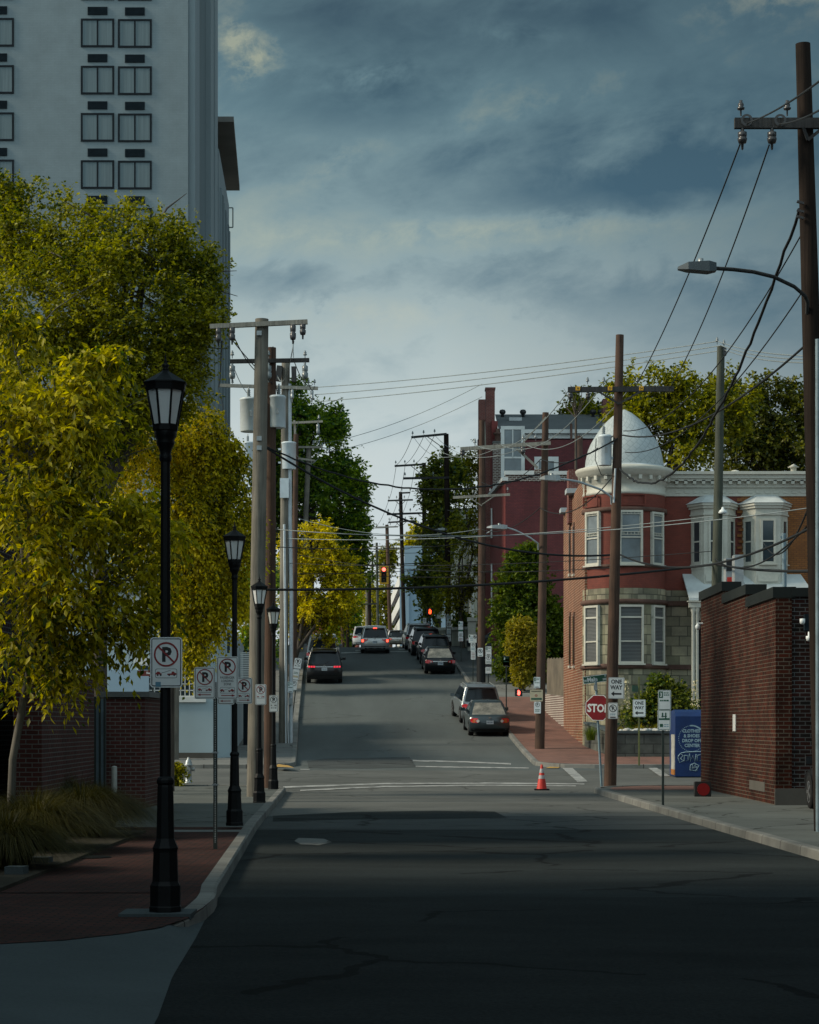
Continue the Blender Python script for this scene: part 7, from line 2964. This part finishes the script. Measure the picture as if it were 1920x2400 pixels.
    if suv:
        sp_ = MB()
        a = cab(-.92, .97, yr0, yr1)
        sp_.box((0, yr1 - .06, H - .015), (abs(a.x) * 2, .26, .04))
        sp_.build('spoiler', paint_m, t)
        if brake:
            b_ = MB()
            b_.box((0, yr1 - .20, H - .03), (.26, .02, .045))
            b_.build('high_brake_light', M['brake_lit'], t)
        wp = MB()
        a, b = cab(.0, .14, yr0, yr1), cab(.28, .30, yr0, yr1)
        wp.tube([a + Vector((0, -.035, 0)), b + Vector((0, -.035, 0))], .010, 5)
        wp.build('wiper', M['car_dark_trim'], t)
    else:
        an = MB()
        an.box((0, yr1 + .16, H + .045), (.03, .10, .04))
        an.build('antenna', paint_m, t)
    # nose
    for sgn in (-1, 1):
        hl = MB()
        v = bod(sgn * .72, (L - .12, belt - .32))
        hl.box((v[0], v[1] + .04, v[2]), (.34, .12, .13))
        hl.build('headlight', M['tail_clear'], t)
    return t


def put(t, x, y, yaw=.039, flip=False, z=None):
    """stand the car on the road with its rear at (x, y)"""
    L = 4.5
    y2 = y + L
    pitch = math.atan2(zr(y2 - .8) - zr(y + .8), L - 1.6)
    t.location = (x, y, zr(y + .9) - math.tan(pitch) * .9 + .005 if z is None else z)
    t.rotation_euler = (pitch if z is None else 0, 0, yaw)
    return t


put(make_car('dark charcoal sedan with round clear reverse lenses parked at right kerb', P_CHAR, 4.54, 1.76, 1.47, 'sedan', 'car_glass_pale', tail='round', chrome=False), 3.52, 93.4, .05)
put(make_car('gray silver suv parked in front of the charcoal sedan', P_GRAY, 4.77, 1.84, 1.74, 'suv', rails=True), 3.36, 99.6, .10)
put(make_car('black sedan with red tail lights parked on the hill', P_BLACK, 4.6, 1.77, 1.48, 'sedan', 'car_glass_pale', plate_ink='VLC 8012'), 1.80, 124.2, .05)
put(make_car('black suv directly ahead of the black sedan, pale rear window', P_BLACK, 4.6, 1.86, 1.72, 'suv', 'car_glass', rails=True), 1.62, 130.6, .06)
put(make_car('dark suv with silver roof rails, between black and silver suvs', P_BLACK, 4.7, 1.88, 1.74, 'suv', rails=True), 1.10, 136.6, .06)
put(make_car('silver suv parked first at the crest, right kerb', P_SILV, 4.6, 1.85, 1.70, 'suv', rails=True), .66, 142.3, .06)
put(make_car('large black suv with red dot lights parked at left kerb', P_BLACK, 5.1, 1.96, 1.80, 'suv', tail='dots', rails=True, plate_ink='TRN 5160'), -4.72, 118.3, .03)
put(make_car('gray van parked under the tree ahead of the large black suv', P_GRAY, 4.9, 1.95, 2.0, 'van', cat='van', name='parked_van'), -5.15, 126.4, .03)
put(make_car('beige silver suv with glowing brake lights waiting at the crest', P_BEIGE, 4.6, 1.84, 1.70, 'suv', tail='swept', brake=True, plate_ink='UAK 3391', name='waiting_car'), -2.24, 138.6, .02)
put(make_car('silver wagon beyond the crest, right of the braking suv', P_SILV, 4.6, 1.75, 1.48, 'suv', rails=False), -1.07, 185, .04)
o = put(make_car('white delivery truck beyond the crest, left of braking suv', P_WHITE, 5.4, 2.1, 2.0, 'van', 'car_glass', cat='truck', name='delivery_truck'), -4.35, 203, .04)
o = make_car('dark blue suv nosing out of the driveway behind the sleeved pole', P_NAVY, 4.7, 1.85, 1.74, 'suv')
o.location = (8.35, 137.6, zr(138) + .25)
o.rotation_euler = (0, 0, math.radians(88))
o = make_car('dark car parked at right picture edge before the brick front', P_BLACK, 4.5, 1.8, 1.62, 'suv')
o.location = (9.30, 41.6, zr(42) + .125)
o.rotation_euler = (0, 0, -.02)
# ------------------------------------------------------------------ trees and plants
RNG = np.random.default_rng(11)


def unit(v):
    return v / np.maximum(np.linalg.norm(v, axis=1, keepdims=True), 1e-6)


def leaf_mesh(name, base, d, side, Ln, Wd, m, parent, fold=.25):
    """one folded leaf per row: stalk end, two flanks, tip"""
    n = len(base)
    nor = np.cross(d, side)
    Ln = Ln.reshape(-1, 1)
    Wd = Wd.reshape(-1, 1)
    mid = base + d * Ln * .45 - nor * Wd * fold
    co = np.empty((n, 4, 3), dtype=np.float32)
    co[:, 0] = base
    co[:, 1] = mid + side * Wd
    co[:, 2] = base + d * Ln + nor * Wd * fold * .8
    co[:, 3] = mid - side * Wd
    me = bpy.data.meshes.new(name)
    me.vertices.add(n * 4)
    me.vertices.foreach_set('co', co.ravel())
    me.loops.add(n * 6)
    idx = np.arange(n).reshape(-1, 1) * 4 + np.array([0, 1, 2, 0, 2, 3])
    me.loops.foreach_set('vertex_index', idx.astype(np.int32).ravel())
    me.polygons.add(n * 2)
    me.polygons.foreach_set('loop_start', np.arange(0, n * 6, 3, dtype=np.int32))
    me.polygons.foreach_set('loop_total', np.full(n * 2, 3, dtype=np.int32))
    me.materials.append(M[m])
    me.update()
    me.validate()
    o = bpy.data.objects.new(name, me)
    COL.objects.link(o)
    if parent:
        o.parent = parent
    return o


def wob(p, k=1.0, ph=0.0):
    return (np.sin(p[:, 0] * 1.7 * k + ph) + np.sin(p[:, 1] * 1.3 * k + 1.3 + ph) + np.sin(p[:, 2] * 1.9 * k + 2.1 - ph) + np.sin((p[:, 0] + p[:, 2]) * 2.9 * k) * .7 + np.sin((p[:, 1] - p[:, 2]) * 3.3 * k + ph) * .7) / 4.4


def crown(name, blobs, n_twig, per, L, W, m, parent, droop=.25, twig=.5, up=.15, shell=2.4, gap=-.35, gk=1.0, seed=1, flat=.5, sprigs=3):
    """blobs = (centre, (rx, ry, rz)); twigs with alternating leaves, thinned by a lumpy field so that gaps stay open"""
    rng = np.random.default_rng(seed)
    if sprigs:
        ex = []
        for c, r in blobs:
            for _ in range(sprigs):
                u = rng.normal(size=3) + np.array([0, 0, .5 - droop])
                u /= np.linalg.norm(u)
                q = .16 + .14 * rng.random()
                ex.append((tuple(np.array(c) + u * np.array(r) * (1.0 + .12 * rng.random())), (r[0] * q, r[1] * q, r[2] * q * (1.5 if droop < .5 else 1.8))))
        blobs = list(blobs) + ex
    vol = np.array([b[1][0] * b[1][2] for b in blobs]) ** .9
    cnt = np.maximum((n_twig * vol / vol.sum()).astype(int), 4)
    P, D = [], []
    for (c, r), k in zip(blobs, cnt):
        u = unit(rng.normal(size=(k, 3)))
        q = rng.random((k, 1)) ** (1 / shell)
        q = q * (1 + .16 * rng.normal(size=(k, 1)) * (q > .75))
        P.append(np.array(c) + u * q * np.array(r))
        D.append(u + rng.normal(size=(k, 3)) * .55 + np.array([0, 0, up]))
    P, D = np.concatenate(P), unit(np.concatenate(D))
    keep = wob(P, gk, seed) + rng.normal(size=len(P)) * .22 > gap
    P, D = P[keep], D[keep]
    n = len(P)
    tl = twig * (.55 + .9 * rng.random((n, 1)))
    B, LD, SD = [], [], []
    for j in range(per):
        t = (j + .6 * rng.random((n, 1))) / per
        p = P + D * tl * (t - .35) - np.array([0, 0, 1]) * droop * tl * t * t
        sgn = 1 if j % 2 else -1
        sx = unit(np.cross(D, rng.normal(size=(n, 3)) * .5 + np.array([0, 0, 1])))
        d = unit(D * .7 + sx * sgn * .8 + rng.normal(size=(n, 3)) * .35 - np.array([0, 0, droop * 1.3]))
        nn = unit(rng.normal(size=(n, 3)) * (1 - flat) + np.array([0, 0, flat * 1.6]))
        s = unit(np.cross(d, nn))
        B.append(p)
        LD.append(d)
        SD.append(s)
    B, LD, SD = np.concatenate(B), np.concatenate(LD), np.concatenate(SD)
    k = len(B)
    sc = .65 + .7 * rng.random(k)
    return leaf_mesh(name, B, LD, SD, L * sc, W * sc, m, parent)


def limbs(name, root, fork, tips, r0, m, parent, seed=1, sub=3, base_pts=()):
    rng = random.Random(seed)
    mb = MB()
    root, fork = Vector(root), Vector(fork)
    mb.tube([root + Vector((0, 0, -.05))] + [Vector(p) for p in base_pts] + [fork], [r0 * 1.25] + [r0] * len(base_pts) + [r0 * .8], 10)
    for tp in tips:
        tp = Vector(tp)
        d = tp - fork
        k = d.length
        mid1 = fork + d * .35 + Vector((rng.uniform(-.06, .06) * k, rng.uniform(-.06, .06) * k, .07 * k))
        mid2 = fork + d * .7 + Vector((rng.uniform(-.05, .05) * k, rng.uniform(-.05, .05) * k, .06 * k))
        mb.tube([fork - Vector((0, 0, .08)), mid1, mid2, tp], [r0 * .6, r0 * .42, r0 * .25, r0 * .08], 7)
        for _ in range(sub):
            q = rng.uniform(.3, .9)
            p = lerp(fork, tp, q) + Vector((0, 0, .06 * k))
            e = p + Vector((rng.uniform(-1, 1), rng.uniform(-1, 1), rng.uniform(-.2, .9))) * k * .28
            mb.tube([p, lerp(p, e, .5) + Vector((0, 0, .03 * k)), e], [r0 * .22, r0 * .14, r0 * .04], 5)
    return mb.build(name, M[m], parent)


def blobs_px(rows, s, depth=.8):
    """crown lobes given as (px, py, rx_px, ry_px, dy metres)"""
    out = []
    for row in rows:
        px, py, rx, ry = row[:4]
        dy = row[4] if len(row) > 4 else 0
        y = F / s + dy
        s2 = F / y
        c = at(px, py, s2)
        out.append((tuple(c), (rx / s2, max(rx, ry) / s2 * depth, ry / s2)))
    return out


def tree(name, label, rows, s, base, fork, n_twig, per, L, W, m, bark='bark', r0=.14, cat='tree', group=None, seed=1, base_pts=(), sub=3, **k):
    t = thing(name, label, cat, group=group)
    bl = blobs_px(rows, s)
    crown('crown', bl, n_twig, per, L, W, m, t, seed=seed, **k)
    limbs('trunk', base, fork, [b[0] for b in bl], r0, bark, t, seed, sub, base_pts)
    return t


# big olive tree before the hotel
s = 92
rows = [(60, 560, 130, 130, 1), (210, 605, 140, 95, 0), (330, 590, 125, 75, 0), (420, 610, 75, 95, .5), (130, 720, 170, 140, -.5), (300, 740, 170, 130, -.8), (430, 740, 90, 110, 0),
        (20, 470, 40, 50, .6), (140, 490, 30, 45, .3), (300, 500, 24, 40, 0), (395, 535, 34, 40, .4), (215, 500, 22, 30, .2), (365, 500, 18, 34, .2), (492, 632, 34, 40, .6), (490, 715, 40, 30, .6), (350, 880, 130, 90, -.5), (430, 870, 60, 80, 0), (90, 870, 150, 110, 0),
        (250, 960, 160, 110, -.4), (480, 660, 30, 70, .4)]
b, _ = on(250, 1850)
tree('olive_tree', 'tall olive green tree in front of the hotel, widest crown', rows, s, (at(230, 1700, s).x, F / s, zr(54) + .1), at(235, 1180, s), 12500, 9, .098, .033, 'leaf_olive', r0=.2, seed=3, twig=.55, gap=-.30, gk=1.5, droop=.2, up=.35)
# weeping yellow tree right of it
s = 88
rows = [(450, 1120, 95, 90, 0), (520, 1180, 65, 100, .3), (420, 1260, 110, 110, -.2), (530, 1290, 52, 90, .2), (470, 1010, 70, 80, 0), (545, 1120, 28, 60, .4), (380, 1040, 80, 90, -.3), (360, 1180, 90, 110, -.3), (440, 1370, 50, 90, .2), (500, 1395, 40, 60, .2), (420, 1430, 26, 50, .3), (470, 1490, 22, 42, .3), (560, 1395, 22, 60, .3), (395, 1400, 35, 45, 0), (575, 1200, 26, 70, .2), (565, 1300, 36, 80, .2), (598, 1270, 14, 60, .3), (540, 1065, 36, 36, .2), (500, 1045, 46, 40, 0), (440, 1470, 26, 60, .3), (463, 1530, 14, 36, .3), (505, 1460, 24, 40, .3)]
tree('weeping_tree', 'yellow green weeping tree with hanging sprays beside lamp posts', rows, s, (at(395, 1800, s).x, F / s, zr(57) + .1), at(400, 1330, s), 9500, 9, .098, .032, 'leaf_bright', r0=.13, seed=5, twig=.6, gap=-.28, gk=1.7, droop=.75, up=-.1)
# near tree with large leaves
s = 165
rows = [(60, 900, 190, 90, .6), (150, 960, 170, 100, .2), (40, 1060, 180, 130, 0), (200, 1060, 130, 110, 0), (60, 1240, 190, 130, -.3), (210, 1240, 130, 110, 0), (330, 1290, 80, 60, 0), (120, 1390, 200, 100, -.3), (280, 1390, 100, 80, 0), (30, 1500, 140, 90, -.2), (210, 1510, 110, 70, 0), (300, 1490, 60, 55, .1), (120, 1570, 110, 60, 0), (230, 840, 70, 40, .3), (20, 760, 80, 50, .6), (345, 1225, 66, 40, .1), (400, 1250, 40, 30, .1), (290, 1180, 60, 40, .1), (350, 1330, 40, 40, 0), (270, 830, 40, 26, .3), (345, 1440, 40, 40, .1)]
tree('yellow_leaf_tree', 'near tree with large drooping yellow green leaves at left picture edge', rows, s, (at(22, 1900, s).x, F / s, zr(30) + .12), at(70, 1560, s), 4300, 9, .118, .025, 'leaf_yellow', 'bark_pale', r0=.055, seed=8, twig=.42, gap=-.30, gk=2.3, droop=.7, up=.1, sub=4,
     base_pts=[at(30, 1780, s), at(52, 1660, s)])
# dark green tree behind the poles
s = 33
rows = [(700, 1040, 70, 90, 0), (760, 1080, 60, 100, 0), (720, 1180, 90, 90, 0), (800, 1190, 55, 80, 0), (840, 1150, 28, 34, 0), (700, 960, 40, 50, 0), (745, 985, 30, 40, 0), (650, 1060, 50, 90, 1), (800, 1110, 40, 40, 0), (840, 1245, 30, 40, 0), (780, 1280, 70, 70, 1), (640, 1180, 60, 80, 1), (705, 905, 22, 22, 0), (850, 1330, 26, 40, 1), (770, 1010, 40, 40, 0), (815, 1240, 50, 60, 0), (680, 1120, 60, 90, 0)]
tree('dark_green_tree', 'tall deep green tree rising behind the left pole row', rows, s, (at(720, 1560, s).x, F / s, zr(F / s) + .1), at(730, 1340, s), 8500, 8, .26, .088, 'leaf_green', r0=.3, seed=13, twig=.9, gap=-.3, gk=.75, droop=.1, up=.2)
# yellow street tree over the parked cars
s = 41
rows = [(730, 1300, 70, 60, 0), (790, 1330, 60, 60, 0), (700, 1380, 60, 60, 0), (770, 1400, 80, 60, 0), (750, 1250, 40, 34, 0), (690, 1290, 34, 60, 0), (815, 1370, 34, 40, 0), (760, 1450, 70, 40, 1), (700, 1450, 40, 40, .5)]
tree('yellow_street_tree', 'bright yellow green rounded tree overhanging the left parked cars', rows, s, (at(676, 1620, s).x, F / s, zr(F / s) + .1), at(698, 1520, s), 4600, 9, .17, .05, 'leaf_bright', r0=.2, seed=17, twig=.6, gap=-.32, gk=1.3, droop=.3, up=.15)
# left background behind the screen
s = 44
rows = [(590, 1400, 50, 90, 0), (620, 1480, 40, 80, 0), (575, 1500, 30, 40, 0), (640, 1380, 30, 60, 0)]
tree('shaded_tree', 'dark shaded tree between louvred screen and left poles', rows, s, (at(640, 1610, s).x, F / s, zr(F / s) + .1), at(630, 1540, s), 1100, 8, .2, .06, 'leaf_green', r0=.14, seed=19, twig=.6, gap=-.3, gk=1.2)
# right: trees behind the turret house
s = 44
rows = [(1560, 900, 70, 50, 0), (1500, 960, 70, 70, 0), (1640, 970, 100, 70, 0), (1580, 1030, 120, 80, 0), (1700, 920, 60, 60, .5), (1480, 900, 40, 40, 0)]
tree('olive_hill_tree', 'yellow olive tree crown right behind the slate dome', rows, s, (at(1560, 1500, s).x, F / s, zr(F / s)), at(1565, 1150, s), 2900, 8, .22, .07, 'leaf_olive', r0=.3, seed=23, twig=.8, gap=-.3, gk=.9, group='trees behind the turret house')
s = 40
rows = [(1745, 960, 80, 80, 0), (1830, 1010, 90, 90, 0), (1740, 1050, 110, 70, 0), (1880, 960, 50, 60, 0), (1800, 930, 40, 40, 0), (1850, 1080, 90, 50, 0)]
tree('dark_hill_tree', 'dark bronze green tree crown above the tan brick house cornice', rows, s, (at(1800, 1500, s).x, F / s, zr(F / s)), at(1800, 1150, s), 3000, 8, .24, .08, 'leaf_bronze', r0=.3, seed=29, twig=.8, gap=-.3, gk=.9, group='trees behind the turret house')
s = 35
rows = [(1370, 960, 50, 40, 0), (1420, 930, 40, 34, 0), (1345, 980, 26, 24, 0), (1430, 970, 50, 40, 0)]
tree('light_hill_tree', 'lighter green tree crown showing above gray roof, left of dome', rows, s, (at(1400, 1400, s).x, F / s, zr(F / s)), at(1400, 1050, s), 1100, 8, .26, .085, 'leaf_olive', r0=.25, seed=31, twig=.9, gap=-.3, gk=.8, group='trees behind the turret house')
s = 46
t = thing('bare_branch_tree', 'thin leafless twigs spiking above the dome left side', 'tree')
rnd = random.Random(9)
fk = at(1350, 980, s)
mb = MB()
mb.tube([(fk.x, fk.y, zr(fk.y)), fk], [.12, .06], 7)
for i in range(16):
    e = at(1350 + rnd.uniform(-30, 45), rnd.uniform(905, 960), s) + Vector((0, rnd.uniform(-.6, .6), 0))
    mid = lerp(fk, e, .5) + Vector((rnd.uniform(-.15, .15), 0, 0))
    mb.tube([fk, mid, e], [.03, .018, .006], 5)
mb.build('trunk', M['bark'], t)
# magnolia and street trees
s = 31
rows = [(1060, 1090, 34, 40, 0), (1040, 1170, 50, 70, 0), (1030, 1260, 50, 70, 0), (1012, 1340, 30, 50, -1), (992, 1372, 26, 24, -1), (1015, 1415, 30, 44, -1), (1010, 1150, 26, 50, 0), (1080, 1130, 26, 60, 0), (966, 1362, 16, 14, -1), (1065, 1230, 30, 60, 0)]
tree('magnolia_tree', 'dark glossy magnolia tree behind the far right poles', rows, s, (at(1025, 1520, s).x, F / s, zr(F / s)), at(1028, 1440, s), 2300, 8, .28, .095, 'leaf_dark', r0=.25, seed=37, twig=.8, gap=-.25, gk=.85, droop=.05)
s = 35
rows = [(1095, 1250, 34, 60, 0), (1100, 1330, 32, 60, 0), (1070, 1360, 36, 50, 0), (1110, 1170, 24, 70, 1), (1085, 1410, 36, 36, 0), (1105, 1095, 20, 50, 1), (1050, 1410, 30, 24, 0)]
tree('spreading_street_tree', 'olive spreading tree with bare lower limbs before cream house', rows, s, (at(1085, 1490, s).x, F / s, zr(F / s) + .1), at(1080, 1440, s), 1150, 8, .2, .06, 'leaf_olive', r0=.16, seed=41, twig=.7, gap=-.15, gk=1.2)
# conical hedge tree by the purple wall
s = 42.3
rows = [(1232, 1320, 45, 34, 0), (1225, 1380, 62, 50, 0), (1232, 1440, 80, 50, 0), (1245, 1500, 78, 50, 0), (1230, 1560, 70, 46, 0), (1290, 1470, 34, 60, .5), (1300, 1540, 30, 70, .5), (1240, 1295, 24, 18, 0)]
tree('conical_evergreen', 'large cone shaped dark evergreen against the purple wall', rows, s, (at(1240, 1600, s).x, F / s, zr(F / s) + .1), at(1238, 1540, s), 8200, 8, .17, .066, 'leaf_hedge', r0=.14, seed=43, twig=.35, gap=-.75, gk=1.6, sprigs=0, shell=4, droop=.05)
s = 44
rows = [(1222, 1478, 32, 30, 0), (1216, 1520, 28, 40, 0), (1246, 1515, 30, 24, -.3), (1222, 1570, 22, 40, 0), (1238, 1540, 24, 20, -.3)]
tree('golden_shrub', 'golden two lobed clipped shrub in front of dark evergreen', rows, s, (at(1228, 1612, s).x, F / s, zr(F / s) + .1), at(1228, 1580, s), 2800, 8, .10, .04, 'leaf_gold', r0=.08, seed=47, twig=.16, gap=-2, gk=2, sprigs=0, shell=8, cat='shrub')
s = 33
rows = [(1085, 1462, 26, 20, 0), (1100, 1470, 22, 16, 0)]
tree('round_shrub', 'rounded dark green shrub on the cream wall by the driveway', rows, s, (at(1088, 1490, s).x, F / s, at(1088, 1486, s).z), at(1088, 1478, s), 420, 8, .16, .06, 'leaf_hedge', r0=.08, seed=53, twig=.25, gap=-.9, shell=5, cat='shrub')
# far trees
for nm, lab, rows, y, m, sd, n in (
        ('far_tree', 'yellow far tree crown above the parking garage', [(985, 1268, 30, 26, 0), (965, 1280, 18, 16, 0), (1005, 1250, 14, 20, 0)], 262, 'leaf_yellow', 61, 700),
        ('far_tree', 'green far tree beside the traffic light and garage bands', [(905, 1310, 26, 30, 0), (890, 1390, 30, 50, 0), (880, 1450, 30, 40, 0), (915, 1440, 20, 40, 0), (920, 1290, 12, 20, 0)], 330, 'leaf_olive', 67, 1300),
        ('far_tree', 'dim green far tree at the left end of street', [(800, 1440, 34, 50, 0), (790, 1490, 30, 40, 0), (815, 1410, 24, 30, 0), (780, 1500, 40, 30, 0)], 212, 'leaf_green', 71, 1100),
        ('far_tree', 'pale far tree glimpsed left of the traffic light', [(862, 1400, 24, 30, 0), (868, 1450, 22, 40, 0), (850, 1370, 16, 24, 0)], 360, 'leaf_yellow', 73, 800)):
    s_ = F / y
    tree(nm, lab, rows, s_, (at(rows[0][0], 1500, s_).x, y, zr(y)), at(rows[0][0], rows[0][1] + 20, s_), n, 7, .42, .15, m, r0=.2, seed=sd, twig=1.3, gap=-.35, gk=.6, sub=1, group='far trees at the end of the street')


# ornamental grasses in the bed
def grass_clump(label, c, r, h, n, seed, m='grass', name='grass_clump', cat='ornamental grass', group='grass mounds in the planting bed'):
    rng = np.random.default_rng(seed)
    t = thing(name, label, cat, c, group=group)
    a = rng.random(n) * 2 * np.pi
    q = np.sqrt(rng.random(n))
    base = np.stack([np.cos(a) * q * r * .35, np.sin(a) * q * r * .35, np.zeros(n)], 1)
    out = np.stack([np.cos(a), np.sin(a), np.zeros(n)], 1) + rng.normal(size=(n, 3)) * .25
    hh = h * (.7 + .45 * rng.random(n))
    lean = (.25 + .75 * q) * r
    K = 5
    co = np.empty((n, K, 2, 3), dtype=np.float32)
    side = unit(np.cross(out, np.array([[0, 0, 1.0]])))
    for k in range(K):
        f = k / (K - 1)
        p = base + out * (lean * f ** 1.6)[:, None]
        p[:, 2] = hh * (f * 1.4 - f ** 2.6 * (.45 + .85 * q))
        w = .006 * (1 - f * .85)
        co[:, k, 0] = p + side * w
        co[:, k, 1] = p - side * w
    me = bpy.data.meshes.new('blades')
    me.vertices.add(n * K * 2)
    me.vertices.foreach_set('co', co.ravel())
    ib = np.arange(n)[:, None, None] * K * 2 + np.arange(K - 1)[None, :, None] * 2 + np.array([0, 1, 3, 2])[None, None, :]
    nf = n * (K - 1)
    me.loops.add(nf * 4)
    me.loops.foreach_set('vertex_index', ib.astype(np.int32).ravel())
    me.polygons.add(nf)
    me.polygons.foreach_set('loop_start', np.arange(0, nf * 4, 4, dtype=np.int32))
    me.polygons.foreach_set('loop_total', np.full(nf, 4, dtype=np.int32))
    me.materials.append(M[m])
    me.update()
    o = bpy.data.objects.new('blades', me)
    COL.objects.link(o)
    o.parent = t
    return t


for i, (px, py, r, h, lab) in enumerate(((190, 1960, .75, 1.0, 'arching grass mound next to the white bollard'), (75, 1990, .8, .95, 'wide grass mound in the middle of the bed'),
                                         (10, 2035, .55, .8, 'low grass mound cut by left picture edge'), (120, 1915, .8, .95, 'grass mound close to the garden wall'), (235, 1940, .45, .8, 'small grass mound spilling to the pavement'))):
    b, _ = on(px, py, .16)
    grass_clump(lab, b, r * 1.5, h * 1.05, 4200, 80 + i)
b, s_ = on(392, 1842)
tree('yellow_bush', 'low yellow green bush beside the brick pier', [(380, 1800, 26, 26, 0), (405, 1820, 28, 24, 0), (372, 1830, 16, 26, 0)], s_, (b.x, b.y, b.z), (b.x, b.y, b.z + .15), 800, 7, .08, .028, 'leaf_yellow', r0=.03, seed=91, twig=.25, gap=-.7, cat='shrub', droop=.5)
# planter plants before the turret house
s_ = F / 81.2
for i, (px, py, r, h, n, m, lab) in enumerate(((1385, 1735, .45, .75, 260, 'leaf_hedge', 'spiky dark yucca at the planter corner'), (1475, 1722, .3, .5, 200, 'leaf_hedge', 'spiky dark plant behind the one way post'),
                                              (1500, 1718, .3, .45, 240, 'leaf_gold', 'yellow tufted plant in the planter, left one'), (1545, 1716, .35, .5, 280, 'leaf_gold', 'yellow tufted plant in the planter, right one'),
                                              (1455, 1725, .25, .5, 160, 'leaf_gold', 'small yellow tuft beside the brown pole'))):
    grass_clump(lab, at(px, py, s_), r, h, n, 120 + i, m, 'planter_plant', 'plant', None)
for i, (rows, m, lab) in enumerate((([(1545, 1640, 30, 50), (1520, 1660, 26, 40), (1580, 1650, 30, 50), (1480, 1670, 30, 30), (1610, 1660, 24, 40)], 'leaf_dark', 'dark leafy shrub mass below the turret stone base'),
                                    ([(1535, 1630, 14, 40), (1542, 1600, 9, 20)], 'leaf_hedge', 'upright lighter green shrub within the dark planter mass'))):
    tree('planter_shrub', lab, rows, F / 83.6, at(1545, 1700, F / 83.6), at(1545, 1680, F / 83.6), 900 if i == 0 else 200, 7, .13, .05, m, r0=.04, seed=131 + i, twig=.3, gap=-.6, cat='shrub')
for i, (px, py, h) in enumerate(((1467, 1700, 1.75), (1630, 1690, 1.6), (1400, 1690, 1.2))):
    t = thing('yucca_bloom', ('tall cream yucca flower stalk right of the brown pole', 'cream yucca flower stalk beside the porch column', 'short yucca flower stalk behind the stop sign')[i], 'flower')
    b = at(px, py, s_)
    mb = MB()
    mb.tube([b, b + Vector((.02, 0, h))], [.02, .01], 6)
    mb.build('stalk', M['leaf_hedge'], t)
    rng = np.random.default_rng(140 + i)
    n = 150
    z = rng.random(n) * h * .62 + h * .36
    a = rng.random(n) * 6.28
    rr = .16 * (1.15 - (z / h)) + .03
    bs = np.stack([b.x + np.cos(a) * rr, b.y + np.sin(a) * rr, b.z + z], 1)
    leaf_mesh('blossom', bs, unit(rng.normal(size=(n, 3)) + np.array([0, 0, -.8])), unit(rng.normal(size=(n, 3))), np.full(n, .07), np.full(n, .028), 'petal', t)

# ------------------------------------------------------------------ put each thing's origin at its own base
for o in list(COL.objects):
    if o.type == 'EMPTY' and o.parent is None and o.location.length < 1e-6:
        lo, hi = None, None
        todo = list(o.children)
        ms = []
        while todo:
            c = todo.pop()
            todo += list(c.children)
            if c.type == 'MESH' and len(c.data.vertices):
                a = np.empty(len(c.data.vertices) * 3, dtype=np.float32)
                c.data.vertices.foreach_get('co', a)
                a = a.reshape(-1, 3)
                ms.append((c, a))
                lo = a.min(0) if lo is None else np.minimum(lo, a.min(0))
                hi = a.max(0) if hi is None else np.maximum(hi, a.max(0))
        if ms and all(c.data.users == 1 for c, _ in ms):
            base = np.array([(lo[0] + hi[0]) / 2, (lo[1] + hi[1]) / 2, lo[2]], dtype=np.float32)
            for c, a in ms:
                c.data.vertices.foreach_set('co', (a - base).ravel())
                c.data.update()
            o.location = base.tolist()
